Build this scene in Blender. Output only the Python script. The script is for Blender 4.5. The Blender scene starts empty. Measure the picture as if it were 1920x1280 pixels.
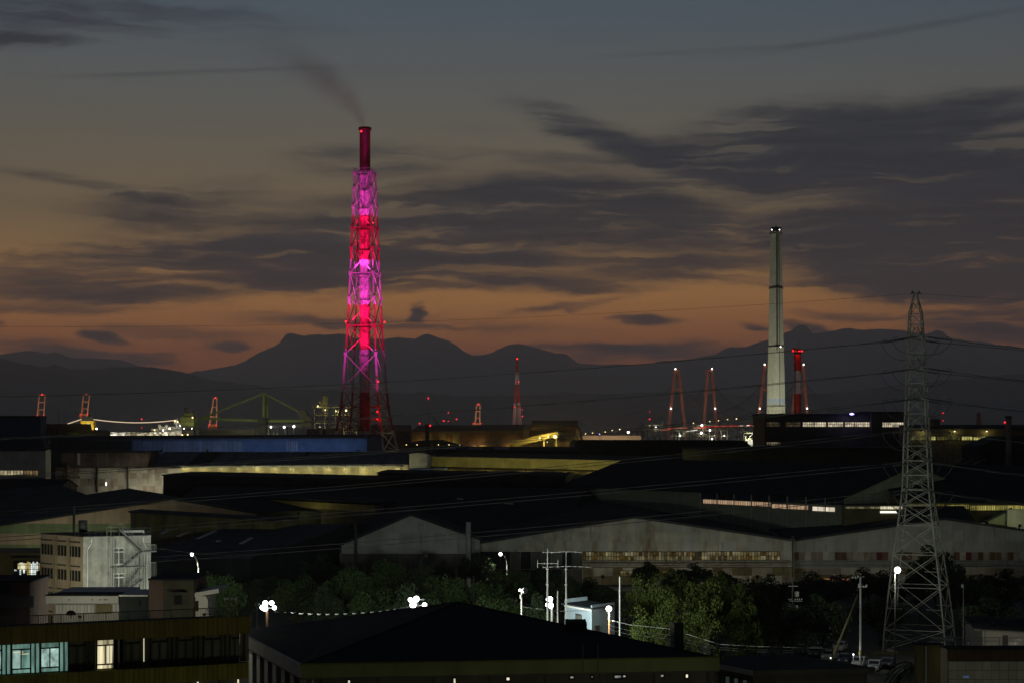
import bpy, math, random
import numpy as np
from mathutils import Vector, Matrix
R = math.radians
sc = bpy.context.scene
COL = sc.collection
rng = random.Random(7)
# ------------------------------------------------------------------ camera, exposure, sky
F, H0, CH = 3500.0, 812.0, 34.0          # focal length and horizon row in photo pixels, eye height in metres
EXPO = 2.6
GAIN = 2 ** EXPO
cam_d = bpy.data.cameras.new('camera'); cam = bpy.data.objects.new('camera', cam_d); COL.objects.link(cam)
cam.location = (0, 0, CH); cam.rotation_euler = (math.pi / 2, 0, 0)
cam_d.sensor_width = 36; cam_d.lens = 36 * F / 1920; cam_d.shift_y = (H0 - 640) / 1920
cam_d.clip_start = 1; cam_d.clip_end = 120000
sc.camera = cam
vs = sc.view_settings
vs.view_transform = 'Standard'; vs.look = 'None'; vs.exposure = EXPO; vs.gamma = 1; vs.use_curve_mapping = False
sc.render.engine = 'CYCLES'
cy = sc.cycles
cy.max_bounces = 5; cy.diffuse_bounces = 2; cy.glossy_bounces = 2; cy.transparent_max_bounces = 8
cy.volume_bounces = 3; cy.sample_clamp_indirect = 0.6; cy.caustics_reflective = False; cy.caustics_refractive = False
cy.use_denoising = True; cy.use_adaptive_sampling = False
try: cy.denoiser = 'OPENIMAGEDENOISE'
except Exception: pass


def nd(nt, typ, **kw):
    n = nt.nodes.new(typ)
    for k, v in kw.items(): setattr(n, k, v)
    return n


def sky():
    w = bpy.data.worlds.new('World'); sc.world = w; w.use_nodes = True
    nt = w.node_tree; L = nt.links.new
    bg = nt.nodes['Background']
    st = nd(nt, 'ShaderNodeTexSky', sky_type='NISHITA')
    st.sun_disc = False; st.sun_elevation = R(-3.8); st.sun_rotation = R(-6); st.altitude = 50
    st.air_density = 1.0; st.dust_density = 1.0; st.ozone_density = 1.0
    bg.inputs['Strength'].default_value = 0.15
    tc = nd(nt, 'ShaderNodeTexCoord'); sx = nd(nt, 'ShaderNodeSeparateXYZ'); L(tc.outputs['Generated'], sx.inputs[0])

    def math_(op, a, b=None, c=None, clamp=False):
        n = nd(nt, 'ShaderNodeMath', operation=op); n.use_clamp = clamp
        for i, q in enumerate((a, b, c)):
            if q is None: continue
            if isinstance(q, (int, float)): n.inputs[i].default_value = q
            else: L(q, n.inputs[i])
        return n.outputs[0]
    az = math_('MULTIPLY', math_('ARCTAN2', sx.outputs[0], sx.outputs[1]), 180 / math.pi)
    el = math_('MULTIPLY', math_('ARCSINE', sx.outputs[2]), 180 / math.pi)
    cb = nd(nt, 'ShaderNodeCombineXYZ'); L(az, cb.inputs[0]); L(el, cb.inputs[1])

    def noise(scale, sv, detail=5, rough=.55, vec=None, lac=2.0):
        m = nd(nt, 'ShaderNodeMapping'); m.inputs['Scale'].default_value = sv; L(vec or cb.outputs[0], m.inputs[0])
        n = nd(nt, 'ShaderNodeTexNoise'); n.inputs['Scale'].default_value = scale
        n.inputs['Detail'].default_value = detail; n.inputs['Roughness'].default_value = rough; n.inputs['Lacunarity'].default_value = lac
        L(m.outputs[0], n.inputs['Vector']); return n

    def vmath(op, a, b):
        n = nd(nt, 'ShaderNodeVectorMath', operation=op)
        for i, q in enumerate((a, b)):
            if isinstance(q, tuple): n.inputs[i].default_value = q
            else: L(q, n.inputs[i])
        return n.outputs[0]
    # a wind-drawn warp of the direction: slow bends, then finer curls
    w1 = noise(.33, (.55, 1.6, 1), 3, .5); w2 = noise(1.5, (.5, 1.5, 1), 6, .62)
    warp = vmath('ADD', vmath('MULTIPLY', vmath('SUBTRACT', w1.outputs['Color'], (.5, .5, .5)), (2.6, .9, 0)),
                 vmath('MULTIPLY', vmath('SUBTRACT', w2.outputs['Color'], (.5, .5, .5)), (1.5, .5, 0)))
    wv = vmath('ADD', cb.outputs[0], warp)
    D = math.degrees
    blobs = [  # x, y, half width, half height (photo pixels), slope, weight
        (470, 478, 470, 34, -1, 1.0), (760, 495, 330, 46, -2, .95), (110, 535, 300, 40, 2, .8), (560, 520, 280, 34, -1, .8),
        (230, 560, 260, 14, -2, .5), (640, 430, 430, 46, -3, .85), (330, 385, 200, 42, -6, .55), (170, 360, 220, 14, 9, .4),
        (700, 300, 190, 30, 3, .5), (900, 385, 330, 50, -2, .8), (1010, 300, 200, 18, 2, .35), (1150, 380, 300, 50, 4, .85),
        (1130, 250, 190, 26, 17, .8), (1290, 300, 190, 36, 10, .8), (1480, 290, 240, 72, 0, 1.0), (1640, 230, 330, 44, -3, .7),
        (1840, 290, 330, 80, -2, 1.15), (1650, 330, 380, 54, 2, .85), (1850, 420, 330, 84, -4, 1.0), (1780, 480, 340, 92, 5, 1.25),
        (1620, 480, 170, 54, 14, 1.0), (1900, 545, 220, 36, 4, 1.3), (1720, 540, 210, 30, 7, 1.2), (1320, 440, 360, 42, 2, .85), (1000, 440, 260, 22, 3, .55),
        (1230, 492, 220, 19, -1, .9), (1330, 520, 230, 12, 2, .6), (1050, 530, 220, 18, 2, .65), (930, 492, 170, 30, -4, .8), (850, 540, 260, 16, 0, .5),
        (570, 600, 160, 15, 2, .6), (830, 610, 260, 15, 2, .55), (769, 592, 21, 13, 0, 1.7), (216, 645, 46, 12, 4, 1.5), (423, 657, 42, 11, -2, 1.3),
        (278, 677, 50, 9, 2, 1.2), (1205, 597, 75, 9, 2, 1.1), (1070, 572, 140, 9, -9, .5), (1140, 650, 180, 11, 0, .8), (1240, 658, 170, 14, 2, .6), (1100, 672, 260, 14, 0, .7),
        (1515, 612, 70, 11, 5, 1.2), (1410, 616, 45, 8, 8, 1.0), (1850, 610, 150, 21, 2, 1.25), (1890, 640, 160, 22, 4, .75), (1600, 590, 130, 9, 3, .5),
        (350, 630, 190, 14, 3, .45), (105, 664, 120, 14, 3, 1.1), (200, 680, 130, 12, 3, .7), (30, 585, 240, 11, 0, .6), (10, 618, 22, 7, 0, 1.3),
        (30, 55, 300, 32, 2, .55), (30, 104, 160, 17, -2, .85), (260, 45, 320, 32, 2, .38)]
    trails = [(300, 150, 215, 5.5, -4, .75), (560, 133, 170, 5.5, -3, .5), (1690, 72, 330, 8.5, -7, .8), (1330, 100, 260, 6, -2, .5)]

    def blobsum(lst, vec):
        tot = None
        for (x, y, rx, ry, rot, a) in lst:
            m = nd(nt, 'ShaderNodeMapping', vector_type='TEXTURE')
            m.inputs['Location'].default_value = (D(math.atan((x - 960) / F)), D(math.atan((H0 - y) / F)), 0)
            m.inputs['Rotation'].default_value = (0, 0, R(-rot)); m.inputs['Scale'].default_value = (D(rx / F) * 1.25, D(ry / F) * 1.35, 1)
            L(vec, m.inputs[0])
            ln = nd(nt, 'ShaderNodeVectorMath', operation='LENGTH'); L(m.outputs[0], ln.inputs[0])
            mr = nd(nt, 'ShaderNodeMapRange', interpolation_type='SMOOTHERSTEP'); L(ln.outputs['Value'], mr.inputs[0])
            for i, q in ((1, 0), (2, 1.15), (3, a), (4, 0)): mr.inputs[i].default_value = q
            tot = mr.outputs[0] if tot is None else math_('ADD', tot, mr.outputs[0])
        return tot
    b = blobsum(blobs, wv)
    n3 = noise(1.25, (.10, 2.3, 1), 8, .62, wv).outputs['Fac']; n4 = noise(5.0, (.16, 1.5, 1), 5, .6, wv).outputs['Fac']
    n1 = noise(1.0, (.22, 1.7, 1), 7, .52, wv).outputs['Fac']
    n2 = noise(3.4, (.22, 1.6, 1), 6, .6, wv).outputs['Fac']
    tex = math_('ADD', math_('ADD', math_('MULTIPLY', math_('SUBTRACT', n1, .5), 2.9), math_('MULTIPLY', math_('SUBTRACT', n3, .5), 2.5)), math_('ADD', math_('MULTIPLY', math_('SUBTRACT', n4, .5), .8), math_('MULTIPLY', math_('SUBTRACT', n2, .5), .8)))
    tex = math_('MAXIMUM', math_('ADD', tex, .68), .15)
    den = math_('MULTIPLY', math_('MULTIPLY', b, math_('ADD', math_('MULTIPLY', b, .62), .62)), math_('MULTIPLY', tex, 2.9))
    # thin veils everywhere, and ordinary cloud where the photograph does not look
    g = noise(3.2, (1, 1, 3.5), 6, .55, tc.outputs['Generated']).outputs['Fac']
    out = nd(nt, 'ShaderNodeMapRange', interpolation_type='SMOOTHSTEP'); L(math_('MAXIMUM', math_('ABSOLUTE', az), math_('MULTIPLY', el, 1.15)), out.inputs[0])
    for i, q in ((1, 16), (2, 24), (3, 0), (4, 1)): out.inputs[i].default_value = q
    gm = nd(nt, 'ShaderNodeMapRange'); L(g, gm.inputs[0])
    for i, q in ((1, .42), (2, .68), (3, 0), (4, 1)): gm.inputs[i].default_value = q
    den = math_('ADD', den, math_('MULTIPLY', gm.outputs[0], math_('MULTIPLY', out.outputs[0], .5)))
    veil = math_('MULTIPLY', math_('MAXIMUM', math_('SUBTRACT', tex, .75), 0), .12)
    den = math_('ADD', den, veil)
    alpha = math_('MULTIPLY', math_('SUBTRACT', 1, math_('POWER', 2.718, math_('MULTIPLY', den, -1.0))), .95)
    t2 = noise(9, (.5, 1, 1), 4, .6).outputs['Color']
    tv = vmath('ADD', cb.outputs[0], vmath('MULTIPLY', vmath('SUBTRACT', t2, (.5, .5, .5)), (.15, .14, 0)))
    tr = math_('MULTIPLY', blobsum(trails, tv), math_('ADD', math_('MULTIPLY', n2, 1.0), .1))
    fac = math_('MAXIMUM', alpha, math_('MULTIPLY', tr, .62))
    # colour of the cloud: slate high up, browner low down where the glow reaches it
    cr = nd(nt, 'ShaderNodeValToRGB'); L(math_('DIVIDE', el, 16), cr.inputs[0])
    ce = cr.color_ramp.elements; ce[0].position = .0; ce[0].color = (.042, .037, .042, 1); ce[1].position = 1; ce[1].color = (.048, .054, .068, 1)
    e = ce.new(.30); e.color = (.026, .028, .037, 1); e = ce.new(.55); e.color = (.021, .027, .038, 1)
    # dusk tint of the clear sky: a cooler top and a dustier, less saturated glow
    tint = nd(nt, 'ShaderNodeValToRGB'); L(math_('DIVIDE', el, 16), tint.inputs[0])
    te = tint.color_ramp.elements; te[0].position = 0; te[0].color = (1.3, .75, .66, 1); te[1].position = 1; te[1].color = (.74, .95, 1.05, 1)
    
    for p_, c_ in ((.147, (1.9, .98, .66)), (.26, (2.35, 1.38, .63)), (.40, (1.16, .84, .55)), (.57, (1.0, .85, .68)), (.80, (.79, .915, .975))): e = te.new(p_); e.color = (*c_, 1)
    mx = nd(nt, 'ShaderNodeMix', data_type='RGBA', blend_type='MULTIPLY'); mx.inputs[0].default_value = 1
    L(st.outputs[0], mx.inputs[6]); L(tint.outputs[0], mx.inputs[7])
    dust = nd(nt, 'ShaderNodeMix', data_type='RGBA', blend_type='ADD'); L(mx.outputs[2], dust.inputs[6])
    dr = nd(nt, 'ShaderNodeValToRGB'); L(math_('DIVIDE', el, 16), dr.inputs[0])
    de = dr.color_ramp.elements; de[0].position = 0; de[0].color = (.05, .022, .020, 1); de[1].position = .5; de[1].color = (0, 0, 0, 1)
    e = de.new(.22); e.color = (.012, .007, .010, 1)
    dust.inputs[0].default_value = 1; L(dr.outputs[0], dust.inputs[7])
    fin = nd(nt, 'ShaderNodeMix', data_type='RGBA'); L(fac, fin.inputs[0]); L(dust.outputs[2], fin.inputs[6]); ct = nd(nt, 'ShaderNodeVectorMath', operation='SCALE'); L(cr.outputs[0], ct.inputs[0]); L(math_('ADD', math_('MULTIPLY', math_('SUBTRACT', n3, .5), -1.3), 1.0), ct.inputs['Scale']); L(ct.outputs[0], fin.inputs[7])
    L(fin.outputs[2], bg.inputs['Color'])


sky()

# ------------------------------------------------------------------ small geometry and material helpers


def gx(px, Y): return (px - 960) * Y / F
def gz(py, Y): return CH - (py - H0) * Y / F
def W(px, py, Y): return Vector((gx(px, Y), Y, gz(py, Y)))
def m_(px, Y): return px * Y / F         # a pixel length as metres at distance Y


class MB:
    def __init__(s): s.v = []; s.f = []; s.sm = []

    def add(s, vs, fs, smooth=False):
        o = len(s.v); s.v += [tuple(q) for q in vs]; s.f += [tuple(i + o for i in q) for q in fs]; s.sm += [smooth] * len(fs); return s

    def box(s, a, b):
        x0, x1 = sorted((a[0], b[0])); y0, y1 = sorted((a[1], b[1])); z0, z1 = sorted((a[2], b[2]))
        return s.add([(x0, y0, z0), (x1, y0, z0), (x1, y1, z0), (x0, y1, z0), (x0, y0, z1), (x1, y0, z1), (x1, y1, z1), (x0, y1, z1)],
                     [(0, 3, 2, 1), (4, 5, 6, 7), (0, 1, 5, 4), (1, 2, 6, 5), (2, 3, 7, 6), (3, 0, 4, 7)])

    def beam(s, p, q, w, h=None):
        p, q = Vector(p), Vector(q); h = h or w; d = (q - p)
        if d.length < 1e-6: return s
        d.normalize(); up = Vector((0, 0, 1)) if abs(d.z) < .95 else Vector((0, 1, 0))
        a = d.cross(up).normalized(); b = a.cross(d).normalized(); a *= w / 2; b *= h / 2
        return s.add([p - a - b, p + a - b, p + a + b, p - a + b, q - a - b, q + a - b, q + a + b, q - a + b],
                     [(0, 1, 2, 3), (4, 7, 6, 5), (0, 4, 5, 1), (1, 5, 6, 2), (2, 6, 7, 3), (3, 7, 4, 0)])

    def cyl(s, p, q, r1, r2=None, n=10, smooth=True):
        p, q = Vector(p), Vector(q); r2 = r1 if r2 is None else r2; d = (q - p).normalized()
        up = Vector((0, 0, 1)) if abs(d.z) < .95 else Vector((0, 1, 0))
        a = d.cross(up).normalized(); b = a.cross(d)
        c = [(math.cos(2 * math.pi * i / n), math.sin(2 * math.pi * i / n)) for i in range(n)]
        o = len(s.v)
        s.v += [tuple(p + (a * x + b * y) * r1) for x, y in c] + [tuple(q + (a * x + b * y) * r2) for x, y in c]
        for i in range(n): s.f.append((o + i, o + (i + 1) % n, o + n + (i + 1) % n, o + n + i)); s.sm.append(smooth)
        s.f.append(tuple(o + i for i in reversed(range(n)))); s.f.append(tuple(o + n + i for i in range(n))); s.sm += [False, False]
        return s

    def lathe(s, c, prof, n=24):
        o = len(s.v); c = Vector(c)
        for r, z in prof:
            s.v += [tuple(c + Vector((r * math.cos(2 * math.pi * i / n), r * math.sin(2 * math.pi * i / n), z))) for i in range(n)]
        for k in range(len(prof) - 1):
            for i in range(n):
                s.f.append((o + k * n + i, o + k * n + (i + 1) % n, o + (k + 1) * n + (i + 1) % n, o + (k + 1) * n + i)); s.sm.append(True)
        s.f.append(tuple(o + i for i in reversed(range(n)))); s.f.append(tuple(o + (len(prof) - 1) * n + i for i in range(n))); s.sm += [False, False]
        return s

    def prism(s, pts, vec):
        pts = [Vector(q) for q in pts]; vec = Vector(vec); n = len(pts)
        return s.add(pts + [q + vec for q in pts], [tuple(range(n)), tuple(reversed(range(n, 2 * n)))] + [(i, n + i, n + (i + 1) % n, (i + 1) % n) for i in range(n)])

    def ball(s, c, r, n=8):
        return s.lathe(Vector(c), [(r * max(.02, math.sin(math.pi * k / (n - 1))), -r * math.cos(math.pi * k / (n - 1))) for k in range(n)], n + 2)

    def path(s, pts, r, n=5):
        for a, b in zip(pts, pts[1:]): s.cyl(a, b, r, r, n)
        return s

    def mesh(s, name, off=(0, 0, 0)):
        me = bpy.data.meshes.new(name); off = Vector(off)
        me.from_pydata([tuple(Vector(q) - off) for q in s.v], [], s.f)
        me.polygons.foreach_set('use_smooth', s.sm); me.update(); return me


def thing(name, label, cat, loc=(0, 0, 0), group=None):
    o = bpy.data.objects.new(name, None); COL.objects.link(o); o.location = loc; o.empty_display_size = .5
    o['label'] = label; o['category'] = cat
    if group: o['group'] = group
    return o


def base(o):
    p = Vector(o.location)
    while o.parent: o = o.parent; p += Vector(o.location)
    return p


def part(root, name, m, mb, label=None, kind=None):
    me = mb.mesh(name, base(root)); me.materials.append(m)
    o = bpy.data.objects.new(name, me); COL.objects.link(o); o.parent = root
    if label: o['label'] = label
    if kind: o['kind'] = kind
    return o


def solo(name, label, cat, m, mb, loc=(0, 0, 0), group=None):
    me = mb.mesh(name, loc); me.materials.append(m); o = bpy.data.objects.new(name, me); COL.objects.link(o); o.location = loc
    o['label'] = label; o['category'] = cat
    if group: o['group'] = group
    return o


def struct(name, m, mb, kind='structure'):
    me = mb.mesh(name); me.materials.append(m); o = bpy.data.objects.new(name, me); COL.objects.link(o); o['kind'] = kind; return o


def copies(root, name, me, locs):
    """Alike pieces of one thing: one mesh, many objects."""
    b = base(root); out = []
    for p in locs:
        o = bpy.data.objects.new(name, me); COL.objects.link(o); o.parent = root; o.location = Vector(p) - b; out.append(o)
    return out


def dup(root, loc, rz, label, group=None):
    r = root.copy(); COL.objects.link(r); r.location = loc; r.rotation_euler = (0, 0, rz); r['label'] = label
    if group: r['group'] = group
    for ch in list(root.children):
        c = ch.copy(); COL.objects.link(c); c.parent = r
        for g in list(ch.children):
            d = g.copy(); COL.objects.link(d); d.parent = c
    return r


def mat(name, col, var=.25, nscale=.35, rust=0, rustcol=(.13, .060, .022), streak=(.9, .9, .06), rough=.85, spec=.15, rnd=.12, metal=0, ribs=0, dirt=0.0):
    m = bpy.data.materials.new(name); m.use_nodes = True; nt = m.node_tree; L = nt.links.new
    bs = nt.nodes['Principled BSDF']; bs.inputs['Roughness'].default_value = rough; bs.inputs['Metallic'].default_value = metal
    bs.inputs['Specular IOR Level'].default_value = spec
    geo = nd(nt, 'ShaderNodeNewGeometry'); oi = nd(nt, 'ShaderNodeObjectInfo')

    def noise(sv, det=5, rgh=.6):
        mp = nd(nt, 'ShaderNodeMapping'); mp.inputs['Scale'].default_value = sv; L(geo.outputs['Position'], mp.inputs[0])
        n = nd(nt, 'ShaderNodeTexNoise'); n.inputs['Scale'].default_value = 1; n.inputs['Detail'].default_value = det; n.inputs['Roughness'].default_value = rgh
        L(mp.outputs[0], n.inputs['Vector']); return n.outputs['Fac']

    def mr(x, a, b, c, d):
        n = nd(nt, 'ShaderNodeMapRange'); L(x, n.inputs[0])
        for i, q in enumerate((a, b, c, d)): n.inputs[i + 1].default_value = q
        return n.outputs[0]

    def mul(a, b):
        n = nd(nt, 'ShaderNodeMath', operation='MULTIPLY'); L(a, n.inputs[0]); L(b, n.inputs[1]); return n.outputs[0]
    f = mr(noise((nscale,) * 3), .3, .7, 1 - var, 1 + var)
    f = mul(f, mr(noise(streak, 4), .3, .7, 1 - var * .7, 1 + var * .7))
    f = mul(f, mr(oi.outputs['Random'], 0, 1, 1 - rnd, 1 + rnd))
    vm = nd(nt, 'ShaderNodeVectorMath', operation='SCALE'); vm.inputs[0].default_value = col; L(f, vm.inputs['Scale'])
    c = vm.outputs[0]
    if rust:
        sv = (streak[0] * .9, streak[1] * .9, streak[2] * 1.6)
        q = mul(mr(noise(sv, 6, .7), .62 - rust * .17, .80 - rust * .12, 0, 1), mr(noise((.12, .12, .2), 3), .38, .62, 0.1, 1))
        mx = nd(nt, 'ShaderNodeMix', data_type='RGBA'); L(q, mx.inputs[0]); L(c, mx.inputs[6]); mx.inputs[7].default_value = (*rustcol, 1); c = mx.outputs[2]
    L(c, bs.inputs['Base Color'])
    if ribs:
        wv = nd(nt, 'ShaderNodeTexWave', wave_type='BANDS', bands_direction='X'); wv.inputs['Scale'].default_value = ribs; L(geo.outputs['Position'], wv.inputs['Vector'])
        bp = nd(nt, 'ShaderNodeBump'); bp.inputs['Strength'].default_value = .8; bp.inputs['Distance'].default_value = .04
        L(wv.outputs['Fac'], bp.inputs['Height']); L(bp.outputs[0], bs.inputs['Normal'])
    return m


def emit(name, col, disp, vary=None, sample=False):
    """Something that gives off light; disp is how bright it comes out in the picture (1 = white)."""
    m = bpy.data.materials.new(name); m.use_nodes = True; nt = m.node_tree; L = nt.links.new
    nt.nodes.remove(nt.nodes['Principled BSDF']); em = nd(nt, 'ShaderNodeEmission'); L(em.outputs[0], nt.nodes['Material Output'].inputs[0])
    em.inputs['Color'].default_value = (*col, 1); em.inputs['Strength'].default_value = disp / GAIN
    if vary:
        sv, amt = vary
        geo = nd(nt, 'ShaderNodeNewGeometry'); oi = nd(nt, 'ShaderNodeObjectInfo')
        mp = nd(nt, 'ShaderNodeMapping'); mp.inputs['Scale'].default_value = sv; L(geo.outputs['Position'], mp.inputs[0])
        n = nd(nt, 'ShaderNodeTexNoise'); n.inputs['Scale'].default_value = 1; n.inputs['Detail'].default_value = 3; L(mp.outputs[0], n.inputs['Vector'])
        mr = nd(nt, 'ShaderNodeMapRange'); L(n.outputs['Fac'], mr.inputs[0])
        for i, q in enumerate((.3, .7, disp / GAIN * (1 - amt), disp / GAIN * (1 + amt))): mr.inputs[i + 1].default_value = q
        r2 = nd(nt, 'ShaderNodeMapRange'); L(oi.outputs['Random'], r2.inputs[0]); r2.inputs[3].default_value = 1 - amt * .6; r2.inputs[4].default_value = 1 + amt * .6
        mu = nd(nt, 'ShaderNodeMath', operation='MULTIPLY'); L(mr.outputs[0], mu.inputs[0]); L(r2.outputs[0], mu.inputs[1]); L(mu.outputs[0], em.inputs['Strength'])
    if not sample: m.cycles.emission_sampling = 'NONE'
    return m


def light(parent, p, watts, col=(1, 1, 1), r=.25, name='lamp_light', spot=None, aim=None, blend=1.0):
    d = bpy.data.lights.new(name, 'SPOT' if spot else 'POINT'); d.energy = watts; d.color = col; d.shadow_soft_size = r
    if spot: d.spot_size = R(spot); d.spot_blend = blend
    o = bpy.data.objects.new(name, d); COL.objects.link(o); o.parent = parent; o.location = Vector(p) - (base(parent) if parent else Vector())
    if aim is not None: o.rotation_euler = (Vector(aim) - Vector(p)).to_track_quat('-Z', 'Y').to_euler()
    return o


def hidden_lamp(root, q, w, col=(1, .9, .6)):
    q = Vector(q); part(root, 'yard_lamp', M['steel_dark'], MB().beam((q.x, q.y, 0), q, .12).box(q - Vector((.35, .16, .25)), q + Vector((.35, -.08, .45)))); light(root, q + Vector((0, .4, .1)), w, col, .25)


# palette
M = {}
def P(k, *a, **kw): M[k] = mat(k, *a, **kw)
P('asphalt', (.045, .046, .05)); P('soil', (.05, .05, .035), nscale=.1); P('forest', (.09, .11, .09), nscale=.002, streak=(.004, .004, .004), spec=0)
P('water_dark', (.02, .025, .03), rough=.5)
P('black_roof', (.020, .024, .030), var=.2, spec=.04, rough=.95, streak=(.25, .25, .25)); P('dark_roof', (.035, .042, .05), var=.35, spec=.05, rough=.95, streak=(.5, .05, .5))
P('slate_roof', (.085, .095, .105), var=.35, spec=.08, streak=(.35, .02, .02)); P('brown_roof', (.10, .075, .028), var=.3, spec=.05, streak=(.3, .03, .3))
P('dark_wall', (.022, .028, .028), var=.25, spec=.05); P('olive_dark', (.055, .055, .038), var=.25); P('navy', (.018, .035, .075), var=.2)
P('blue_wall', (.045, .085, .20), var=.2, streak=(.5, .5, .02)); P('pale_blue', (.10, .14, .24), var=.2, streak=(1.3, 1.3, .02))
P('grey_wall', (.36, .38, .34), var=.14, rust=.3, streak=(.5, .5, .04)); P('rusty_wall', (.40, .40, .33), var=.2, rust=.8, streak=(.45, .45, .055))
P('rusty_heavy', (.30, .27, .21), var=.25, rust=.95, streak=(.5, .5, .05), rustcol=(.075, .04, .02)); P('rust_brown', (.14, .085, .05), var=.35, rust=.7, streak=(1.2, 1.2, .03))
P('brown_clad', (.10, .08, .07), var=.45, streak=(1.4, 1.4, .015)); P('yellow_wall', (.20, .18, .07), var=.2, streak=(.3, .3, .02)); P('white_wall', (.55, .56, .52), var=.12)
P('cream', (.42, .42, .38), var=.12, streak=(.8, .8, .06)); P('pinkish', (.24, .20, .17), var=.15); P('green_band', (.10, .14, .085), var=.15)
P('olive_wall', (.16, .145, .075), var=.3, rust=.3, streak=(.7, .7, .03)); P('green_grey', (.26, .29, .21), var=.12)
P('fascia', (.13, .105, .028), var=.22, streak=(1.6, 1.6, .03), ribs=1.2); P('fascia_low', (.13, .125, .028), var=.22, streak=(1.2, 1.2, .03), ribs=1.2)
P('concrete', (.32, .31, .28), var=.15); P('concrete_dark', (.10, .10, .09), var=.2); P('steel', (.30, .31, .29), var=.15, rough=.6, spec=.3); P('steel_dark', (.05, .052, .05), var=.2)
P('galv', (.22, .23, .19), var=.22, rust=.45, streak=(.6, .6, .1), rough=.6, spec=.3, rustcol=(.13, .09, .03)); P('wire', (.07, .07, .062), var=.05, rough=.6)
P('wood_pole', (.22, .12, .06)); P('white_paint', (.75, .75, .72), var=.08); P('glass_dark', (.012, .015, .017), rough=.15, spec=.5, var=.05)
P('frame_dark', (.02, .022, .02), var=.1); P('curtain', (.09, .095, .08), var=.35, streak=(6, 6, .02)); P('crane_orange', (.45, .13, .05), var=.15); P('green_steel', (.12, .17, .06), var=.15)
P('bridge_red', (.42, .16, .11), var=.1); P('red_paint', (.45, .03, .02), var=.2); P('funnel_yellow', (.80, .55, .05), var=.05); P('emblem_white', (.70, .75, .85), var=.05)
P('leaf_a', (.036, .062, .020), var=.35, nscale=.8, spec=.1, rnd=.25); P('leaf_b', (.030, .048, .022), var=.35, nscale=.8, spec=.1, rnd=.25); P('leaf_c', (.052, .074, .017), var=.35, nscale=.8, spec=.1, rnd=.2); P('bark', (.07, .055, .04))
P('brick_dark', (.075, .055, .045), var=.2); P('car_white', (.32, .32, .33), rough=.35, spec=.5, var=.03); P('car_dark', (.03, .035, .05), rough=.3, spec=.5, var=.03); P('car_silver', (.16, .17, .18), rough=.35, spec=.5, var=.03); P('tyre', (.02, .02, .02))
E_RED = emit('red_lamp', (1, .02, .03), 3); E_WHITE = emit('white_lamp', (1, .97, .88), 7); E_COOL = emit('cool_lamp', (.93, .98, 1), 9); E_WARM = emit('warm_lamp', (1, .72, .30), 4)
E_YEL = emit('yellow_lamp', (1, .85, .35), 4); E_BLUE = emit('blue_lamp', (.35, .30, 1), 5)


def zband(name, bands, var=.12, rough=.55):
    """Steel painted in bands by height: bands = [(z_low, colour), ...] upwards."""
    m = mat(name, (1, 1, 1), var=var, rough=rough, spec=.25, streak=(.5, .5, .12), nscale=.6, rnd=.03)
    nt = m.node_tree; bs = nt.nodes['Principled BSDF']; old = bs.inputs['Base Color'].links[0].from_socket
    geo = nd(nt, 'ShaderNodeNewGeometry'); sx = nd(nt, 'ShaderNodeSeparateXYZ'); nt.links.new(geo.outputs['Position'], sx.inputs[0])
    dv = nd(nt, 'ShaderNodeMath', operation='DIVIDE'); nt.links.new(sx.outputs[2], dv.inputs[0]); dv.inputs[1].default_value = 250
    cr = nd(nt, 'ShaderNodeValToRGB'); cr.color_ramp.interpolation = 'CONSTANT'; nt.links.new(dv.outputs[0], cr.inputs[0])
    els = cr.color_ramp.elements
    els[0].position = 0; els[0].color = (*bands[0][1], 1); els[1].position = bands[1][0] / 250; els[1].color = (*bands[1][1], 1)
    for z, c in bands[2:]: e = els.new(z / 250); e.color = (*c, 1)
    mx = nd(nt, 'ShaderNodeMix', data_type='RGBA', blend_type='MULTIPLY'); mx.inputs[0].default_value = 1
    nt.links.new(cr.outputs[0], mx.inputs[6]); nt.links.new(old, mx.inputs[7]); nt.links.new(mx.outputs[2], bs.inputs['Base Color']); return m


# ------------------------------------------------------------------ the setting
struct('ground', M['asphalt'], MB().box((-30000, -2500, -.5), (30000, 1900, 0)))
struct('sea', M['water_dark'], MB().box((-30000, 1900, -.6), (30000, 44000, -.12)))
struct('yard', M['soil'], MB().add([(-60, 170, .004), (90, 170, .004), (90, 405, .004), (-60, 405, .004)], [(0, 1, 2, 3)]))


def ridge(name, pts, Y, depth, seed):
    r = random.Random(seed); xs = np.linspace(pts[0][0], pts[-1][0], 420)
    ys = np.interp(xs, [p[0] for p in pts], [p[1] for p in pts])
    jit = np.zeros_like(xs)
    for k, a in ((.021, 1.3), (.06, 1.0), (.17, .6), (.4, .35)): jit += a * np.sin(xs * k * 2 + r.random() * 6)
    ys = ys + jit * .8
    rows = [(-1.0, 0), (-.72, .22), (-.5, .42), (-.32, .6), (-.16, .8), (-.06, .93), (0, 1), (.25, .7), (1, 0)]
    mb = MB(); n = len(xs); V = []
    for j, (t, f) in enumerate(rows):
        for i, x in enumerate(xs):
            z = gz(ys[i], Y); sp = 1 + .12 * math.sin(x * .05 + j * 1.7) * math.sin(x * .023 + j) if 0 < f < 1 else 1
            V.append((gx(x, Y) + (1 - f) * 260 * math.sin(x * .031 + j), Y + t * depth, max(-5, z * f * sp) if f else -20))
    Fc = [(j * n + i, j * n + i + 1, (j + 1) * n + i + 1, (j + 1) * n + i) for j in range(len(rows) - 1) for i in range(n - 1)]
    mb.add(V, Fc, True); return struct(name, M['forest'], mb)


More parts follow.
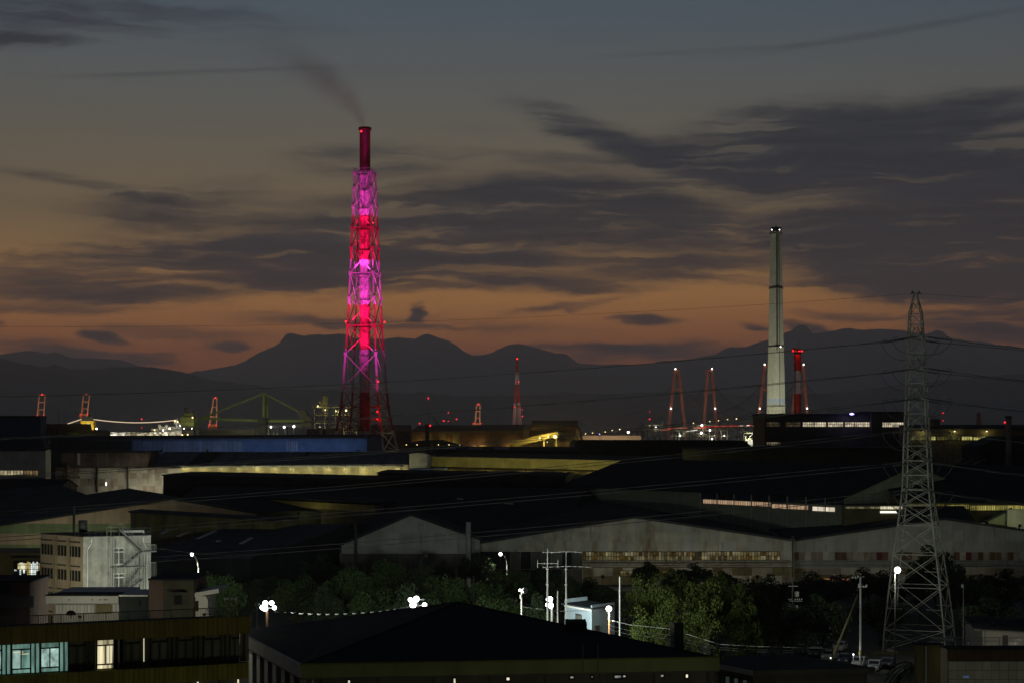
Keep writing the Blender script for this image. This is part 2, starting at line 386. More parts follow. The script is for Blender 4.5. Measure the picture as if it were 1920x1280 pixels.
ridge('mountains', [(-900, 700), (-500, 672), (-200, 655), (0, 664), (45, 657), (75, 661), (110, 668), (190, 671), (230, 676), (262, 686), (300, 690), (345, 697), (368, 703), (400, 691), (440, 684), (480, 664), (520, 646),
      (545, 634), (575, 628), (620, 625), (645, 627), (665, 634), (700, 636), (745, 632), (775, 633), (802, 638), (825, 633), (845, 642), (875, 660), (892, 666), (912, 664), (930, 655), (955, 648), (975, 644), (1000, 652),
      (1035, 658), (1060, 670), (1085, 680), (1110, 684), (1180, 682), (1240, 680), (1300, 672), (1340, 663), (1365, 650), (1395, 651), (1440, 638), (1480, 620), (1500, 618), (1520, 626), (1560, 621), (1590, 616), (1620, 618),
      (1660, 615), (1700, 621), (1740, 628), (1800, 635), (1860, 645), (1920, 652), (2200, 672), (2700, 700), (3000, 730)], 30000, 7000, 3)
ridge('foothills', [(-900, 730), (-200, 690), (0, 672), (45, 683), (120, 690), (165, 694), (210, 688), (245, 686), (290, 689), (345, 699), (400, 712), (520, 728), (700, 735), (900, 742), (1200, 736), (1500, 742), (1700, 720), (1900, 700), (2100, 690), (3000, 740)], 17000, 4500, 5)
# air: one closed box of thin haze round everything
hz = bpy.data.materials.new('haze'); hz.use_nodes = True; hn = hz.node_tree; hn.nodes.remove(hn.nodes['Principled BSDF'])
pv = nd(hn, 'ShaderNodeVolumePrincipled'); pv.inputs['Color'].default_value = (.97, .975, 1, 1); pv.inputs['Density'].default_value = 4.6e-5; pv.inputs['Anisotropy'].default_value = .76
hn.links.new(pv.outputs[0], hn.nodes['Material Output'].inputs['Volume'])
struct('haze', hz, MB().box((-29000, -2400, -2), (29000, 41000, 1900)), 'stuff')


# ------------------------------------------------------------------ builders for sheds
def clip(poly, axis, val, keep):
    out = []
    for i in range(len(poly)):
        a, b = poly[i], poly[(i + 1) % len(poly)]; da, db = (a[axis] - val) * keep, (b[axis] - val) * keep
        if da >= 0: out.append(a)
        if (da < 0) != (db < 0):
            t = da / (da - db); out.append((a[0] + (b[0] - a[0]) * t, a[1] + (b[1] - a[1]) * t))
    return out


def panels(root, A, B, poly, cols, rows, mats, t=.06, gap=.07, name='wall_panel', skip=None, off=.01):
    """Cladding sheets on a vertical wall from A to B (xy); poly holds (metres along, z). Each sheet is one object."""
    A, B = Vector((A[0], A[1], 0)), Vector((B[0], B[1], 0)); d = (B - A).normalized(); n = Vector((d.y, -d.x, 0))
    if n.y > 0: n = -n
    for i in range(len(cols) - 1):
        for j in range(len(rows) - 1):
            p = poly
            for ax, v, k in ((0, cols[i] + gap / 2, 1), (0, cols[i + 1] - gap / 2, -1), (1, rows[j] + gap / 2, 1), (1, rows[j + 1] - gap / 2, -1)):
                p = clip(p, ax, v, k)
                if len(p) < 3: break
            if len(p) < 3: continue
            ar = abs(sum(p[k][0] * p[(k + 1) % len(p)][1] - p[(k + 1) % len(p)][0] * p[k][1] for k in range(len(p)))) / 2
            if ar < .15: continue
            if skip and skip(sum(q[0] for q in p) / len(p), sum(q[1] for q in p) / len(p)): continue
            o = off + rng.random() * .05
            pts = [A + d * s + Vector((0, 0, z)) + n * o for s, z in p]
            m = mats if not isinstance(mats, (list, tuple)) else rng.choice(mats)
            part(root, name, m, MB().prism(pts, n * t))


def steps(a, b, w):
    n = max(1, round((b - a) / w)); return [a + (b - a) * i / n for i in range(n + 1)]


def gable(name, label, cat, chain, Y, L, dx, wall, roof, Y2=None, trim='steel_dark', over=.5, th=.3, zb=0):
    """Shed seen end-on: chain is the top outline of the end wall; it runs back L metres, drifting dx sideways."""
    x0, x1 = chain[0][0], chain[-1][0]; Y2 = Y2 or Y
    Ps = [W(px, py, Y + (Y2 - Y) * (px - x0) / (x1 - x0)) for px, py in chain]
    root = thing(name, label, cat, (sum(p.x for p in Ps) / len(Ps), Ps[0].y, zb))
    d = Vector((dx, L, 0)); dn = d.normalized()
    part(root, 'wall', M[wall], MB().prism([Vector((Ps[0].x, Ps[0].y, zb))] + Ps + [Vector((Ps[-1].x, Ps[-1].y, zb))], d))
    for a, b in zip(Ps, Ps[1:]):
        if abs(b.x - a.x) < .3: continue
        up = Vector((0, 0, .04)); a2, b2 = a.copy(), b.copy(); s = (b - a).normalized()
        if a is Ps[0]: a2 = a - s * .5
        if b is Ps[-1]: b2 = b + s * .5
        part(root, 'roof', M[roof], MB().prism([q - dn * over for q in (a2 + up, b2 + up, b2 + up + Vector((0, 0, th)), a2 + up + Vector((0, 0, th)))], d + dn * 2 * over))
        if trim:
            n = Vector((0, -1, 0)) * (over + .06)
            part(root, 'barge_board', M[trim], MB().beam(a2 + n + Vector((0, 0, .16)), b2 + n + Vector((0, 0, .16)), .1, .5))
    return root, Ps


def longshed(name, label, cat, a, b, depth, wall, roof, rise=None, ridge_py=None, th=.3, trim=None, over=.5, zb=0, wallend=None):
    """Shed seen from its long side: a and b are (px, py, Y) of the eave's ends; the roof climbs away from the viewer."""
    A, B = W(*a), W(*b); d = (B - A); d.z = 0; d.normalize(); n = Vector((-d.y, d.x, 0))
    if n.y < 0: n = -n
    zr = None
    if ridge_py is not None:
        Ym = (A.y + B.y) / 2 + depth / 2; rise = gz(ridge_py, Ym) - (A.z + B.z) / 2
    rise = rise or 0
    root = thing(name, label, cat, ((A.x + B.x) / 2, (A.y + B.y) / 2, zb))
    up = Vector((0, 0, 1))

    def sec(Pn): return [Vector((Pn.x, Pn.y, zb)), Pn.copy(), Pn + n * depth / 2 + up * rise, Pn + n * depth, Vector((Pn.x, Pn.y, zb)) + n * depth]
    sa, sb = sec(A), sec(B)
    mb = MB().add(sa + sb, [(0, 1, 2, 3, 4), (9, 8, 7, 6, 5), (0, 5, 6, 1), (1, 6, 7, 2), (2, 7, 8, 3), (3, 8, 9, 4)])
    part(root, 'wall', M[wall], mb)
    sl = rise / (depth / 2)
    for k in (0, 1):
        e0 = (A if k == 0 else A + n * depth); e1 = (B if k == 0 else B + n * depth); s = -1 if k == 0 else 1
        o0, o1 = e0 + n * s * over - up * sl * over - d * .3, e1 + n * s * over - up * sl * over + d * .3
        r0, r1 = A + n * depth / 2 + up * rise - d * .3, B + n * depth / 2 + up * rise + d * .3
        lift = up * .05
        part(root, 'roof', M[roof], MB().prism([q + lift for q in (o0, o1, r1, r0)], up * th))
    if trim: part(root, 'gutter', M[trim], MB().beam(A - n * (over + .08) + up * .1 - up * sl * over, B - n * (over + .08) + up * .1 - up * sl * over, .14, .3))
    return root, A, B, d, n


def wallbox(root, A, d, n, s0, s1, z0, z1, t0, t1, name, m, **kw):
    """Plate on a wall: s along, z up, t outward (towards the viewer)."""
    A = Vector((A.x, A.y, 0)); up = Vector((0, 0, 1)); pts = [A + d * s0 + up * z0 - n * t0, A + d * s1 + up * z0 - n * t0, A + d * s1 + up * z1 - n * t0, A + d * s0 + up * z1 - n * t0]
    return part(root, name, m, MB().prism(pts, -n * (t1 - t0)), **kw)


def panes(root, A, d, n, s0, s1, z0, z1, cols, rows, m, frame='frame_dark', t=.1, bar=.09, skip=0, name='window_pane'):
    """A strip of glazing: each pane an object under its window, bars joined in the frame."""
    fr = MB(); A0 = Vector((A.x, A.y, 0)); up = Vector((0, 0, 1)); nn = -n
    ss = [s0 + (s1 - s0) * i / cols for i in range(cols + 1)]; zs = [z0 + (z1 - z0) * j / rows for j in range(rows + 1)]
    for s in ss: fr.beam(A0 + d * s + up * z0 + nn * (t + .05), A0 + d * s + up * z1 + nn * (t + .05), bar, bar)
    for z in zs: fr.beam(A0 + d * s0 + up * z + nn * (t + .055), A0 + d * s1 + up * z + nn * (t + .055), bar, bar)
    f = part(root, 'window', M[frame], fr)
    w, h = (s1 - s0) / cols - bar * .9, (z1 - z0) / rows - bar * .9
    ms = m if isinstance(m, (list, tuple)) else [m]; mes = []
    for k in ms:
        q = MB().prism([d * -w / 2 + up * -h / 2, d * w / 2 + up * -h / 2, d * w / 2 + up * h / 2, d * -w / 2 + up * h / 2], nn * .03).mesh(name); q.materials.append(k); mes.append(q)
    for i in range(cols):
        for j in range(rows):
            if skip and rng.random() < skip: continue
            c = A0 + d * (ss[i] + ss[i + 1]) / 2 + up * (zs[j] + zs[j + 1]) / 2 + nn * t
            copies(f, name, rng.choice(mes), [c])
    return f


def lattice(root, cx, cyy, levels, rot, leg, brace, m, strutlv=None, lean=0):
    """Square lattice mast: levels = [(z, side)], legs, X braces and struts, each a part."""
    ca, sa = math.cos(rot), math.sin(rot)
    def corner(z, s, k):
        u, v = ((-1, -1), (1, -1), (1, 1), (-1, 1))[k]; u *= s / 2; v *= s / 2
        return Vector((cx + lean * z + u * ca - v * sa, cyy + u * sa + v * ca, z))
    for k in range(4):
        mb = MB()
        for (z0, s0), (z1, s1) in zip(levels, levels[1:]): mb.beam(corner(z0, s0, k), corner(z1, s1, k), leg if not callable(leg) else leg(z0))
        part(root, 'leg', m, mb)
    for i, ((z0, s0), (z1, s1)) in enumerate(zip(levels, levels[1:])):
        bw = brace if not callable(brace) else brace(z0)
        for k in range(4):
            a0, b0, a1, b1 = corner(z0, s0, k), corner(z0, s0, (k + 1) % 4), corner(z1, s1, k), corner(z1, s1, (k + 1) % 4)
            part(root, 'cross_brace', m, MB().beam(a0, b1, bw).beam(b0 + Vector((0, .01, 0)), a1 + Vector((0, .01, 0)), bw))
            if strutlv is None or i + 1 in strutlv: part(root, 'strut', m, MB().beam(a1, b1, bw * 1.1))
    return corner


def bulb(root, p, r, m, name='warning_light'):
    return part(root, name, m, MB().ball(p, r, 6))


# ------------------------------------------------------------------ far shore: bridge, cranes, ship
def bridge_tower(x_tl, x_tr, x_bl, x_br, ytop, Y, ybar, label, lx, side):
    root = thing('bridge_tower', label, 'bridge tower', (gx((x_bl + x_br) / 2, Y), Y, 0), 'red A-shaped towers of the cable-stayed bridges')
    zt = gz(ytop, Y); w = m_(5.2, Y)
    for xt, xb in ((x_tl, x_bl), (x_tr, x_br)):
        k = (zt) / (zt - gz(795, Y)); X0 = gx(xt, Y) + (gx(xb, Y) - gx(xt, Y)) * k
        part(root, 'leg', M['bridge_red'], MB().beam((X0, Y, 0), (gx(xt, Y), Y, zt), w, w))
    part(root, 'crossbeam', M['bridge_red'], MB().box((gx(x_tl, Y), Y - w / 2.2, zt - m_(4, Y)), (gx(x_tr, Y), Y + w / 2.2, zt)))
    f = (ybar - ytop) / (795 - ytop); xa, xb = x_tl + (x_bl - x_tl) * f, x_tr + (x_br - x_tr) * f
    part(root, 'crossbeam', M['bridge_red'], MB().box((gx(xa, Y), Y - w / 2.4, gz(ybar + 2, Y)), (gx(xb, Y), Y + w / 2.4, gz(ybar - 2, Y))))
    f2 = (766 - ytop) / (795 - ytop)
    for (px, py) in ((lx, ytop), ((x_tl + (x_bl - x_tl) * f2) if side < 0 else (x_tr + (x_br - x_tr) * f2), 766)):
        bulb(root, (gx(px, Y), Y - w, gz(py, Y) + 1), m_(1.25, Y), E_WHITE)
    xm = gx((x_tl + x_tr) / 2, Y)
    for s in (-1, 1):                       # fans of stay cables
        st = MB()
        for k in range(12): st.beam((xm, Y, zt - 4 - k * 7), (xm + s * (40 + k * 17), Y, gz(798, Y)), .35)
        part(root, 'stay_cables', M['steel_dark'], st)
    light(root, (xm - 60, Y - 260, 52), 5.0e4, (1, .72, .55), 3, spot=60, aim=(xm, Y, 110))
    return root


TW = ((1265.5, 1272, 1254.5, 1283.5, 692, 4500, 730, 'leftmost red A-shaped bridge tower standing above the pipe-clad plant', 1266, -1),
      (1327, 1335, 1319.5, 1342.5, 692, 4500, 733, 'second red A-shaped bridge tower from the left, in front of the far hills', 1334.5, 1),
      (1434, 1444, 1420.5, 1457, 684, 4100, 730, 'red A-shaped bridge tower half hidden by the tall white chimney', 1433, -1),
      (1496, 1505.5, 1483, 1515, 684, 4100, 730, 'red A-shaped bridge tower half hidden by the short red and white chimney', 1506, 1))
for t in TW: bridge_tower(*t)


def deck(name, label, pts, Y, w, col='steel_dark'):
    root = thing(name, label, 'bridge deck', (gx(pts[0][0], Y), Y, 0)); mb = MB(); rail = MB()
    for (a, b) in zip(pts, pts[1:]):
        p, q = W(*a, Y), W(*b, Y); mb.beam(p - Vector((0, 0, 1.2)), q - Vector((0, 0, 1.2)), w, 2.2); rail.beam(p + Vector((0, -w / 2, 1)), q + Vector((0, -w / 2, 1)), .2, 1.1)
    part(root, 'road_slab', M[col], mb); part(root, 'barrier', M['concrete_dark'], rail)
    for i, px in enumerate(range(int(pts[0][0]) + 8, int(pts[-1][0]), 34)):
        py = np.interp(px, [p[0] for p in pts], [p[1] for p in pts]); p = W(px, py, Y)
        part(root, 'pier', M['concrete_dark'], MB().box((p.x - 1.6, Y - 4, -.3), (p.x + 1.6, Y + 4, p.z - 2.3)))
    return root


DP = [(1085, 816.5), (1110, 815), (1150, 812.5), (1190, 809), (1240, 805), (1300, 801.5), (1360, 799), (1440, 797), (1700, 798), (2100, 802)]
deck('bridge_deck', 'long raised motorway deck climbing from the beige quay shed to the bridge towers', DP, 4300, 26, 'bridge_red')
# street lamps along the motorway
for i, (px, py) in enumerate([(1098, 812), (1111, 810.5), (1135, 808.5), (1148, 806.5), (1162, 804.5), (1218, 797), (1300, 792), (1331, 789), (1347, 787.5), (1364, 785.5), (1381, 784.5), (1413, 783.2)]):
    Y = 4292; yd = float(np.interp(px, [p[0] for p in DP], [p[1] for p in DP])); p = W(px, py, Y); q = W(px, yd, Y)
    r = thing('street_lamp', 'orange street lamp on the motorway deck, number %s from its left end' % ('first second third fourth fifth sixth seventh eighth ninth tenth eleventh twelfth'.split()[i]), 'street lamp', (q.x, Y, q.z), 'street lamps along the motorway')
    r['label'] = 'the %s orange street lamp from the left along the motorway deck' % ('first second third fourth fifth sixth seventh eighth ninth tenth eleventh twelfth'.split()[i])
    part(r, 'pole', M['steel'], MB().beam(q - Vector((0, 0, 1)), p, .35)); part(r, 'lamp_head', E_WARM, MB().ball(p, m_(1.15, Y), 6))
# cars on the deck
cm = [MB().box((-2.3, -.9, .3), (2.3, .9, 1.0)).box((-1.3, -.8, 1.0), (1.2, .8, 1.6)).mesh('body'), None]; cm[0].materials.append(M['car_dark'])
tl = MB().box((-2.5, -1.6, .3), (2.5, -.95, 1.5)).mesh('tail_light'); tl.materials.append(emit('tail_light', (1, .06, .03), .9)); hl = MB().box((-2.6, -1.6, .4), (2.6, -.95, 1.5)).mesh('head_light'); hl.materials.append(emit('head_light', (1, .9, .75), 2.2))
for i in range(52):
    px = 1252 + i * 3.75 + rng.random() * 2; yd = float(np.interp(px, [p[0] for p in DP], [p[1] for p in DP])); red = not (px > 1380 and rng.random() < .55)
    p = W(px, yd, 4288); p.z += .3
    r = thing('car', 'tiny car showing its %s lights on the motorway deck' % ('red tail' if red else 'white head'), 'car', p, 'cars showing red tail lights' if red else 'cars showing white head lights')
    copies(r, 'body', cm[0], [p]); copies(r, 'tail_light' if red else 'head_light', tl if red else hl, [p])


def portcrane(label, px, ytop, wt, ybase, wb, lean, Y, lit, legs=False):
    root = thing('port_crane', label, 'port crane', (gx(px, Y), Y, 0), 'orange and white container cranes'); z0, z1 = gz(ybase, Y), gz(ytop, Y); b = m_(2.1, Y)
    for s in (-1, 1):
        p = Vector((gx(px + s * wb / 2, Y), Y, z0)); q = Vector((gx(px + lean + s * wt / 2, Y), Y, z1))
        part(root, 'boom', lit, MB().beam(p, q, b)); 
        part(root, 'leg', M['crane_orange'], MB().beam((p.x - m_(2.5, Y) + s * m_(3, Y), Y + 8, 0), p, b).beam((p.x, Y - 2, 0), p, b))
    for k in (.08, .36, .68, 1):
        z = z0 + (z1 - z0) * k; w = wb + (wt - wb) * k; c = gx(px + lean * k, Y); part(root, 'boom_tie', lit, MB().box((c - m_(w / 2, Y), Y - b / 2.2, z - b * .4), (c + m_(w / 2, Y), Y + b / 2.2, z + b * .4)))
    part(root, 'machinery_house', M['crane_orange'], MB().box((gx(px - 9, Y), Y, z0 - m_(2, Y)), (gx(px + 7, Y), Y + 8, z0 + m_(5, Y))).beam((gx(px - 9, Y), Y, z0), (gx(px - 1, Y), Y, z0 + m_(12, Y)), b * .7))
    bulb(root, (gx(px + lean, Y), Y - b, z1 + m_(1, Y)), m_(1.2, Y), E_RED)
    for s in (-1, 1): bulb(root, (gx(px + s * 7, Y), Y - b, z0 + m_(4, Y)), m_(.8, Y), E_RED)
    light(root, (gx(px - 12, Y), Y - 70, 45), 1.5e4, (1, .62, .38), 2, spot=80, aim=(gx(px, Y), Y, 75))


bz = mat('crane_bands', (.62, .36, .24), var=.35, nscale=.08, streak=(.05, .05, .06))
portcrane('leftmost orange container crane with a red light on its raised boom', 76, 740, 11, 783, 12, 3.5, 3000, bz)
portcrane('orange container crane with its boom raised behind the yellow funnel', 158, 740, 11, 780, 11, 4.5, 2900, bz)
portcrane('orange container crane on spread legs between the ship and the green unloader', 399, 746, 6, 800, 14, 5, 2500, bz)
portcrane('rightmost orange container crane, right of the tall lit chimney', 895, 758, 6, 797, 9, 2, 3300, bz)
# crane jib, low and yellowish
Y = 2600; r = thing('mobile_crane', 'small yellowish crane jib leaning left above the long red-brown sheds', 'crane', (gx(826, Y), Y, 0))
part(r, 'jib', M['yellow_wall'], MB().beam(W(826, 802, Y), W(812, 782, Y), m_(3.4, Y), m_(2, Y))); part(r, 'tower', M['steel_dark'], MB().box((gx(822, Y), Y, 0), (gx(831, Y), Y + 6, gz(800, Y))))

# cruise ship
Y = 2300; ship = thing('cruise_ship', 'white cruise ship with lit decks and a yellow funnel', 'ship', (gx(260, Y), Y, -.1)); D_ = 26
part(ship, 'hull', M['white_wall'], MB().prism([(gx(118, Y), Y, -.1), (gx(395, Y), Y, -.1), (gx(412, Y), Y, gz(829, Y)), (gx(112, Y), Y, gz(829, Y))], (0, D_, 0)))
lv = [(829, 122, 392), (824.5, 140, 386), (820.5, 150, 378), (816.5, 180, 366), (812.8, 186, 352)]
wm = [emit('cabin_light', (1, .86, .55), .75, ((.3, .3, .3), .9)), emit('cabin_light_bright', (1, .93, .75), 1.7, ((.2, .2, .2), .8))]
for i, ((y0, a, b), yn) in enumerate(zip(lv, [824.5, 820.5, 816.5, 812.8, 809.5])):
    dk = part(ship, 'deck', M['white_wall'], MB().box((gx(a, Y), Y + .6 * i, gz(y0, Y) + .02), (gx(b, Y), Y + D_ - i, gz(yn, Y))))
    h = gz(yn, Y) - gz(y0, Y); wn = [MB(), MB()]
    x = gx(a, Y) + 2
    while x < gx(b, Y) - 3:
        w = .9 + rng.random() * 2.2
        px = 960 + x * F / Y; br = (i >= 3 and px < 233) or (px > 285 and rng.random() < .25)
        if rng.random() < (.9 if br else .55): wn[1 if br else 0].box((x, Y + .6 * i - .25, gz(y0, Y) + h * .3), (x + w, Y + .6 * i - .05, gz(y0, Y) + h * .85))
        x += w + .5
    for q in (0, 1):
        if wn[q].v: part(dk, 'cabin_windows', wm[q], wn[q])
part(ship, 'bridge_house', M['white_wall'], MB().box((gx(283, Y), Y + 4, gz(810, Y)), (gx(345, Y), Y + 20, gz(803, Y))).box((gx(296, Y), Y + 5, gz(803, Y)), (gx(338, Y), Y + 18, gz(799, Y))))
dm = MB()
for px, py, rr in ((299, 798, 3.2), (312, 798, 3), (318, 801, 2)): dm.ball(W(px, py, Y - 1), m_(rr, Y), 9).cyl(W(px, 805, Y - 1), W(px, py, Y - 1), .6, n=6)
part(ship, 'radar_dome', M['white_paint'], dm)
part(ship, 'mast', M['white_wall'], MB().beam(W(331, 804, Y), W(331, 789, Y), 1.6).beam(W(325, 793, Y), W(337, 793, Y), .8).beam(W(334, 804, Y), W(333, 782, Y), .5))
fn = part(ship, 'funnel', M['funnel_yellow'], MB().prism([W(152, 810, Y), W(175.5, 810, Y), W(175, 788.5, Y), W(152, 788.5, Y)], (0, 14, 0)))
part(ship, 'funnel_top', M['steel_dark'], MB().prism([W(152.5, 788.4, Y - .1), W(175, 788.4, Y - .1), W(173.5, 780, Y - .1), W(153, 780, Y - .1)], (0, 14, 0)).cyl(W(157, 781, Y + 5), W(157, 778, Y + 5), 1.2).cyl(W(168, 781, Y + 5), W(168, 777, Y + 5), 1.2))
cc = MB(); cx_, cz_ = gx(166, Y), gz(798, Y); rr = m_(5.0, Y); N_ = 22     # the crest: a plain broad letter C
for k in range(N_):
    a0, a1 = [R(42 + 276 * (k + e) / N_) for e in (0, 1)]; ri = rr * .56
    cc.prism([(cx_ + rr * math.cos(a0), Y - .12, cz_ + rr * math.sin(a0)), (cx_ + rr * math.cos(a1), Y - .12, cz_ + rr * math.sin(a1)), (cx_ + ri * math.cos(a1), Y - .12, cz_ + ri * math.sin(a1)), (cx_ + ri * math.cos(a0), Y - .12, cz_ + ri * math.sin(a0))], (0, .1, 0))
part(fn, 'letter_c', M['emblem_white'], cc)
light(ship, W(152, 806, Y - 25), 4000, (1, .9, .6), 1, spot=110, aim=W(165, 799, Y)); light(ship, W(225, 806, Y - 40), 2600, (1, .85, .55), 1); light(ship, W(310, 800, Y - 35), 2000, (1, .88, .6), 1); light(ship, W(350, 815, Y - 40), 2500, (1, .85, .6), 1)
ls = MB(); bl = MB(); 
def sag(px): return 785.5 + 6.2 * (1 - ((px - 258) / 82) ** 2) if px > 175 else 785.5 + (152 - px) * .33
pts = [W(px, sag(px), Y + 3) for px in np.linspace(176, 331, 40)]; ls.path(pts, .12); pts2 = [W(px, sag(px), Y + 3) for px in np.linspace(127, 153, 9)]; ls.path(pts2, .12)
cab = part(ship, 'light_string', M['wire'], ls); bme = MB().ball((0, 0, 0), .62, 5).mesh('bulb'); bme.materials.append(emit('string_bulb', (1, .76, .5), .9))
pts = [W(px, sag(px), Y + 2.6) for px in np.linspace(176, 331, 92)] + [W(px, sag(px), Y + 2.6) for px in np.linspace(127, 152, 16)]
copies(cab, 'bulb', bme, pts)
for px, py, mm in ((328, 789, E_WARM), (338, 797, E_COOL), (306, 806, E_WHITE), (318, 803, E_WHITE), (290, 806, E_WARM), (347, 806, E_COOL), (181, 803, E_COOL), (152, 803, E_COOL)): part(ship, 'deck_lamp', mm, MB().ball(W(px, py, Y - 3), m_(1.5, Y), 6))

# dark unloader with a bucket head and the green boom crane beside it
Y = 1350; r = thing('ship_unloader', 'dark green ship unloader tower with a davit and platforms, left of the green boom', 'crane', (gx(352, Y), Y, 0))
tb = MB().box((gx(341, Y), Y, 0), (gx(363, Y), Y + 8, gz(798, Y))); part(r, 'tower', M['dark_wall'], tb)
part(r, 'cabin', M['green_steel'], MB().box((gx(338, Y), Y - 1, gz(798, Y)), (gx(364, Y), Y + 8, gz(781, Y))).box((gx(345, Y), Y, gz(781, Y)), (gx(362, Y), Y + 6, gz(774, Y))))
part(r, 'mast', M['steel_dark'], MB().beam(W(351, 776, Y), W(351, 763, Y), m_(3, Y)).beam(W(348, 769, Y), W(356, 769, Y), 1).beam(W(355, 776, Y), W(355, 766, Y), m_(2, Y)).cyl(W(348, 774, Y), W(348, 764, Y), m_(2.2, Y)))
part(r, 'davit', M['steel_dark'], MB().beam(W(360, 774, Y), W(362, 770, Y), m_(1.6, Y)).beam(W(362, 776, Y), W(369, 777, Y), m_(1.5, Y)).beam(W(368.5, 777, Y), W(368, 805, Y), m_(2, Y)))
part(r, 'railing', M['steel_dark'], MB().path([W(337, 790, Y - 2), W(366, 790, Y - 2)], .12).path([W(337, 797, Y - 2), W(366, 797, Y - 2)], .12))
for px, py, mm in ((342, 815, E_WARM), (352, 814, E_WARM), (360, 803, E_COOL), (345, 803, E_COOL), (361, 782, E_WARM), (333, 790, E_WARM)): part(r, 'work_lamp', mm, MB().ball(W(px, py, Y - 4), m_(1.3, Y), 6))
light(r, W(350, 812, Y - 12), 700, (1, .7, .4)); light(r, W(368, 800, Y - 10), 350, (1, .8, .5))
Y = 1300; r = thing('boom_crane', 'green stacker crane with a peaked mast and long sloping boom stays', 'crane', (gx(495, Y), Y, 0)); G = M['green_steel']; b = m_(3.4, Y)
part(r, 'boom', G, MB().beam(W(375, 784, Y), W(500, 788.5, Y), b * 1.2).beam(W(500, 788.5, Y), W(570, 789, Y), b * 1.4))
part(r, 'boom_stay', G, MB().beam(W(377, 784, Y), W(495, 737, Y), b * .85)); part(r, 'boom_stay', G, MB().beam(W(495, 737, Y), W(560, 771, Y), b * .85))
for x0, x1, dy in ((495, 492.5, 0), (497, 512, 4), (495, 495, 9)): part(r, 'mast_leg', G, MB().beam(W(x0, 736, Y + dy), (gx(x1, Y), Y + dy, 12), b * (1.2 if dy < 5 else .8)))
part(r, 'boom_head', G, MB().beam(W(377, 783, Y), W(362, 806, Y), b * 1.5)); part(r, 'walkway', M['steel_dark'], MB().beam(W(372, 811, Y - 3), W(500, 811, Y - 3), 2, .8).beam(W(375, 812, Y), W(480, 812, Y), 6, 5))
part(r, 'counterweight', M['concrete_dark'], MB().prism([W(558, 771, Y), W(563, 768, Y), W(571, 768, Y), W(575, 774, Y), W(577, 779, Y), W(584, 783, Y), W(584, 800, Y), W(558, 800, Y), W(566, 784, Y), W(560, 779, Y)], (0, 8, 0)))
part(r, 'base_block', M['dark_wall'], MB().box((gx(485, Y), Y - 6, 0), (gx(501, Y), Y + 6, gz(785, Y))))
light(r, W(455, 806, Y - 40), 2600, (1, .9, .5)); light(r, W(530, 806, Y - 30), 1200, (1, .9, .55))


def plant(name, label, x0, x1, y0, Y, depth, seed, mcol, floors, lamps, lampm, lw, lcol, tanks=()):
    """Open steel plant: columns, decks, railings, pipes and tanks."""
    rg = random.Random(seed); r = thing(name, label, 'plant', (gx((x0 + x1) / 2, Y), Y, 0)); z1 = gz(y0, Y); X0, X1 = gx(x0, Y), gx(x1, Y)
    nb = max(2, int((X1 - X0) / 5)); st = M[mcol]
    for j in (0, 1):
        for i in range(nb + 1): part(r, 'column', st, MB().beam((X0 + (X1 - X0) * i / nb, Y + j * depth, 0), (X0 + (X1 - X0) * i / nb, Y + j * depth, z1 - (rg.random() * 3 if rg.random() < .5 else 0)), .45))
    for k in range(floors):
        z = z1 * (.55 + .45 * (k + 1) / floors) - .5; a, b = X0 - rg.random() * 1.5, X1 + rg.random() * 1.5
        part(r, 'floor', st, MB().box((a, Y - .7, z), (b, Y + depth, z + .35)))
        rl = MB().beam((a, Y - .7, z + 1.3), (b, Y - .7, z + 1.3), .12)
        for i in range(int((b - a) / 2) + 1): rl.beam((a + i * 2, Y - .7, z + .3), (a + i * 2, Y - .7, z + 1.3), .1)
        part(r, 'railing', st, rl)
    for k in range(int((X1 - X0) * 1.0)):
        x = X0 + rg.random() * (X1 - X0); z = z1 * (.4 + .55 * rg.random()); q = rg.random()
        if q < .45: mb = MB().cyl((x, Y + rg.random() * depth - .5, z - 3), (x, Y + rg.random() * depth - .5, z + 2 + rg.random() * 2), .2 + rg.random() * .5, n=7)
        elif q < .8: mb = MB().cyl((x, Y - .5, z), (min(X1 + 2, x + 3 + rg.random() * 9), Y - .5 + rg.random(), z), .2 + rg.random() * .35, n=7)
        else: mb = MB().beam((x, Y, z), (x + 4, Y, z + 4), .3)
        part(r, 'pipe', M['galv'] if rg.random() < .25 else st, mb)
    for (px, py, rad, yb) in tanks: part(r, 'tank', M['concrete'], MB().lathe((gx(px, Y), Y + 3, 0), [(m_(rad, Y), gz(yb, Y)), (m_(rad, Y), gz(py, Y)), (m_(rad * .5, Y), gz(py - 1.5, Y))], 16))
    for (px, py, s) in lamps:
        part(r, 'work_lamp', lampm, MB().ball(W(px, py, Y - 1.6), m_(s, Y), 6)); light(r, W(px, py, Y - 3), lw, lcol, .4)
    return r


p1 = plant('furnace_plant', 'steel plant with yellow lit platforms just left of the magenta chimney', 590, 668, 762, 1050, 12, 4, 'steel_dark', 5, [(596, 761, 1.3), (649, 769, 1.7), (610, 768, 1), (630, 770, 1), (637, 816, 3.4), (600, 800, .8), (667, 817, 1)], E_YEL, 190, (1, .82, .25))
part(p1, 'vent_stack', M['steel_dark'], MB().beam(W(609, 772, 1052), W(609, 742, 1052), 2.2).beam(W(612, 772, 1052), W(613, 743, 1052), 1.6).box(W(598, 765, 1052), W(612, 752, 1056)))
part(p1, 'cladding', M['concrete'], MB().box((gx(612, 1040), 1038, 0), (gx(644, 1040), 1046, gz(802, 1040)))); part(p1, 'cladding', M['concrete_dark'], MB().box((gx(575, 1040), 1039, 0), (gx(611, 1040), 1046, gz(803, 1040))))
part(p1, 'stair_tower', M['steel'], MB().box((gx(600, 1036), 1033, 0), (gx(604, 1036), 1036, gz(800, 1036))))
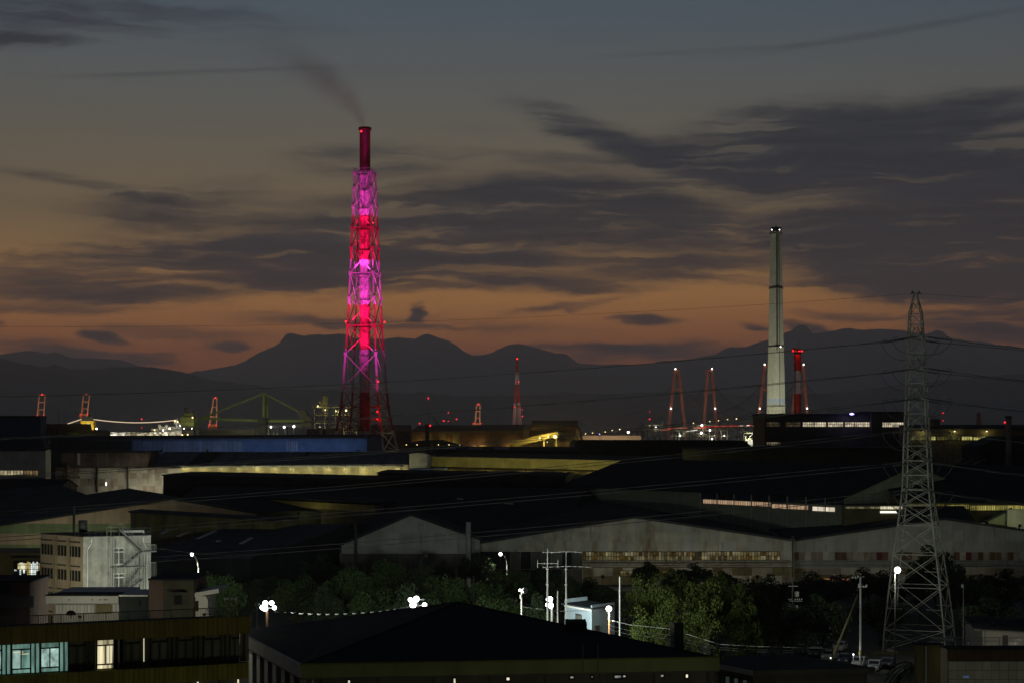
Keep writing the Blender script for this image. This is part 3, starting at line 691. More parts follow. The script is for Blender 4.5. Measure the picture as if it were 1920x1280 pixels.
p2 = plant('pipe_yard', 'low pipe yard with two bright lamps below the green boom crane', 503, 566, 797, 1180, 12, 9, 'steel_dark', 3, [(508, 800, 1.6), (533, 800, 2.0), (551, 799, 2.2), (500, 816, 1.0)], E_WHITE, 130, (1, .92, .7))
part(p2, 'tank_house', M['white_wall'], MB().box((gx(556, 1150), 1148, 0), (gx(577, 1150), 1156, gz(814, 1150))).box((gx(556, 1150), 1147, gz(812, 1150)), (gx(574, 1150), 1156, gz(807, 1150))))
p3 = plant('process_plant', 'dark pipe-clad process plant below the two left bridge towers', 1205, 1398, 796, 1600, 16, 12, 'steel_dark', 4, [(1275, 816, 1.5), (1315, 811, 2.0), (1331, 806, 1.6), (1316, 797, 2.0), (1358, 816, 1), (1335, 822, 1.5), (1230, 800, .8)], E_WHITE, 520, (1, .86, .52))
part(p3, 'lit_walkway', emit('walkway_light', (1, .93, .8), .9, ((.2, .2, .2), .7)), MB().prism([W(1286, 807.5, 1596), W(1308, 804.5, 1596), W(1308, 806.2, 1596), W(1286, 809.2, 1596)], (0, .5, 0)))
part(p3, 'flare_stack', M['steel_dark'], MB().beam(W(1203, 812, 1600), W(1203, 791, 1600), m_(3, 1600)).beam(W(1196, 803, 1600), W(1212, 803, 1600), m_(2, 1600)).beam(W(1242, 800, 1600), W(1242, 789, 1600), m_(3, 1600)))
p4 = plant('loading_plant', 'brightly lit white loading plant beside the window-striped mill', 1398, 1434, 811, 1450, 10, 21, 'galv', 3, [(1425, 817, 2.2), (1416, 828, 1.6), (1404, 822, 1.4)], E_YEL, 1100, (1, .93, .62))
part(p4, 'cladding', M['white_paint'], MB().box((gx(1402, 1440), 1442, 0), (gx(1436, 1440), 1447, gz(824, 1440)))); part(p4, 'vent_hood', M['steel_dark'], MB().lathe((gx(1411, 1430), 1432, 0), [(1.6, 20), (1.6, gz(838, 1430)), (3, gz(836, 1430)), (3, gz(833, 1430)), (.5, gz(832, 1430))], 10))
for k in range(5): light(p4, W(1403 + k * 7, 826, 1425), 450, (1, .95, .75))

# radio mast and other red-lit masts
Y = 2400; rm = zband('mast_bands', [(0, (.6, .4, .38)), (gz(775, Y), (.65, .5, .48)), (gz(756, Y), (.5, .05, .04)), (gz(722, Y), (.7, .6, .55)), (gz(698, Y), (.45, .03, .02))])
r = thing('radio_mast', 'slender red and white lattice radio mast with red lights, right of centre', 'radio mast', (gx(969, Y), Y, 0))
zz = [0] + [gz(y, Y) for y in (798, 780, 764, 750, 737, 725, 714, 704, 695, 687, 680, 673)]
lattice(r, gx(969.5, Y), Y, [(z, max(1.6, m_(1.8 + 19 * (1 - z / zz[-1]) ** 1.25, Y))) for z in zz], .3, .55, .3, rm)
for px, py, s in ((969.7, 673, 1.5), (973, 716, .9), (967, 716, .7), (964.7, 763, 1.5), (975.5, 763, 1), (979.5, 768, .8), (979.5, 780, 1)): bulb(r, (gx(px, Y), Y - 12, gz(py, Y)), m_(s, Y), E_RED)
light(r, (gx(940, Y), Y - 90, 20), 2.2e4, (1, .7, .6), 1, spot=60, aim=(gx(969, Y), Y, 90))
for i, (px, y0, yl, lab, Yd) in enumerate(((803, 746, (746,), 'faint lattice mast topped by one red light, right of the magenta chimney', 3200), (1218, 782, (785, 771), 'low mast with two red lights left of the bridge towers', 3600), (1768, 772, (774, 788, 797), 'thin mast with a bright red light above the roof vent', 3000), (266, 784, (785, 801), 'thin mast with two red lights beyond the ship light string', 3800),
                                           (841, 773, (773, 789), 'thin mast with two red lights between the radio mast and the chimney', 3700), (110, 770, (), 'thin bare antenna pole behind the rust-brown plant at far left', 1400), (787, 792, (793,), 'short post with a red light over the brown shed gap', 3000), (832, 787, (788,), 'short far post with a faint red light', 3900), (856, 784, (785,), 'another far post with a faint red light, near the rightmost container crane', 4000))):
    r = thing('light_mast', lab, 'mast', (gx(px, Yd), Yd, 0)); part(r, 'pole', M['bridge_red'] if yl else M['steel_dark'], MB().cyl((gx(px, Yd), Yd, 0), (gx(px, Yd), Yd, gz(y0, Yd)), m_(.8, Yd), m_(.35, Yd), 6))
    part(r, 'base_plate', M['concrete_dark'], MB().box((gx(px, Yd) - 2, Yd - 2, 0), (gx(px, Yd) + 2, Yd + 2, .6)))
    for j, y in enumerate(yl): bulb(r, (gx(px, Yd), Yd - 2, gz(y, Yd)), m_(1.25 if j == 0 else .8, Yd), E_RED)
Y = 3400; r = thing('far_pylon', 'small faint red lattice pylon near the right edge', 'pylon', (gx(1835, Y), Y, 0)); lattice(r, gx(1835, Y), Y, [(0, 12), (12, 10), (26, 8), (38, 6), (gz(773, Y), 3)], .4, 2, 1.0, M['bridge_red']); bulb(r, (gx(1835, Y), Y - 8, gz(799, Y)), 1.2, E_RED)

# ------------------------------------------------------------------ chimneys
# tall lattice-braced chimney, lit magenta
Y = 900.0; cx = gx(684.3, Y)
WH, RD = (.62, .58, .58), (.50, .028, .060)
bands = [(0, WH), (gz(811, Y), RD), (gz(738, Y), WH), (gz(656, Y), RD), (gz(575, Y), WH), (gz(491, Y), RD), (gz(405, Y), WH)]
cb_ = zband('lattice_paint', bands); sh_ = zband('shaft_paint_and_shade', bands + [(gz(322, Y), (.09, .008, .010))], var=.3)  # shaft's top band: the unlit red's darkness is put into the colour
T = thing('chimney_tower', 'tall red and white chimney in a lattice frame floodlit magenta', 'chimney', (cx, Y, 0))
part(T, 'shaft', sh_, MB().lathe((cx, Y, 0), [(m_(10.6, Y), 0), (m_(10.2, Y), gz(700, Y)), (m_(10.0, Y), gz(245, Y)), (m_(12.2, Y), gz(244.5, Y)), (m_(12.2, Y), gz(240, Y)), (m_(10.4, Y), gz(239, Y)), (m_(9, Y), gz(239.2, Y))], 40))
lvpx = [(845, 122), (811, 108), (786, 97), (762, 88.5), (727, 82), (664, 72), (611, 64.5), (560, 59.5), (513, 54.5), (467, 51), (428, 47.5), (389, 44.5), (355, 41.5), (326, 39.5)]
rot = R(-11.5); kE = math.cos(R(16)) + math.sin(R(16))
lv_ = [(0, m_(134 / kE, Y))] + [(gz(y, Y), m_(e / kE, Y)) for y, e in lvpx]
corner = lattice(T, cx, Y, lv_, rot, lambda z: .72 if z > 60 else 1.0, lambda z: .33, cb_, strutlv=(1, 2, 3, 4, 5, 7, 9, 11, 14))
for z, s in lv_[3:]:
    for k in range(4): c = corner(z, s, k); part(T, 'gusset', cb_, MB().box((c.x - .75, c.y - .75, z - .8), (c.x + .75, c.y + .75, z + .8)))
for (z, s) in (lv_[5], lv_[7], lv_[9], lv_[11], lv_[14]):          # ring platforms that guide the shaft
    rg_ = MB()
    for k in range(4): rg_.beam(corner(z, s, k), Vector((cx, Y, z)) + (corner(z, s, k) - Vector((cx, Y, z))).normalized() * m_(11, Y), .35)
    part(T, 'guide_arm', cb_, rg_)
for zz_ in range(5, 15):
    z, s = lv_[zz_]; dk = MB()
    for k in range(20):
        a0, a1 = 2 * math.pi * k / 20, 2 * math.pi * (k + 1) / 20; q = m_(11.2, Y)
        dk.beam((cx + q * math.cos(a0), Y + q * math.sin(a0), z - 1), (cx + q * math.cos(a1), Y + q * math.sin(a1), z - 1), .3)
    part(T, 'collar', cb_, dk)
rl = MB(); z, s = lv_[-1]
for k in range(4):
    a, b = corner(z, s, k), corner(z, s, (k + 1) % 4)
    for e in range(6): p = a.lerp(b, e / 6); rl.beam(p, p + Vector((0, 0, 2.2)), .14)
    rl.beam(a + Vector((0, 0, 2.2)), b + Vector((0, 0, 2.2)), .14)
part(T, 'top_railing', cb_, rl)
part(T, 'ladder', cb_, MB().box((cx - .3, Y - m_(10.9, Y), 20), (cx + .3, Y - m_(10.4, Y), gz(330, Y))))
for px, py, s in ((675, 242, 2.1), (699, 418, 1.5), (648.5, 603, 2.0), (721, 604, 1.9), (709, 715, 1.9), (707, 771, 1.3), (707, 785, .9)):
    bulb(T, (gx(px, Y - 12), Y - 12 if py > 300 else Y - 5, gz(py, Y - 12)), m_(s, Y), E_RED)
    light(T, (gx(px, Y - 14), Y - 14, gz(py, Y - 14)), 15, (1, .05, .04), .4)
MAG = (1, .045, .60)
def floodlight(label, p, aim, watts, cone, col, grp=None, size=.7):
    p = Vector(p); aim = Vector(aim); d = (aim - p).normalized(); r = thing('floodlight', label, 'floodlight', (p.x, p.y, p.z - 1.2), grp)
    part(r, 'stand', M['steel_dark'], MB().box((p.x - .5, p.y - .2, p.z - 1.2), (p.x - .4, p.y + .2, p.z + .2)).box((p.x + .4, p.y - .2, p.z - 1.2), (p.x + .5, p.y + .2, p.z + .2)).box((p.x - .5, p.y - .3, p.z - 1.2), (p.x + .5, p.y + .3, p.z - 1.1)))
    part(r, 'housing', M['steel_dark'], MB().cyl(p - d * .5, p, .25, .38, 10)); part(r, 'lens', E_COOL, MB().cyl(p + d * .005, p + d * .03, .34, n=10))
    light(r, p + d * .3, watts, col, .35, spot=cone, aim=aim)
floodlight('floodlight on the ground lighting the chimney from the front left', (cx - 34, Y - 62, 1.2), (cx, Y, 120), 0.78e5, 36, MAG, 'floodlights around the lattice chimney')
floodlight('floodlight on the ground lighting the chimney from the front right', (cx + 30, Y - 60, 1.2), (cx, Y, 120), 0.78e5, 36, MAG, 'floodlights around the lattice chimney')
for i, (li, dw) in enumerate(((6, 0.12e4), (7, 0.17e4), (9, 0.17e4), (11, 0.06e4))):       # lamps hung on the frame itself, washing the shaft
    z, s = lv_[li]; u = -math.sin(-rot)
    for sd in (-1, 1):
        p = corner(z, s, 0).lerp(corner(z, s, 1), .22 if sd < 0 else .78) + Vector((0, -3.0, -1))
        fl = part(T, 'floodlight', M['steel_dark'], MB().box(p - Vector((.5, .3, .3)), p + Vector((.5, .3, 0))))
        light(T, p + Vector((0, .1, .4)), dw, MAG, .3, spot=75, aim=(cx, Y - 1, z + 16), blend=.8)
# smoke drifting off its top
sm = bpy.data.materials.new('smoke'); sm.use_nodes = True; n_ = sm.node_tree; n_.nodes.remove(n_.nodes['Principled BSDF'])
pv = nd(n_, 'ShaderNodeVolumePrincipled'); pv.inputs['Color'].default_value = (.34, .24, .23, 1); n_.links.new(pv.outputs[0], n_.nodes['Material Output'].inputs['Volume'])
tc = nd(n_, 'ShaderNodeTexCoord'); sx = nd(n_, 'ShaderNodeSeparateXYZ'); n_.links.new(tc.outputs['UV'], sx.inputs[0])
geo = nd(n_, 'ShaderNodeNewGeometry'); ns = nd(n_, 'ShaderNodeTexNoise'); ns.inputs['Scale'].default_value = .045; ns.inputs['Detail'].default_value = 4
n_.links.new(geo.outputs['Position'], ns.inputs['Vector'])
top = Vector((cx, Y, gz(238, Y)))
ax = [Vector((gx(px, Y), Y, gz(py, Y))) for px, py in ((683, 236), (668, 206), (640, 174), (600, 140), (548, 108), (490, 82), (430, 60), (360, 40))]
rad = [m_(q, Y) for q in (9, 22, 34, 44, 52, 58, 60, 56)]
mb = MB(); nr = 14
for k, (p, q) in enumerate(zip(ax, rad)):
    t = (ax[min(k + 1, 7)] - ax[max(k - 1, 0)]).normalized(); a = t.cross(Vector((0, 1, 0))).normalized(); b = Vector((0, 1, 0))
    mb.v += [tuple(p + (a * math.cos(2 * math.pi * i / nr) + b * math.sin(2 * math.pi * i / nr)) * q) for i in range(nr)]
for k in range(7):
    for i in range(nr): mb.f.append((k * nr + i, k * nr + (i + 1) % nr, (k + 1) * nr + (i + 1) % nr, (k + 1) * nr + i)); mb.sm.append(True)
mb.f += [tuple(range(nr)), tuple(reversed(range(7 * nr, 8 * nr)))]; mb.sm += [False, False]
# density: strongest on the plume's axis near the mouth, torn by noise, thinning downwind
def nm(op, a, b=None, cl=False):
    n = nd(n_, 'ShaderNodeMath', operation=op); n.use_clamp = cl
    for i, q in enumerate((a, b)):
        if q is None: continue
        if isinstance(q, (int, float)): n.inputs[i].default_value = q
        else: n_.links.new(q, n.inputs[i])
    return n.outputs[0]
best = None
for k in range(7):                                   # distance to the plume's axis, piece by piece, over the local radius
    p, q = ax[k], ax[k + 1]; d = q - p; l2 = d.length_squared
    v1 = nd(n_, 'ShaderNodeVectorMath', operation='SUBTRACT'); n_.links.new(geo.outputs['Position'], v1.inputs[0]); v1.inputs[1].default_value = p
    dt = nd(n_, 'ShaderNodeVectorMath', operation='DOT_PRODUCT'); n_.links.new(v1.outputs[0], dt.inputs[0]); dt.inputs[1].default_value = d / l2
    t = nm('ADD', dt.outputs['Value'], 0, True)
    s1 = nd(n_, 'ShaderNodeVectorMath', operation='SCALE'); s1.inputs[0].default_value = d; n_.links.new(t, s1.inputs['Scale'])
    v2 = nd(n_, 'ShaderNodeVectorMath', operation='SUBTRACT'); n_.links.new(v1.outputs[0], v2.inputs[0]); n_.links.new(s1.outputs[0], v2.inputs[1])
    ln = nd(n_, 'ShaderNodeVectorMath', operation='LENGTH'); n_.links.new(v2.outputs[0], ln.inputs[0])
    rr_ = nm('ADD', nm('MULTIPLY', t, rad[k + 1] - rad[k]), rad[k] * 1.0)
    f = nm('SUBTRACT', 1, nm('DIVIDE', ln.outputs['Value'], rr_), True)
    g0, g1 = [(1.0 - e / 7) ** 1.5 / (rad[e] / 4.5) ** .6 for e in (k, k + 1)]
    f = nm('MULTIPLY', nm('POWER', f, 1.3), nm('ADD', nm('MULTIPLY', t, g1 - g0), g0))
    best = f if best is None else nm('MAXIMUM', best, f)
den = nm('MULTIPLY', nm('MULTIPLY', best, .17), nm('MULTIPLY', nm('SUBTRACT', ns.outputs['Fac'], .25, True), 2.2))
n_.links.new(den, pv.inputs['Density'])
mb.f = [tuple(reversed(q)) for q in mb.f]; so = struct('smoke', sm, mb, 'stuff'); so['label'] = 'faint reddish smoke drifting up and left from the lit chimney'

# tall white chimney
Y = 1000.0; cx2 = gx(1455, Y); wc = zband('white_chimney_paint', [(0, (.50, .50, .40)), (gz(758, Y), (.42, .50, .60)), (gz(749, Y), (.56, .57, .47)), (gz(437, Y), (.035, .033, .03))], var=.10)
C2 = thing('chimney', 'tall pale concrete chimney with a dark cap and ring platforms', 'chimney', (cx2, Y, 0))
part(C2, 'shaft', wc, MB().lathe((cx2, Y, 0), [(m_(21, Y), 0), (m_(17.3, Y), gz(775, Y)), (m_(15.9, Y), gz(700, Y)), (m_(14.4, Y), gz(650, Y)), (m_(12.4, Y), gz(541, Y)), (m_(10.3, Y), gz(437, Y)), (m_(10.1, Y), gz(427, Y)), (m_(8.5, Y), gz(426.5, Y))], 40))
for py, w, h, mm in ((762, 17.5, 4, 'concrete'), (651, 16.2, 2.4, 'concrete'), (541, 14, 2.2, 'concrete_dark'), (438, 12, 2.5, 'concrete_dark')):
    pl = part(C2, 'ring_platform', M[mm], MB().lathe((cx2, Y, 0), [(m_(w - 2.5, Y), gz(py + h / 2, Y)), (m_(w, Y), gz(py + h / 3, Y)), (m_(w, Y), gz(py - h / 2, Y)), (m_(w - 2.5, Y), gz(py - h / 2, Y))], 32))
part(C2, 'ladder_rail', M['concrete_dark'], MB().prism([(cx2 - .4, Y - m_(16.4, Y), gz(762, Y)), (cx2 + .5, Y - m_(16.4, Y), gz(762, Y)), (cx2 + .5, Y - m_(10.7, Y), gz(437, Y)), (cx2 - .4, Y - m_(10.7, Y), gz(437, Y))], (0, .9, 0)).beam((cx2 + 1.4, Y - m_(16, Y), gz(762, Y)), (cx2 + 1.2, Y - m_(10.4, Y), gz(437, Y)), .25))
part(C2, 'lightning_rod', M['steel_dark'], MB().cyl(W(1455, 427, Y), W(1455, 421, Y), .15, n=6))
for px, py, s in ((1447, 431, 1.1), (1461.5, 431, 1.1), (1463.5, 650, 1.3)): part(C2, 'white_lamp', E_WHITE, MB().ball(W(px, py, Y - 4.2), m_(s * .85, Y), 7))
floodlight('floodlight on the ground washing the pale chimney from the left', (cx2 - 45, Y - 45, 1.2), (cx2, Y, 72), 2.6e4, 95, (1, .97, .76), 'floodlights around the pale chimney'); floodlight('floodlight on the ground washing the pale chimney from the right', (cx2 + 48, Y - 38, 1.2), (cx2, Y, 72), 2.6e4, 95, (1, .97, .76), 'floodlights around the pale chimney')
# short red and white stack
Y = 880.0; cx3 = gx(1495.5, Y); C3 = thing('red_white_stack', 'short red and white chimney topped by red lights, right of the pale chimney', 'chimney', (cx3, Y, 0))
sb = zband('stack_paint', [(0, (.5, .035, .02)), (gz(739, Y), (.55, .55, .52)), (gz(697, Y), (.5, .035, .02)), (gz(662, Y), (.08, .02, .018))], var=.3)
pr = []; y_ = 800.0; k = 0
while y_ > 662: pr.append((m_(6.1 + (1.0 if k % 2 else 0) + rng.random() * .5, Y), gz(y_, Y))); y_ -= 4.2 if k % 2 else 8; k += 1
part(C3, 'shaft', sb, MB().lathe((cx3, Y, 0), [(m_(7, Y), 0)] + pr + [(m_(5, Y), gz(654, Y))], 20))
part(C3, 'top_platform', M['steel_dark'], MB().lathe((cx3, Y, 0), [(m_(6, Y), gz(663, Y)), (m_(10.5, Y), gz(661, Y)), (m_(10.5, Y), gz(657.5, Y)), (m_(6, Y), gz(657, Y))], 16).box((cx3 - 2.4, Y - 1.5, gz(657, Y)), (cx3 - .2, Y + 1, gz(652, Y))))
rl = MB()
for k in range(14): a = 2 * math.pi * k / 14; rl.beam((cx3 + 2.55 * math.cos(a), Y + 2.55 * math.sin(a), gz(657.5, Y)), (cx3 + 2.55 * math.cos(a), Y + 2.55 * math.sin(a), gz(653, Y)), .08)
part(C3, 'railing', M['steel_dark'], rl); part(C3, 'ladder', M['steel_dark'], MB().box((cx3 - 1.7, Y - 1.75, 30), (cx3 - 1.3, Y - 1.5, gz(660, Y)))); part(C3, 'antenna', M['steel_dark'], MB().cyl(W(1498, 655, Y), W(1498, 640, Y), .06, n=5))
for px, s in ((1487, 2.0), (1503.5, 2.0), (1498.5, 1.5), (1492, 1.0)): bulb(C3, W(px, 657.5, Y - 3), m_(s, Y), E_RED); light(C3, W(px, 656, Y - 4), 14, (1, .03, .03), .3)
light(C3, W(1480, 785, Y - 30), 600, (1, .8, .7), .5, spot=100, aim=(cx3, Y, 60))
# small stacks
def stack(name, label, px, w, ytop, Y, m, cap=1.15, lamp=None, ladder=False):
    r = thing(name, label, 'chimney', (gx(px, Y), Y, 0)); x = gx(px, Y); q = m_(w / 2, Y); z = gz(ytop, Y)
    part(r, 'shaft', M[m], MB().lathe((x, Y, 0), [(q * 1.05, 0), (q, z - q)], 16)); part(r, 'rim', M['steel_dark'] if cap > 1 else M[m], MB().lathe((x, Y, 0), [(q * cap, z - q), (q * cap, z), (q * .8, z)], 16))
    if ladder:
        lm = MB().beam((x + q * 1.9, Y, 0), (x + q * 1.9, Y, z - q * 6), .12).beam((x + q * 2.6, Y, 0), (x + q * 2.6, Y, z - q * 6), .12)
        for k in range(int(z / 1.2) - 6): lm.beam((x + q * 1.9, Y, k * 1.2), (x + q * 2.6, Y, k * 1.2), .08)
        part(r, 'ladder_frame', M['steel'], lm)
    if lamp: bulb(r, W(lamp[0], lamp[1], Y - q - .5), m_(1.6, Y), E_RED)
    return r
stack('steel_stack', 'dark steel chimney with a ladder frame, just right of the lattice chimney foot', 801, 7.5, 795, 690, 'steel_dark', lamp=(806.5, 797), ladder=True)
stack('steel_stack', 'tall dark chimney by the right edge with a red light', 1891, 10.5, 779, 540, 'concrete_dark', lamp=(1884, 791))
stack('vent_pipe', 'pale grey square-cut vent pipe between the grey gable and the rusty gable', 878, 9.5, 978, 405, 'steel', cap=1.0)
stack('vent_pipe', 'twin-flue dark pipe above the flat-roofed white block', 138.5, 4.6, 948, 262, 'steel_dark')
vp = thing('hooked_pipe', 'dark hooked exhaust pipe on the left slope of the grey gable', 'pipe', (gx(667, 408), 408, 0)); part(vp, 'riser', M['steel_dark'], MB().cyl((gx(667, 408), 408, 0), W(667, 985, 408), .32, n=10)); part(vp, 'elbow', M['steel_dark'], MB().path([W(667, 985, 408), W(666.4, 983, 408), W(664.5, 982.6, 408), W(663, 985, 408)], .36, 10))

# ------------------------------------------------------------------ the works: sheds from far to near
def eave_lamp(root, p, watts, col=(1, .85, .45), m=None, r=.2):
    part(root, 'wall_lamp', m or E_YEL, MB().box(p - Vector((.25, .15, .12)), p + Vector((.25, .15, .12)))); light(root, p + Vector((0, -.35, -.25)), watts, col, r)


# far brown sheds behind the lattice chimney
r, A, B, d, n = longshed('ore_shed', 'long red-brown shed with a gap, behind the foot of the lattice chimney', 'shed', (664, 808, 1120), (766, 808, 1120), 40, 'brown_clad', 'rust_brown', ridge_py=797)
r, A, B, d, n = longshed('ore_shed', 'long red-brown shed between the dark steel chimney and the brown gabled hall', 'shed', (772, 809, 1110), (992, 807, 1100), 40, 'yellow_wall', 'rust_brown', ridge_py=797)
panels(r, A, B, [(0, 6), (B - A).length and (0, A.z - .5), ((B - A).length, A.z - .5), ((B - A).length, 6)], steps(0, (B - A).length, 4.2), [6, 20, 27, A.z], [M['rust_brown'], M['yellow_wall'], M['rust_brown']], gap=.15)
wallbox(r, A, d, n, 46, 50, 22, 28, .2, .5, 'shutter_door', M['yellow_wall'])
for s in (5, 22, 40, 60): eave_lamp(r, A + d * s - n * 1.2 + Vector((0, 0, -9)), 260, (1, .7, .25), E_WARM)
r, Ps = gable('conveyor_gallery', 'dark round-backed store in front of the long red-brown shed', 'store', [(757, 831), (790, 826), (826, 825), (858, 833), (880, 840)], 1060, 26, 0, 'dark_wall', 'black_roof', trim=None)
for s in range(6): bulb(r, W(762 + s * 20, 833, 1050), m_(.7, 1050), E_WARM, 'yard_lamp')
r, Ps = gable('brown_hall', 'brown gabled hall with a wide roof above the yellow-lit conveyor', 'hall', [(992, 830), (992, 806), (998, 797), (1083, 797), (1091, 812), (1091, 830)], 1050, 30, -3, 'rust_brown', 'rust_brown', trim=None)
part(r, 'upper_roof', M['rust_brown'], MB().prism([W(996, 800, 1046), W(1084, 800, 1046), W(1084, 787.5, 1062), W(998, 787.5, 1062)], (0, 3, -2))); part(r, 'buttress', M['brown_clad'], MB().beam(W(1090, 830, 1044), W(1083, 802, 1046), 2).beam(W(1078, 828, 1044), W(1084, 806, 1046), 1))
panels(r, Ps[0], Ps[-1], [(0, 18), (0, 33), (29, 33), (29, 18)], steps(0, 29, 3), [18, 27, 32], [M['rust_brown'], M['yellow_wall']], gap=.12)
cv = thing('conveyor', 'sloping yellow-lit conveyor bridge in front of the brown hall', 'conveyor', (gx(1010, 1030), 1030, 0)); part(cv, 'gallery', M['yellow_wall'], MB().beam(W(960, 832, 1035), W(1047, 813, 1030), 3, 3)); part(cv, 'trestle', M['yellow_wall'], MB().beam((gx(1020, 1032), 1032, 0), W(1020, 820, 1032), .7).beam((gx(1043, 1031), 1031, 0), W(1043, 816, 1031), .7))
for px, py, s, w in ((1041, 818, 3.4, 2600), (1012, 820, 1.6, 900), (1028, 818, 1.7, 900), (1026, 828, .7, 100)):
    part(cv, 'work_lamp', E_YEL, MB().ball(W(px, py, 1024), m_(s, 1024), 7)); light(cv, W(px, py, 1022), w, (1, .72, .2), .4)
for px in (992.5, 1057.5):
    q = W(px, 838.5, 760); r = thing('yard_light', '%s round white light on the edge of the dark roof below the brown hall' % ('left' if px < 1000 else 'right'), 'yard light', (q.x, 760, q.z - 1.6)); part(r, 'post', M['steel_dark'], MB().beam(q - Vector((0, 0, 1.6)), q, .15)); part(r, 'lamp_head', E_WHITE, MB().ball(q, m_(1.9, 760), 7)); light(r, q + Vector((0, -.8, 0)), 60)
# beige quay shed
longshed('quay_shed', 'long low beige quay shed lit warm below the motorway ramp', 'shed', (1090, 816.5, 1900), (1202, 816.5, 1900), 30, 'cream', 'steel')
r = thing('quay_lights', 'row of warm lamps along the beige quay shed', 'lamp row', (gx(1090, 1870), 1870, 0)); part(r, 'post', M['steel_dark'], MB().beam((gx(1120, 1870), 1870, 0), (gx(1120, 1870), 1870, 22), .3)); part(r, 'lamp_head', E_WARM, MB().ball((gx(1120, 1870), 1870, 22), .5, 6)); light(r, (gx(1120, 1870), 1860, 23), 4000, (1, .6, .3)); light(r, (gx(1170, 1870), 1860, 23), 4000, (1, .6, .3))
for px, py, wd, mm, lab in ((1178, 809.5, 2.2, E_WHITE, 'bright white lamp on the motorway ramp beside the flare stack'), (1124, 813, 1.2, E_BLUE, 'bluish sign lamp at the foot of the motorway ramp')):
    q = W(px, py, 1880); r = thing('quay_lamp', lab, 'lamp', (q.x, 1880, 0)); part(r, 'post', M['steel_dark'], MB().beam((q.x, 1880, 0), q, .3)); part(r, 'lamp_head', mm, MB().ball(q, m_(wd, 1880), 7))

# mill with a lit window strip
Y = 800; r, A, B, d, n = longshed('rolling_mill', 'tall dark mill with a strip of lit windows under the pale chimney', 'mill', (1434, 779, Y), (1634, 779, Y), 40, 'olive_dark', 'black_roof', rise=.2, trim='black_roof', th=.9)
S = lambda px: (px - 1434) * Y / F
wl = emit('mill_window', (1, .84, .60), .5, ((.35, .35, .8), .55)); wd_ = emit('mill_window_dim', (.8, .6, .35), .045, ((.5, .5, .5), .8))
for a, b, mm in ((1437, 1463, wd_), (1473, 1501, wd_), (1505, 1526, wl), (1527, 1549, wl), (1552, 1581, wl), (1584, 1601, wl), (1602, 1634, wl)):
    panes(r, A, d, n, S(a), S(b), gz(799.5, Y), gz(790.5, Y), max(3, int((b - a) / 4)), 2, mm, bar=.16)
panes(r, A, d, n, S(1437), S(1463), gz(834, Y), gz(828, Y), 6, 2, emit('mill_window_low', (1, .85, .5), .12, ((.3, .3, .3), .8)), bar=.16)
panels(r, A, B, [(0, 20), (0, A.z - .6), (S(1634), A.z - .6), (S(1634), 20)], steps(0, S(1634), 7.6), [20, gz(816.5, Y), gz(800.6, Y)], [M['olive_dark']], gap=.25); wallbox(r, A, d, n, 0, S(1634), gz(817.5, Y), gz(816, Y), .1, .5, 'ledge', M['steel_dark'])
rl = MB(); rl.beam(A + Vector((0, 0, 2.2)), B + Vector((0, 0, 2.2)), .08)
for i in range(30): p = A.lerp(B, i / 29); rl.beam(p + Vector((0, 0, .8)), p + Vector((0, 0, 2.2)), .07)
part(r, 'railing', M['steel_dark'], rl)
bl_ = thing('roof_beacon', 'bright violet-blue lamp on the roof edge of the window-striped mill', 'beacon', W(1597, 779, 796)); part(bl_, 'post', M['steel_dark'], MB().beam(W(1597, 779, 796), W(1597, 776, 796), .3)); part(bl_, 'lamp_head', E_BLUE, MB().lathe(W(1597, 775.5, 796), [(.2, -.45), (.95, -.15), (.95, .15), (.2, .45)], 12)); light(bl_, W(1597, 775, 794), 120, (.4, .35, 1))
Y = 796; r, A, B, d, n = longshed('mill_annex', 'slightly taller dark mill bay behind the pylon with one lit window', 'mill', (1634, 775, Y), (1705, 775, Y), 42, 'olive_dark', 'black_roof', rise=.2, trim='black_roof', th=.9)
panes(r, A, d, n, (1654 - 1634) * Y / F, (1694 - 1634) * Y / F, gz(800, Y), gz(791, Y), 10, 2, wl, bar=.16)
Y = 780; r, A, B, d, n = longshed('yellow_lit_mill', 'long low mill with dim yellow windows, right of the pylon', 'mill', (1700, 803, Y), (1990, 803, Y), 36, 'olive_wall', 'black_roof', ridge_py=797, trim='black_roof')
S2 = lambda px: (px - 1700) * Y / F
wy = emit('mill_window_yellow', (1, .92, .28), .34, ((.25, .25, .6), .55)); wyd = emit('mill_window_yellow_dim', (.8, .72, .2), .07, ((.4, .4, .4), .8))
for a, b, mm in ((1705, 1738, wyd), (1741, 1754, wy), (1756, 1800, wyd), (1803, 1823, wy), (1825, 1849, wy), (1851, 1878, wy), (1880, 1940, wyd)): panes(r, A, d, n, S2(a), S2(b), gz(824.5, Y), gz(817.5, Y), max(3, int((b - a) / 4.5)), 1, mm, bar=.16)
panels(r, A, B, [(0, gz(833, Y)), (0, gz(825, Y)), (S2(1900), gz(825, Y)), (S2(1900), gz(833, Y))], steps(0, S2(1900), 5), [gz(833, Y), gz(825, Y)], [M['olive_wall']], gap=.2)
for px in (1730, 1790, 1850): eave_lamp(r, W(px, 808, Y - 1.6), 25, (1, .85, .4))
vt = thing('roof_vent', 'dark square roof vent with railing, right of the pylon', 'vent', W(1752, 800, 782)); part(vt, 'body', M['steel_dark'], MB().box(W(1747, 800, 780), W(1759, 785, 784))); part(vt, 'railing', M['steel_dark'], MB().path([W(1743, 800, 779), W(1743, 788, 779), W(1748, 786, 779)], .12).path([W(1749, 785, 779), W(1749, 782, 779), W(1758, 782, 779), W(1758, 785, 779)], .1).path([W(1753, 785, 779), W(1753, 782, 779)], .1))
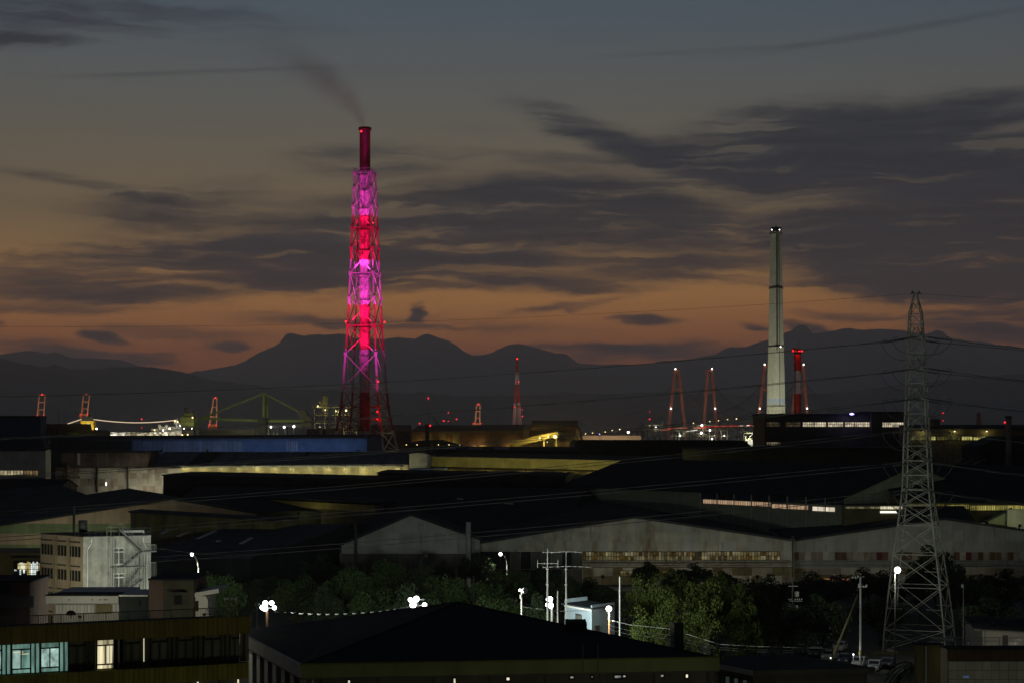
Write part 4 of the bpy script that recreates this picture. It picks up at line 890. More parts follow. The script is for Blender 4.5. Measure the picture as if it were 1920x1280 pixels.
# shapes left of the ship
Y = 640; r, A, B, d, n = longshed('navy_hall', 'tall navy-blue hall at the far left edge', 'hall', (-160, 782, Y), (76, 782, Y), 8, 'navy', 'black_roof', rise=.3); rs = MB().prism([W(-160, 846, 600), W(82, 846, 600), W(80, 824, 632), W(-160, 824, 632)], (0, 0, -.6)); part(r, 'lean_roof', M['black_roof'], rs)
Y = 600; r, A, B, d, n = longshed('grey_hall', 'pale grey hall with a low strip of lit glazing at the far left edge', 'hall', (-160, 846, Y), (85.5, 844, Y), 7, 'grey_wall', 'black_roof', rise=.4)
k = Y / F; panes(r, A, d, n, 95 * k, 204 * k, gz(890, Y), gz(881, Y), 18, 1, emit('hall_glazing', (1, .84, .50), .30, ((.4, .4, .4), .6)), bar=.14); panes(r, A, d, n, 205 * k, 232 * k, gz(890, Y), gz(881, Y), 5, 1, emit('hall_glazing_dim', (1, .7, .3), .13, ((.4, .4, .4), .8)), bar=.14)
panels(r, A, B, [(0, gz(879, Y)), (0, gz(847, Y)), (244 * k, gz(846, Y)), (244 * k, gz(879, Y))], steps(0, 244 * k, 2.1), [gz(879, Y), gz(863, Y), gz(845, Y)], [M['grey_wall']], gap=.1)
Y = 900; r, Ps = gable('rust_plant', 'rust-brown block plant between the navy hall and the ship', 'plant', [(76, 830), (76, 795.5), (148, 795.5), (150, 807), (178, 807), (186, 811), (186, 830)], Y, 25, 0, 'rust_brown', 'rust_brown', trim=None, th=.4)
part(r, 'frame', M['yellow_wall'], MB().path([W(114, 824, Y - 1), W(114, 811, Y - 1), W(147, 811, Y - 1), W(147, 824, Y - 1), W(114, 824, Y - 1)], .18, 4).path([W(130, 824, Y - 1), W(130, 811, Y - 1)], .12, 4)); panels(r, Ps[0], Ps[-1], [(1, 32), (1, 37), (17, 37), (17, 32)], steps(1, 17, 2.8), [32, 34.5, 37], [M['rust_brown'], M['brown_clad']], gap=.12)
part(r, 'pipework', M['galv'], MB().path([W(78, 822, 700), W(82, 828, 700), W(85, 836, 700), W(92, 837, 700)], .3).path([W(90, 823, 700), W(94, 829, 700), W(88, 833, 700)], .3)); eave_lamp(r, W(152, 822, Y - 3), 40, (.7, 1, .3))
# long blue shed
Y = 740; r, A, B, d, n = longshed('blue_shed', 'long blue shed with translucent panels below the ship and the green crane', 'shed', (88, 823.5, Y + 20), (688.5, 821, Y), 26, 'blue_wall', 'black_roof', rise=1.0, trim='black_roof', th=.5)
LW = (B - A).length; K = LW / 600.5; s_ = lambda px: (px - 88) * K
wallbox(r, A, d, n, 0, s_(250), 5, A.z - .2, .02, .14, 'dark_cladding', M['dark_wall'])
panels(r, A, B, [(s_(252), gz(848, Y)), (s_(252), A.z - .6), (s_(459), A.z - .6), (s_(459), gz(848, Y))], steps(s_(252), s_(459), 2.1), [gz(849, Y), A.z], M['pale_blue'], gap=.16)
panels(r, A, B, [(s_(460), gz(848, Y)), (s_(460), A.z - .6), (s_(688), A.z - .6), (s_(688), gz(848, Y))], [s_(q) for q in (460, 500, 538.5, 563, 600, 640, 688)], [gz(849, Y), A.z], M['blue_wall'], gap=.05)
for k_ in range(5): wallbox(r, A, d, n, s_(539.5 + 4.6 * k_), s_(543 + 4.6 * k_), gz(845, Y), gz(826, Y), .14, .2, 'light_panel', M['pale_blue'])
for px in (307, 393, 672): wallbox(r, A, d, n, s_(px - 2), s_(px + 2), gz(848, Y), gz(842, Y), .14, .22, 'door', M['frame_dark'])
for px in (300, 420, 520, 620): hidden_lamp(r, W(px, 852, Y - 14), 420, (.75, .85, 1))
# rusty hall: brown cladding, white rusted wall, then a wall lit from under its eave
Y = 640; r, A, B, d, n = longshed('rusty_hall', 'long hall with brown cladding above a white wall streaked with rust, left', 'hall', (104, 876, Y), (338, 876, Y), 34, 'rusty_heavy', 'dark_roof', rise=.3)
k = Y / F; zt = A.z
bc = part(r, 'upper_wall', M['brown_clad'], MB().box((gx(114.5, Y), Y - 1.2, zt + .4), (gx(277.5, Y), Y + 20, gz(847.5, Y)))); part(r, 'roof', M['black_roof'], MB().box((gx(112, Y), Y - 2, gz(847.4, Y)), (gx(279, Y), Y + 22, gz(845, Y))))
for i in range(39): wallbox(r, A, d, n, (11.6 + 4.15 * i) * k, (14.6 + 4.15 * i) * k, zt + .5, gz(848.5, Y), 1.2, 1.32 + .06 * rng.random(), 'cladding_rib', M['brown_clad'])
wallbox(r, A, d, n, (147 - 104) * k, (152 - 104) * k, gz(870, Y), gz(849, Y), 1.3, 1.45, 'louvre', M['cream'])
panels(r, A, B, [(2, gz(927, Y)), (2, zt - .3), (234 * k, zt - .3), (234 * k, gz(927, Y))], steps(2, 234 * k, 2.15), [gz(927, Y), gz(910, Y), gz(896.5, Y), gz(886, Y), zt], [M['rusty_heavy'], M['rusty_wall'], M['rusty_wall']], gap=.06)
part(r, 'pipe_rack', M['rust_brown'], MB().cyl(W(126, 925, Y - 2), W(126, 870, Y - 2), .8, n=10).path([W(86, 879, Y - 2), W(140, 880, Y - 2)], .3).path([W(108, 893, Y - 2), W(150, 894, Y - 2)], .2).cyl(W(119, 920, Y - 2), W(119, 880, Y - 2), .3)); part(r, 'downpipe', M['steel_dark'], MB().cyl(W(182, 922, Y - .5), W(182, 877, Y - .5), .3, n=8).cyl(W(239, 920, Y - .5), W(239, 876, Y - .5), .28, n=8).cyl(W(114.5, 876, Y - 1.6), W(114.5, 850, Y - 1.6), .2, n=8))
for a, b, y0, y1 in ((131, 138, 906, 917), (147, 151, 886, 890), (110, 116, 902, 912)): wallbox(r, A, d, n, (a - 104) * k, (b - 104) * k, gz(y1, Y), gz(y0, Y), .1, .22, 'window', M['white_wall'])
wallbox(r, A, d, n, (198.7 - 104) * k, (199.7 - 104) * k, gz(909, Y), gz(904, Y), .1, .25, 'lamp', E_WHITE)
for px, w in ((215, 130), (270, 230), (320, 300)): hidden_lamp(r, W(px, 931, Y - 10), w, (1, .9, .7))
Y = 640; r, A, B, d, n = longshed('eave_lit_hall', 'long hall with a grey ribbed roof and a wall glowing yellow under its eave', 'hall', (278, 874, Y + 1), (766, 870.5, Y - 6), 44, 'grey_wall', 'slate_roof', ridge_py=848.5)
LW = (B - A).length; K = LW / 488; s_ = lambda px: (px - 278) * K; zt = A.z
E_YW = emit('wall_lit_panel', (1, .9, .5), .01); yw = mat('translucent_sheet', (.40, .37, .20), var=.2, streak=(1.5, 1.5, .03), rust=.15)
panels(r, A, B, [(s_(340), gz(912, Y)), (s_(340), zt - .35), (s_(765.5), zt - .1), (s_(765.5), gz(912, Y))], [s_(340)] + steps(s_(406), s_(765.5), 1.55), [gz(912, Y), gz(893, Y), gz(882, Y), zt + .6], [yw], gap=.07)
for i in range(60):
    s0 = i / 60 * LW; e0 = A + d * s0; m0 = e0 + n * 22 + Vector((0, 0, (gz(848.5, Y + 22) - A.z)))
    if rng.random() < .86: part(r, 'roof_rib', M['slate_roof'] if not (8 < i < 14 or 33 < i < 36 or i > 52) else M['black_roof'], MB().prism([e0 + Vector((0, 0, .40)) - n * .4, e0 + d * (LW / 60 - .12) + Vector((0, 0, .40)) - n * .4, m0 + d * (LW / 60 - .12) + Vector((0, 0, .40)), m0 + Vector((0, 0, .40))], (0, 0, .06 + .05 * rng.random())))
for i in range(13): p = A + d * (s_(350) + i * (s_(750) - s_(350)) / 12) - n * 1.5 + Vector((0, 0, .2)); eave_lamp(r, p - Vector((0, 0, .55)), 14 + rng.random() * 14, (1, .86, .45), M['steel_dark'])
for i in range(5): hidden_lamp(r, W(420 + i * 75, 915, Y - 14), 200, (1, .9, .55))
wallbox(r, A, d, n, s_(751), s_(753), gz(886, Y), gz(873, Y), .15, .3, 'ladder', M['steel_dark'])
Y = 632; r, Ps = gable('barrel_hall', 'small white round-topped end wall by the dark steel chimney', 'hall', [(767.5, 851), (772, 849.5), (781, 848.5), (795, 849), (807.5, 852)], Y, 24, 1, 'white_wall', 'dark_roof', trim=None)
q = W(800, 884, Y - 14); hidden_lamp(r, W(792, 893, Y - 14), 520, (.85, .9, 1))
Y = 618; r, A, B, d, n = longshed('blue_eaved_store', 'low white store with a blue eave in front of the round-topped hall', 'store', (768, 880, Y), (837, 879, Y), 12, 'white_wall', 'blue_wall', rise=.1, trim='blue_wall')
hidden_lamp(r, W(815, 893, Y - 8), 260, (.85, .9, 1))
# dark barrel roofs and the yellow wall
Y = 760; gable('dark_depot', 'black depot with rounded roof ends below the process plant', 'depot', [(1076, 845), (1077, 832), (1083, 826), (1392, 826.5), (1401, 829), (1407, 838)], Y, 60, 0, 'dark_wall', 'black_roof', trim=None)
Y = 720; r, A, B, d, n = longshed('low_black_shed', 'black low shed with blue-grey roof lights, right of the dark steel chimney', 'shed', (808, 845, Y), (1085, 846, Y - 10), 30, 'dark_wall', 'black_roof', ridge_py=838)
for a, b in ((831, 855), (878, 904), (928, 955), (983, 1012), (1034, 1060)): part(r, 'roof_light', M['pale_blue'], MB().prism([W(a, 843.5, Y - .2) + Vector((0, 0, .45)), W(b, 843.8, Y - .4) + Vector((0, 0, .45)), W(b - 2, 841, Y + 6) + Vector((0, 0, .5)), W(a, 841, Y + 6) + Vector((0, 0, .5))], (0, 0, .1)))
Y = 620; r, A, B, d, n = longshed('yellow_hall', 'long hall with a dull yellow upper wall, right of centre', 'hall', (809, 856, Y + 8), (1283, 866.5, Y - 14), 70, 'yellow_wall', 'black_roof', rise=1.0, trim='olive_wall')
LW = (B - A).length; panels(r, A, B, [(0, gz(880, Y)), (0, A.z - .6), (LW, B.z - .6), (LW, gz(885, Y))], steps(0, LW, 4.2), [gz(887, Y), A.z], [M['yellow_wall']], gap=.07)
part(r, 'lean_roof', M['brown_roof'], MB().prism([W(806, 873.5, Y + 7.6), W(1290, 884, Y - 14.4), W(1230, 902, Y - 46), W(806, 891, Y - 22)], (0, 0, -.4))); part(r, 'lean_wall', M['dark_wall'], MB().prism([W(806, 893, Y - 22), W(1230, 904, Y - 46), Vector((gx(1230, Y - 46), Y - 46, 0)), Vector((gx(806, Y - 22), Y - 22, 0))], (0, 18, 0)))
for i, px in enumerate((840, 910, 985, 1060, 1120, 1180, 1235)): q = W(px, 877 + i * 1.2, Y - 9 - i * 2.3); light(part(r, 'roof_lamp', M['steel_dark'], MB().beam(q - Vector((0, 0, 2)), q, .1).box(q - Vector((.3, .2, .2)), q + Vector((.3, -.05, .25)))), q + Vector((0, .4, .1)), 210, (1, .9, .38))
# olive-dark wall and the big black roofs
Y = 600; r, A, B, d, n = longshed('olive_hall', 'very dark olive hall wall below the process plant and the mill', 'hall', (1281, 842, Y + 6), (1720, 840, Y), 30, 'olive_dark', 'black_roof', rise=.4)
panels(r, A, B, [(0, 17), (0, A.z - .4), (36, A.z - .4), (36, 17)], steps(0, 36, 3.6), [17, 25, A.z], [M['olive_dark']], gap=.12)
# black shed with the orange-lit slot; its corner faces us
C = W(1585, 933, 450); dl = Vector((gx(1347, 490) - C.x, 40, 0)).normalized(); ds = Vector((-dl.y, dl.x, 0)); ds = -ds if ds.x < 0 else ds
Lg, Wd = 120.0, 47.0; zr = gz(873, 458); up = Vector((0, 0, 1))
r = thing('slot_lit_hall', 'big black-roofed hall with a grey-green gable and an orange-lit slot, left of the pylon', 'hall', (C.x, C.y, 0))
gz0 = lambda p: Vector((p.x, p.y, 0))
sec = [gz0(C), C, C + ds * Wd / 2 + up * (zr - C.z), C + ds * Wd, gz0(C + ds * Wd)]
part(r, 'wall', M['green_grey'], MB().prism(sec, dl * Lg))
for a, b in ((C - ds * .6, sec[2]), (C + ds * Wd + ds * .6, sec[2])):
    a = a + up * -.15; part(r, 'roof', M['black_roof'], MB().prism([q + up * .06 - dl * .4 for q in (a, b, b + up * .3, a + up * .3)], dl * (Lg + .8)))
panels(r, C, C + ds * Wd, [(.1, gz(960, 450)), (.1, C.z - .2), (Wd / 2, zr - .2), (Wd - .1, C.z - .2), (Wd - .1, gz(960, 450))], steps(0, Wd, 3.2), [gz(960, 450), 17.6, 22, 27], [M['green_grey']], gap=.06)
A = C + dl * 55; LW = 55.0; nn = -ds            # left flank: posts, dark sheets and the lit slot beneath
for i in range(9): q = A - dl * (LW * i / 8) + nn * .2; part(r, 'post', M['steel'], MB().box((q.x - .14, q.y - .14, 8), (q.x + .14, q.y + .14, A.z)))
zs0, zs1 = 15.25, 16.6
panels(r, gz0(A), gz0(C), [(0, zs1 + .1), (0, A.z - .1), (LW - .2, A.z - .1), (LW - .2, zs1 + .1)], steps(0, LW, LW / 16), [zs1, A.z], [M['navy'], M['dark_wall']], gap=.1)
ow = emit('slot_window', (1, .66, .40), .36, ((.5, .5, .5), .35)); panes(r, A, -dl, ds, 1.0, 28, zs0 + .25, zs1, 30, 1, ow, bar=.08); panes(r, A, -dl, ds, 28.5, 42, zs0 - .1, zs1 - .35, 10, 1, ow, bar=.08); panes(r, A, -dl, ds, 43.5, 51.5, zs0 - .25, zs1 - .5, 4, 1, emit('slot_window_white', (1, .86, .66), .75, ((.5, .5, .5), .2)), bar=.08)
lo = thing('lit_lean_to', 'low lean-to with white-lit louvres beneath the grey-green gable', 'lean-to', (gx(1640, 447), 447, 0)); part(lo, 'wall', M['olive_wall'], MB().box((gx(1582, 447), 446.6, 0), (gx(1696, 447), 449.4, gz(946, 447))))
part(lo, 'roof', M['dark_roof'], MB().box((gx(1580, 447), 445.8, gz(945.8, 447)), (gx(1698, 447), 449.4, gz(944.5, 447))))
a_ = Vector((gx(1582, 446.6), 446.6, 0)); panes(lo, a_, Vector((1, 0, 0)), Vector((0, 1, 0)), .3, 8.6, gz(953, 446), gz(949, 446), 18, 1, emit('louvre_dim', (1, .9, .5), .10, ((.5, .5, .5), .7)), bar=.06); panes(lo, a_, Vector((1, 0, 0)), Vector((0, 1, 0)), 8.7, 14, gz(954, 446), gz(948.5, 446), 12, 1, emit('louvre_bright', (1, .92, .62), .6, ((.4, .4, .4), .4)), bar=.06)
lb = emit('louvre_white', (1, .96, .85), 1.1, ((.4, .4, .4), .3)); wallbox(lo, a_, Vector((1, 0, 0)), Vector((0, 1, 0)), 8.7, 13.6, gz(961, 446), gz(957.5, 446), .1, .2, 'lit_opening', lb)
# glazed wall behind the pylon
Y = 452; r, A, B, d, n = longshed('glazed_hall', 'hall with a yellow-lit glazed band behind the pylon, at the right edge', 'hall', (1690, 940, Y - 3), (2060, 945, Y + 4), 60, 'olive_wall', 'black_roof', ridge_py=872)
gy = emit('band_glazing', (1, .88, .22), .22, ((.35, .35, .35), .7)); gyd = emit('band_glazing_dim', (.9, .75, .15), .055, ((.3, .3, .3), .8)); k = Y / F
panes(r, A, d, n, .5, 87 * k, gz(952, Y), gz(942.5, Y), 20, 1, gyd, bar=.09); panes(r, A, d, n, 88 * k, 132 * k, gz(953, Y), gz(944.5, Y), 12, 1, gy, bar=.09); panes(r, A, d, n, 133 * k, 240 * k, gz(956, Y), gz(946.5, Y), 30, 1, gy, bar=.09)
panels(r, A, B, [(0, 8), (0, gz(953.5, Y)), (240 * k, gz(957, Y)), (240 * k, 8)], steps(0, 240 * k, 2.6), [8, 12, 16], [M['olive_wall']], gap=.06)
gable('green_gable', 'pale green-lit gable end at the right edge, behind the rusty sheds', 'shed', [(1822, 990), (1888, 957.5), (1955, 990)], 440, 24, 8, 'green_grey', 'black_roof', trim='dark_roof', Y2=440)[0]
gb = thing('pale_block', 'pale lit block at the right edge beside the green-lit gable', 'building', (gx(1930, 441), 441, 0)); part(gb, 'wall', M['cream'], MB().box((gx(1889, 438), 438, 0), (gx(2000, 438), 439, gz(955, 438)))); part(gb, 'coping', M['steel'], MB().box((gx(1888.5, 437.8), 437.8, gz(955, 438) + .01), (gx(2000, 438), 439.2, gz(953.8, 438))))
for px, py_, w in ((1850, 979, 55), (1912, 986, 90)): q = W(px, py_, 429); hidden_lamp(gb, q, w, (.95, 1, .5))
longshed('dark_lean_roof', 'dark roof slope between the pylon and the green-lit gable', 'shed', (1700, 986, 436), (1830, 984, 436), 26, 'dark_wall', 'black_roof', ridge_py=951)
# small far roof-tops on the right
rr = thing('black_hip_hall', 'black sloped roof hall at the right edge beside the tall dark chimney', 'hall', (gx(1900, 600), 600, 0)); part(rr, 'wall', M['dark_wall'], MB().prism([W(1838, 850, 600), W(1838, 836, 600), W(1888, 817, 604), W(2050, 815, 604), W(2050, 900, 600), W(1838, 900, 600)], (0, 25, 0))); part(rr, 'roof', M['black_roof'], MB().prism([W(1836, 850, 599), W(1836, 835.5, 599), W(1888, 816, 603), W(2052, 814, 603), W(2052, 850, 599)], (0, .6, 0)))
for i, (a, y, b, y2) in enumerate(((1790, 867, 1806, 858), (1806, 870, 1825, 859), (1823, 870, 1848, 860))): part(rr, 'roof_rail', M['steel'], MB().beam(W(a, y, 560), W(b, y2, 575), .12))
# the three gabled sheds with the rust-streaked front
Y = 420; r, Ps = gable('rusty_gable_shed', 'wide grey gabled shed streaked with rust, with a yellow-lit window band, centre right', 'shed', [(899, 1018), (1190, 970), (1485, 1013)], Y, 110, -6, 'rusty_wall', 'black_roof')
A, B = Ps[0], Ps[-1]; LW = (B - A).length; k = Y / F; s_ = lambda px: (px - 899) * k; zapex = Ps[1].z
panels(r, gz0(A), gz0(B), [(0, gz(1032.5, Y)), (0, A.z - .05), (s_(1190), zapex - .05), (LW, B.z - .05), (LW, gz(1032.5, Y))], steps(0, LW, 2.05), [gz(1032.5, Y), gz(1014.5, Y), gz(996.5, Y), zapex + .1], [M['rusty_wall'], M['rusty_wall'], M['grey_wall']], gap=.045)
d, n = Vector((1, 0, 0)), Vector((0, 1, 0))
gw = [emit('factory_pane', (1, .80, .34), .075, ((.4, .4, .8), .8)), emit('factory_pane_amber', (1, .62, .16), .045, ((.5, .5, .9), .8)), emit('factory_pane_pale', (1, .9, .5), .10, ((.4, .4, .9), .7))]
panes(r, gz0(A), d, n, s_(1093), s_(1303), gz(1049.5, Y), gz(1033.5, Y), 40, 2, gw, bar=.1); panes(r, gz0(A), d, n, s_(1310), s_(1462), gz(1049, Y), gz(1033, Y), 29, 2, gw, bar=.1)
panels(r, gz0(A), gz0(B), [(0, 0), (0, gz(1033.5, Y)), (s_(1092), gz(1033.5, Y)), (s_(1092), 0)], steps(0, s_(1092), 2.3), [0, 3.5, gz(1033, Y)], [M['dark_wall'], M['concrete_dark']], gap=.06)
panels(r, gz0(A), gz0(B), [(s_(1093), 0), (s_(1093), gz(1062, Y)), (LW, gz(1062, Y)), (LW, 0)], steps(s_(1093), LW, 2.2), [0, 2, gz(1062, Y)], [M['rusty_heavy'], M['rusty_wall'], M['olive_wall']], gap=.06, skip=lambda s, z: s_(1160) < s < s_(1192) and z > 1 or s_(1300) < s < s_(1345) and z > 2)
for a, b, y0, y1, mm in ((1163, 1190, 1069, 1080, gw[0]), (1240, 1252, 1069, 1078, gw[1]), (1335, 1358, 1070, 1078, gw[0])): panes(r, gz0(A), d, n, s_(a), s_(b), gz(y1, Y), gz(y0, Y), 5, 2, mm, bar=.08, t=.14)
wallbox(r, A, d, n, s_(1303.5), s_(1309.5), gz(1062, Y), gz(1033, Y), .1, .3, 'wall_panel', M['concrete_dark'])
for i, y in enumerate((1050.5, 1053.5, 1057, 1061.5)): part(r, 'crane_rail', M['galv'] if i % 2 == 0 else M['rust_brown'], MB().beam((gx(1092, Y), Y - .5 - .5 * i, gz(y, Y)), (gx(1485, Y), Y - .5 - .5 * i, gz(y, Y)), .14, .22))
rng2 = random.Random(5)
for i in range(16): px = 1100 + i * 24 + rng2.random() * 6; part(r, 'bracket', M['galv'], MB().beam((gx(px, Y), Y - 2.2, gz(1050, Y)), (gx(px, Y), Y - 2.2, gz(1062, Y)), .1).box((gx(px, Y) - .3, Y - 2.4, gz(1056, Y)), (gx(px, Y) + .3, Y - 1.9, gz(1054.8, Y))))
Y = 425; r, Ps = gable('plain_gable_shed', 'wide plain grey gabled shed behind the lattice pylon, right', 'shed', [(1487, 1013.5), (1770, 973), (2045, 1012)], Y, 110, 4, 'grey_wall', 'black_roof')
A, B = Ps[0], Ps[-1]; LW = (B - A).length; k = Y / F; s_ = lambda px: (px - 1487) * k; zapex = Ps[1].z
panels(r, gz0(A), gz0(B), [(0, gz(1034, Y)), (0, A.z - .05), (s_(1770), zapex - .05), (LW, B.z - .05), (LW, gz(1034, Y))], steps(0, LW, 2.4), [gz(1034, Y), gz(1013, Y), gz(993, Y), zapex + .1], [M['grey_wall']], gap=.04)
rp = [M['rusty_wall'], M['rusty_wall'], M['rust_brown'], M['pinkish'], M['rusty_heavy'], mat('dark_red_panel', (.10, .028, .03), rust=.4)]
panels(r, gz0(A), gz0(B), [(0, gz(1049.5, Y)), (0, gz(1034, Y)), (LW, gz(1034, Y)), (LW, gz(1049.5, Y))], steps(0, LW, 1.35), [gz(1049.5, Y), gz(1034, Y)], rp, gap=.07)
panels(r, gz0(A), gz0(B), [(0, 0), (0, gz(1062, Y)), (LW, gz(1062, Y)), (LW, 0)], steps(0, LW, 2.2), [0, 2, gz(1062, Y)], [M['rusty_heavy'], M['rusty_wall'], M['olive_wall']], gap=.06)
for i, y in enumerate((1051, 1054, 1057.5, 1062)): part(r, 'crane_rail', M['galv'] if i % 2 == 0 else M['steel'], MB().beam((gx(1488, Y), Y - .5 - .5 * i, gz(y, Y)), (gx(2040, Y), Y - .5 - .5 * i, gz(y, Y)), .14, .22))
for i in range(22): px = 1500 + i * 25 + rng2.random() * 6; part(r, 'bracket', M['galv'], MB().beam((gx(px, Y), Y - 2.2, gz(1050, Y)), (gx(px, Y), Y - 2.2, gz(1063, Y)), .1))
lo = emit('doorway_light', (1, .45, .2), .35, ((.5, .5, .5), .6)); wallbox(r, A, d, n, s_(1543), s_(1592), gz(1086.5, Y), gz(1083.5, Y), .1, .2, 'lit_doorway', lo); wallbox(r, A, d, n, s_(1437), s_(1455), gz(1089, Y), gz(1073, Y), .1, .2, 'lit_doorway', emit('doorway_white', (1, .95, .8), .35, ((.9, .9, .9), .8)))
lm = MB().beam((gx(1483, 418), 418, 0), W(1483, 1009, 418), .1).beam((gx(1489, 418), 418, 0), W(1489, 1009, 418), .1)
for i in range(26): z = 1 + i * .4; lm.beam((gx(1483, 418), 418, z), (gx(1489, 418), 418, z), .06)
solo('wall_ladder', 'tall thin ladder on the valley between the two big gabled sheds', 'ladder', M['galv'], lm, (gx(1486, 418), 418, 0))
Y = 415; r, Ps = gable('grey_gable', 'plain grey gable between the hooked pipe and the pale vent pipe', 'shed', [(640, 1021), (771, 965), (900, 1011)], Y, 90, -8, 'grey_wall', 'black_roof', trim='dark_roof')
A, B = Ps[0], Ps[-1]; panels(r, gz0(A), gz0(B), [(0, gz(1037, Y)), (0, A.z), ((771 - 640) * Y / F, Ps[1].z), ((B - A).length, B.z), ((B - A).length, gz(1037, Y))], steps(0, (B - A).length, 2.6), [gz(1037, Y), gz(1018, Y), gz(998, Y), 20], [M['grey_wall']], gap=.03)
panels(r, gz0(A), gz0(B), [(0, 0), (0, gz(1037, Y)), ((B - A).length, gz(1037, Y)), ((B - A).length, 0)], steps(0, (B - A).length, 2.6), [0, 3.5, gz(1037, Y)], [M['concrete_dark']], gap=.04)
Y = 420; r, Ps = gable('rusty_small_gable', 'dark gable with rust streaks, left of the plain grey gable', 'shed', [(430, 1040), (545, 999), (640, 1032)], Y, 60, -14, 'rusty_wall', 'black_roof', trim='dark_roof')
A, B = Ps[0], Ps[-1]; panels(r, gz0(A), gz0(B), [(0, 0), (0, A.z), (115 * Y / F, Ps[1].z), ((B - A).length, B.z), ((B - A).length, 0)], steps(0, (B - A).length, 2.3), [0, 3.6, gz(1037, Y), 9, 20], [M['rusty_heavy'], M['rust_brown'], M['concrete_dark']], gap=.05)
# black sheds and dim walls left of centre
Y = 560; longshed('black_shed', 'long flat black shed in front of the eave-lit hall', 'shed', (306, 891, Y), (709, 900, Y - 18), 40, 'dark_wall', 'black_roof', rise=.5)
longshed('black_shed', 'short black shed in front of the blue-eaved store', 'shed', (708, 887, 566), (1060, 892, 560), 40, 'dark_wall', 'black_roof', rise=.5)
r = thing('olive_clerestory', 'dim olive wall with a yellowish top strip, behind the plain grey gable', 'shed', (gx(600, 500), 500, 0)); p0, p1, p2 = W(440, 931, 520), W(703, 943, 476), W(743, 938, 490)
part(r, 'wall', M['olive_dark'], MB().prism([gz0(p0), gz0(p1), gz0(p2), gz0(p2 + Vector((-40, 44, 0)))], (0, 0, p1.z - .4))); part(r, 'roof', M['black_roof'], MB().prism([p0 + Vector((-.5, -.5, 0)), p1 + Vector((0, -.6, 0)), p2 + Vector((.5, 0, 0)), p2 + Vector((-40, 44, .4))], (0, 0, .4)))
ddd = p1 - p0; ddd.z = 0; panels(r, gz0(p0), gz0(p1), [(0, p0.z - 1.8), (0, p0.z - .2), (ddd.length, p1.z - .5), (ddd.length, p1.z - 2.2)], steps(0, ddd.length, 3.4), [10, 30], [M['yellow_wall']], gap=.05)
ddd = p2 - p1; ddd.z = 0; panels(r, gz0(p1), gz0(p2), [(0, 10), (0, p1.z - .6), (ddd.length, p1.z - .6), (ddd.length, 10)], steps(0, ddd.length, .8), [10, p1.z], [M['brown_clad']], gap=.06)
q = W(560, 962, 488); hidden_lamp(r, q, 60, (1, .85, .35))
longshed('mid_black_shed', 'black low roof spreading across the middle of the works', 'shed', (300, 958, 500), (1070, 962, 480), 60, 'dark_wall', 'black_roof', ridge_py=915)
longshed('blue_black_shed', 'black roof with a faint bluish sheen left of the wide rusty gable', 'shed', (860, 1000, 452), (1060, 985, 470), 60, 'dark_wall', 'black_roof', ridge_py=935)
for i, (a, y, b) in enumerate(((857, 935, 868), (880, 941, 898), (946, 944, 962), (1137, 966, 1158))): solo('roof_light', ('tiny pale skylight on the black roof above the grey gable', 'second pale skylight right of the tiny one above the grey gable', 'pale skylight above the pale vent pipe', 'long pale skylight just left of the wide rusty gable ridge')[i], 'skylight', M['steel'], MB().prism([W(a, y, 486), W(b, y + .8, 486), W(b + 2, y - .4, 490), W(a + 3, y - 1, 490)], (0, 0, .25)), W(a, y, 486))
Y = 480; r, Ps = gable('banded_gable', 'wide gable with beige and green bands at the left edge, behind the white block', 'shed', [(-150, 1008), (325, 936), (480, 962)], Y, 90, -30, 'pinkish', 'dark_roof', trim='black_roof')
A, B = Ps[0], Ps[-1]; LW = (B - A).length; k = Y / F
for j, (ya, yb, mm) in enumerate(((1070, 1042, 'yellow_wall'), (1041.5, 1020, 'green_band'), (1019.5, 1000, 'pinkish'), (999.5, 981, 'green_band'), (980.5, 930, 'pinkish'))):
    panels(r, gz0(A), gz0(B), [(0, 0), (0, A.z - .1), (475 * k, Ps[1].z - .1), (LW, B.z - .1), (LW, 0)], steps(0, LW, 3.4), [gz(ya, Y), gz(yb, Y)], [M[mm]], gap=.05)
longshed('far_left_roof', 'dark bluish roof spreading at the left edge below the grey hall', 'shed', (-160, 975, 505), (205, 945, 545), 60, 'dark_wall', 'dark_roof', ridge_py=921)
r, A, B, d, n = longshed('left_low_shed', 'low dark shed with a small white end at the left edge', 'shed', (-160, 914, 580), (111, 914, 575), 16, 'brown_clad', 'black_roof', ridge_py=899); part(r, 'gable_end', M['white_wall'], MB().prism([W(100.5, 909.5, 574), W(112, 909.5, 574), W(112, 917, 574)], (0, .4, 0)))
q = W(106, 916, 566); hidden_lamp(r, q, 70, (1, .9, .6))
part(r, 'end_panel', M['cream'], MB().box((gx(97, 574), 573.6, gz(924, 574)), (gx(111.5, 574), 574, gz(914.5, 574))))
Y = 440; r, A, B, d, n = longshed('olive_monitor', 'olive-stained raised roof monitor left of centre', 'shed', (245, 960, 446), (516, 976, 424), 8, 'olive_wall', 'dark_roof', rise=.3, th=.35)
LW = (B - A).length; panels(r, A, B, [(0, A.z - 4.2), (0, A.z - .2), (LW, B.z - .2), (LW, B.z - 4.6)], steps(0, LW, 1.9), [5, 20], [M['olive_wall'], M['olive_wall'], M['yellow_wall']], gap=.05)
r, A, B, d, n = longshed('skylight_roof', 'dark roof with pale skylight strips behind the white stair block', 'shed', (215, 1052, 380), (470, 1046, 372), 116, 'dark_wall', 'dark_roof', ridge_py=985)
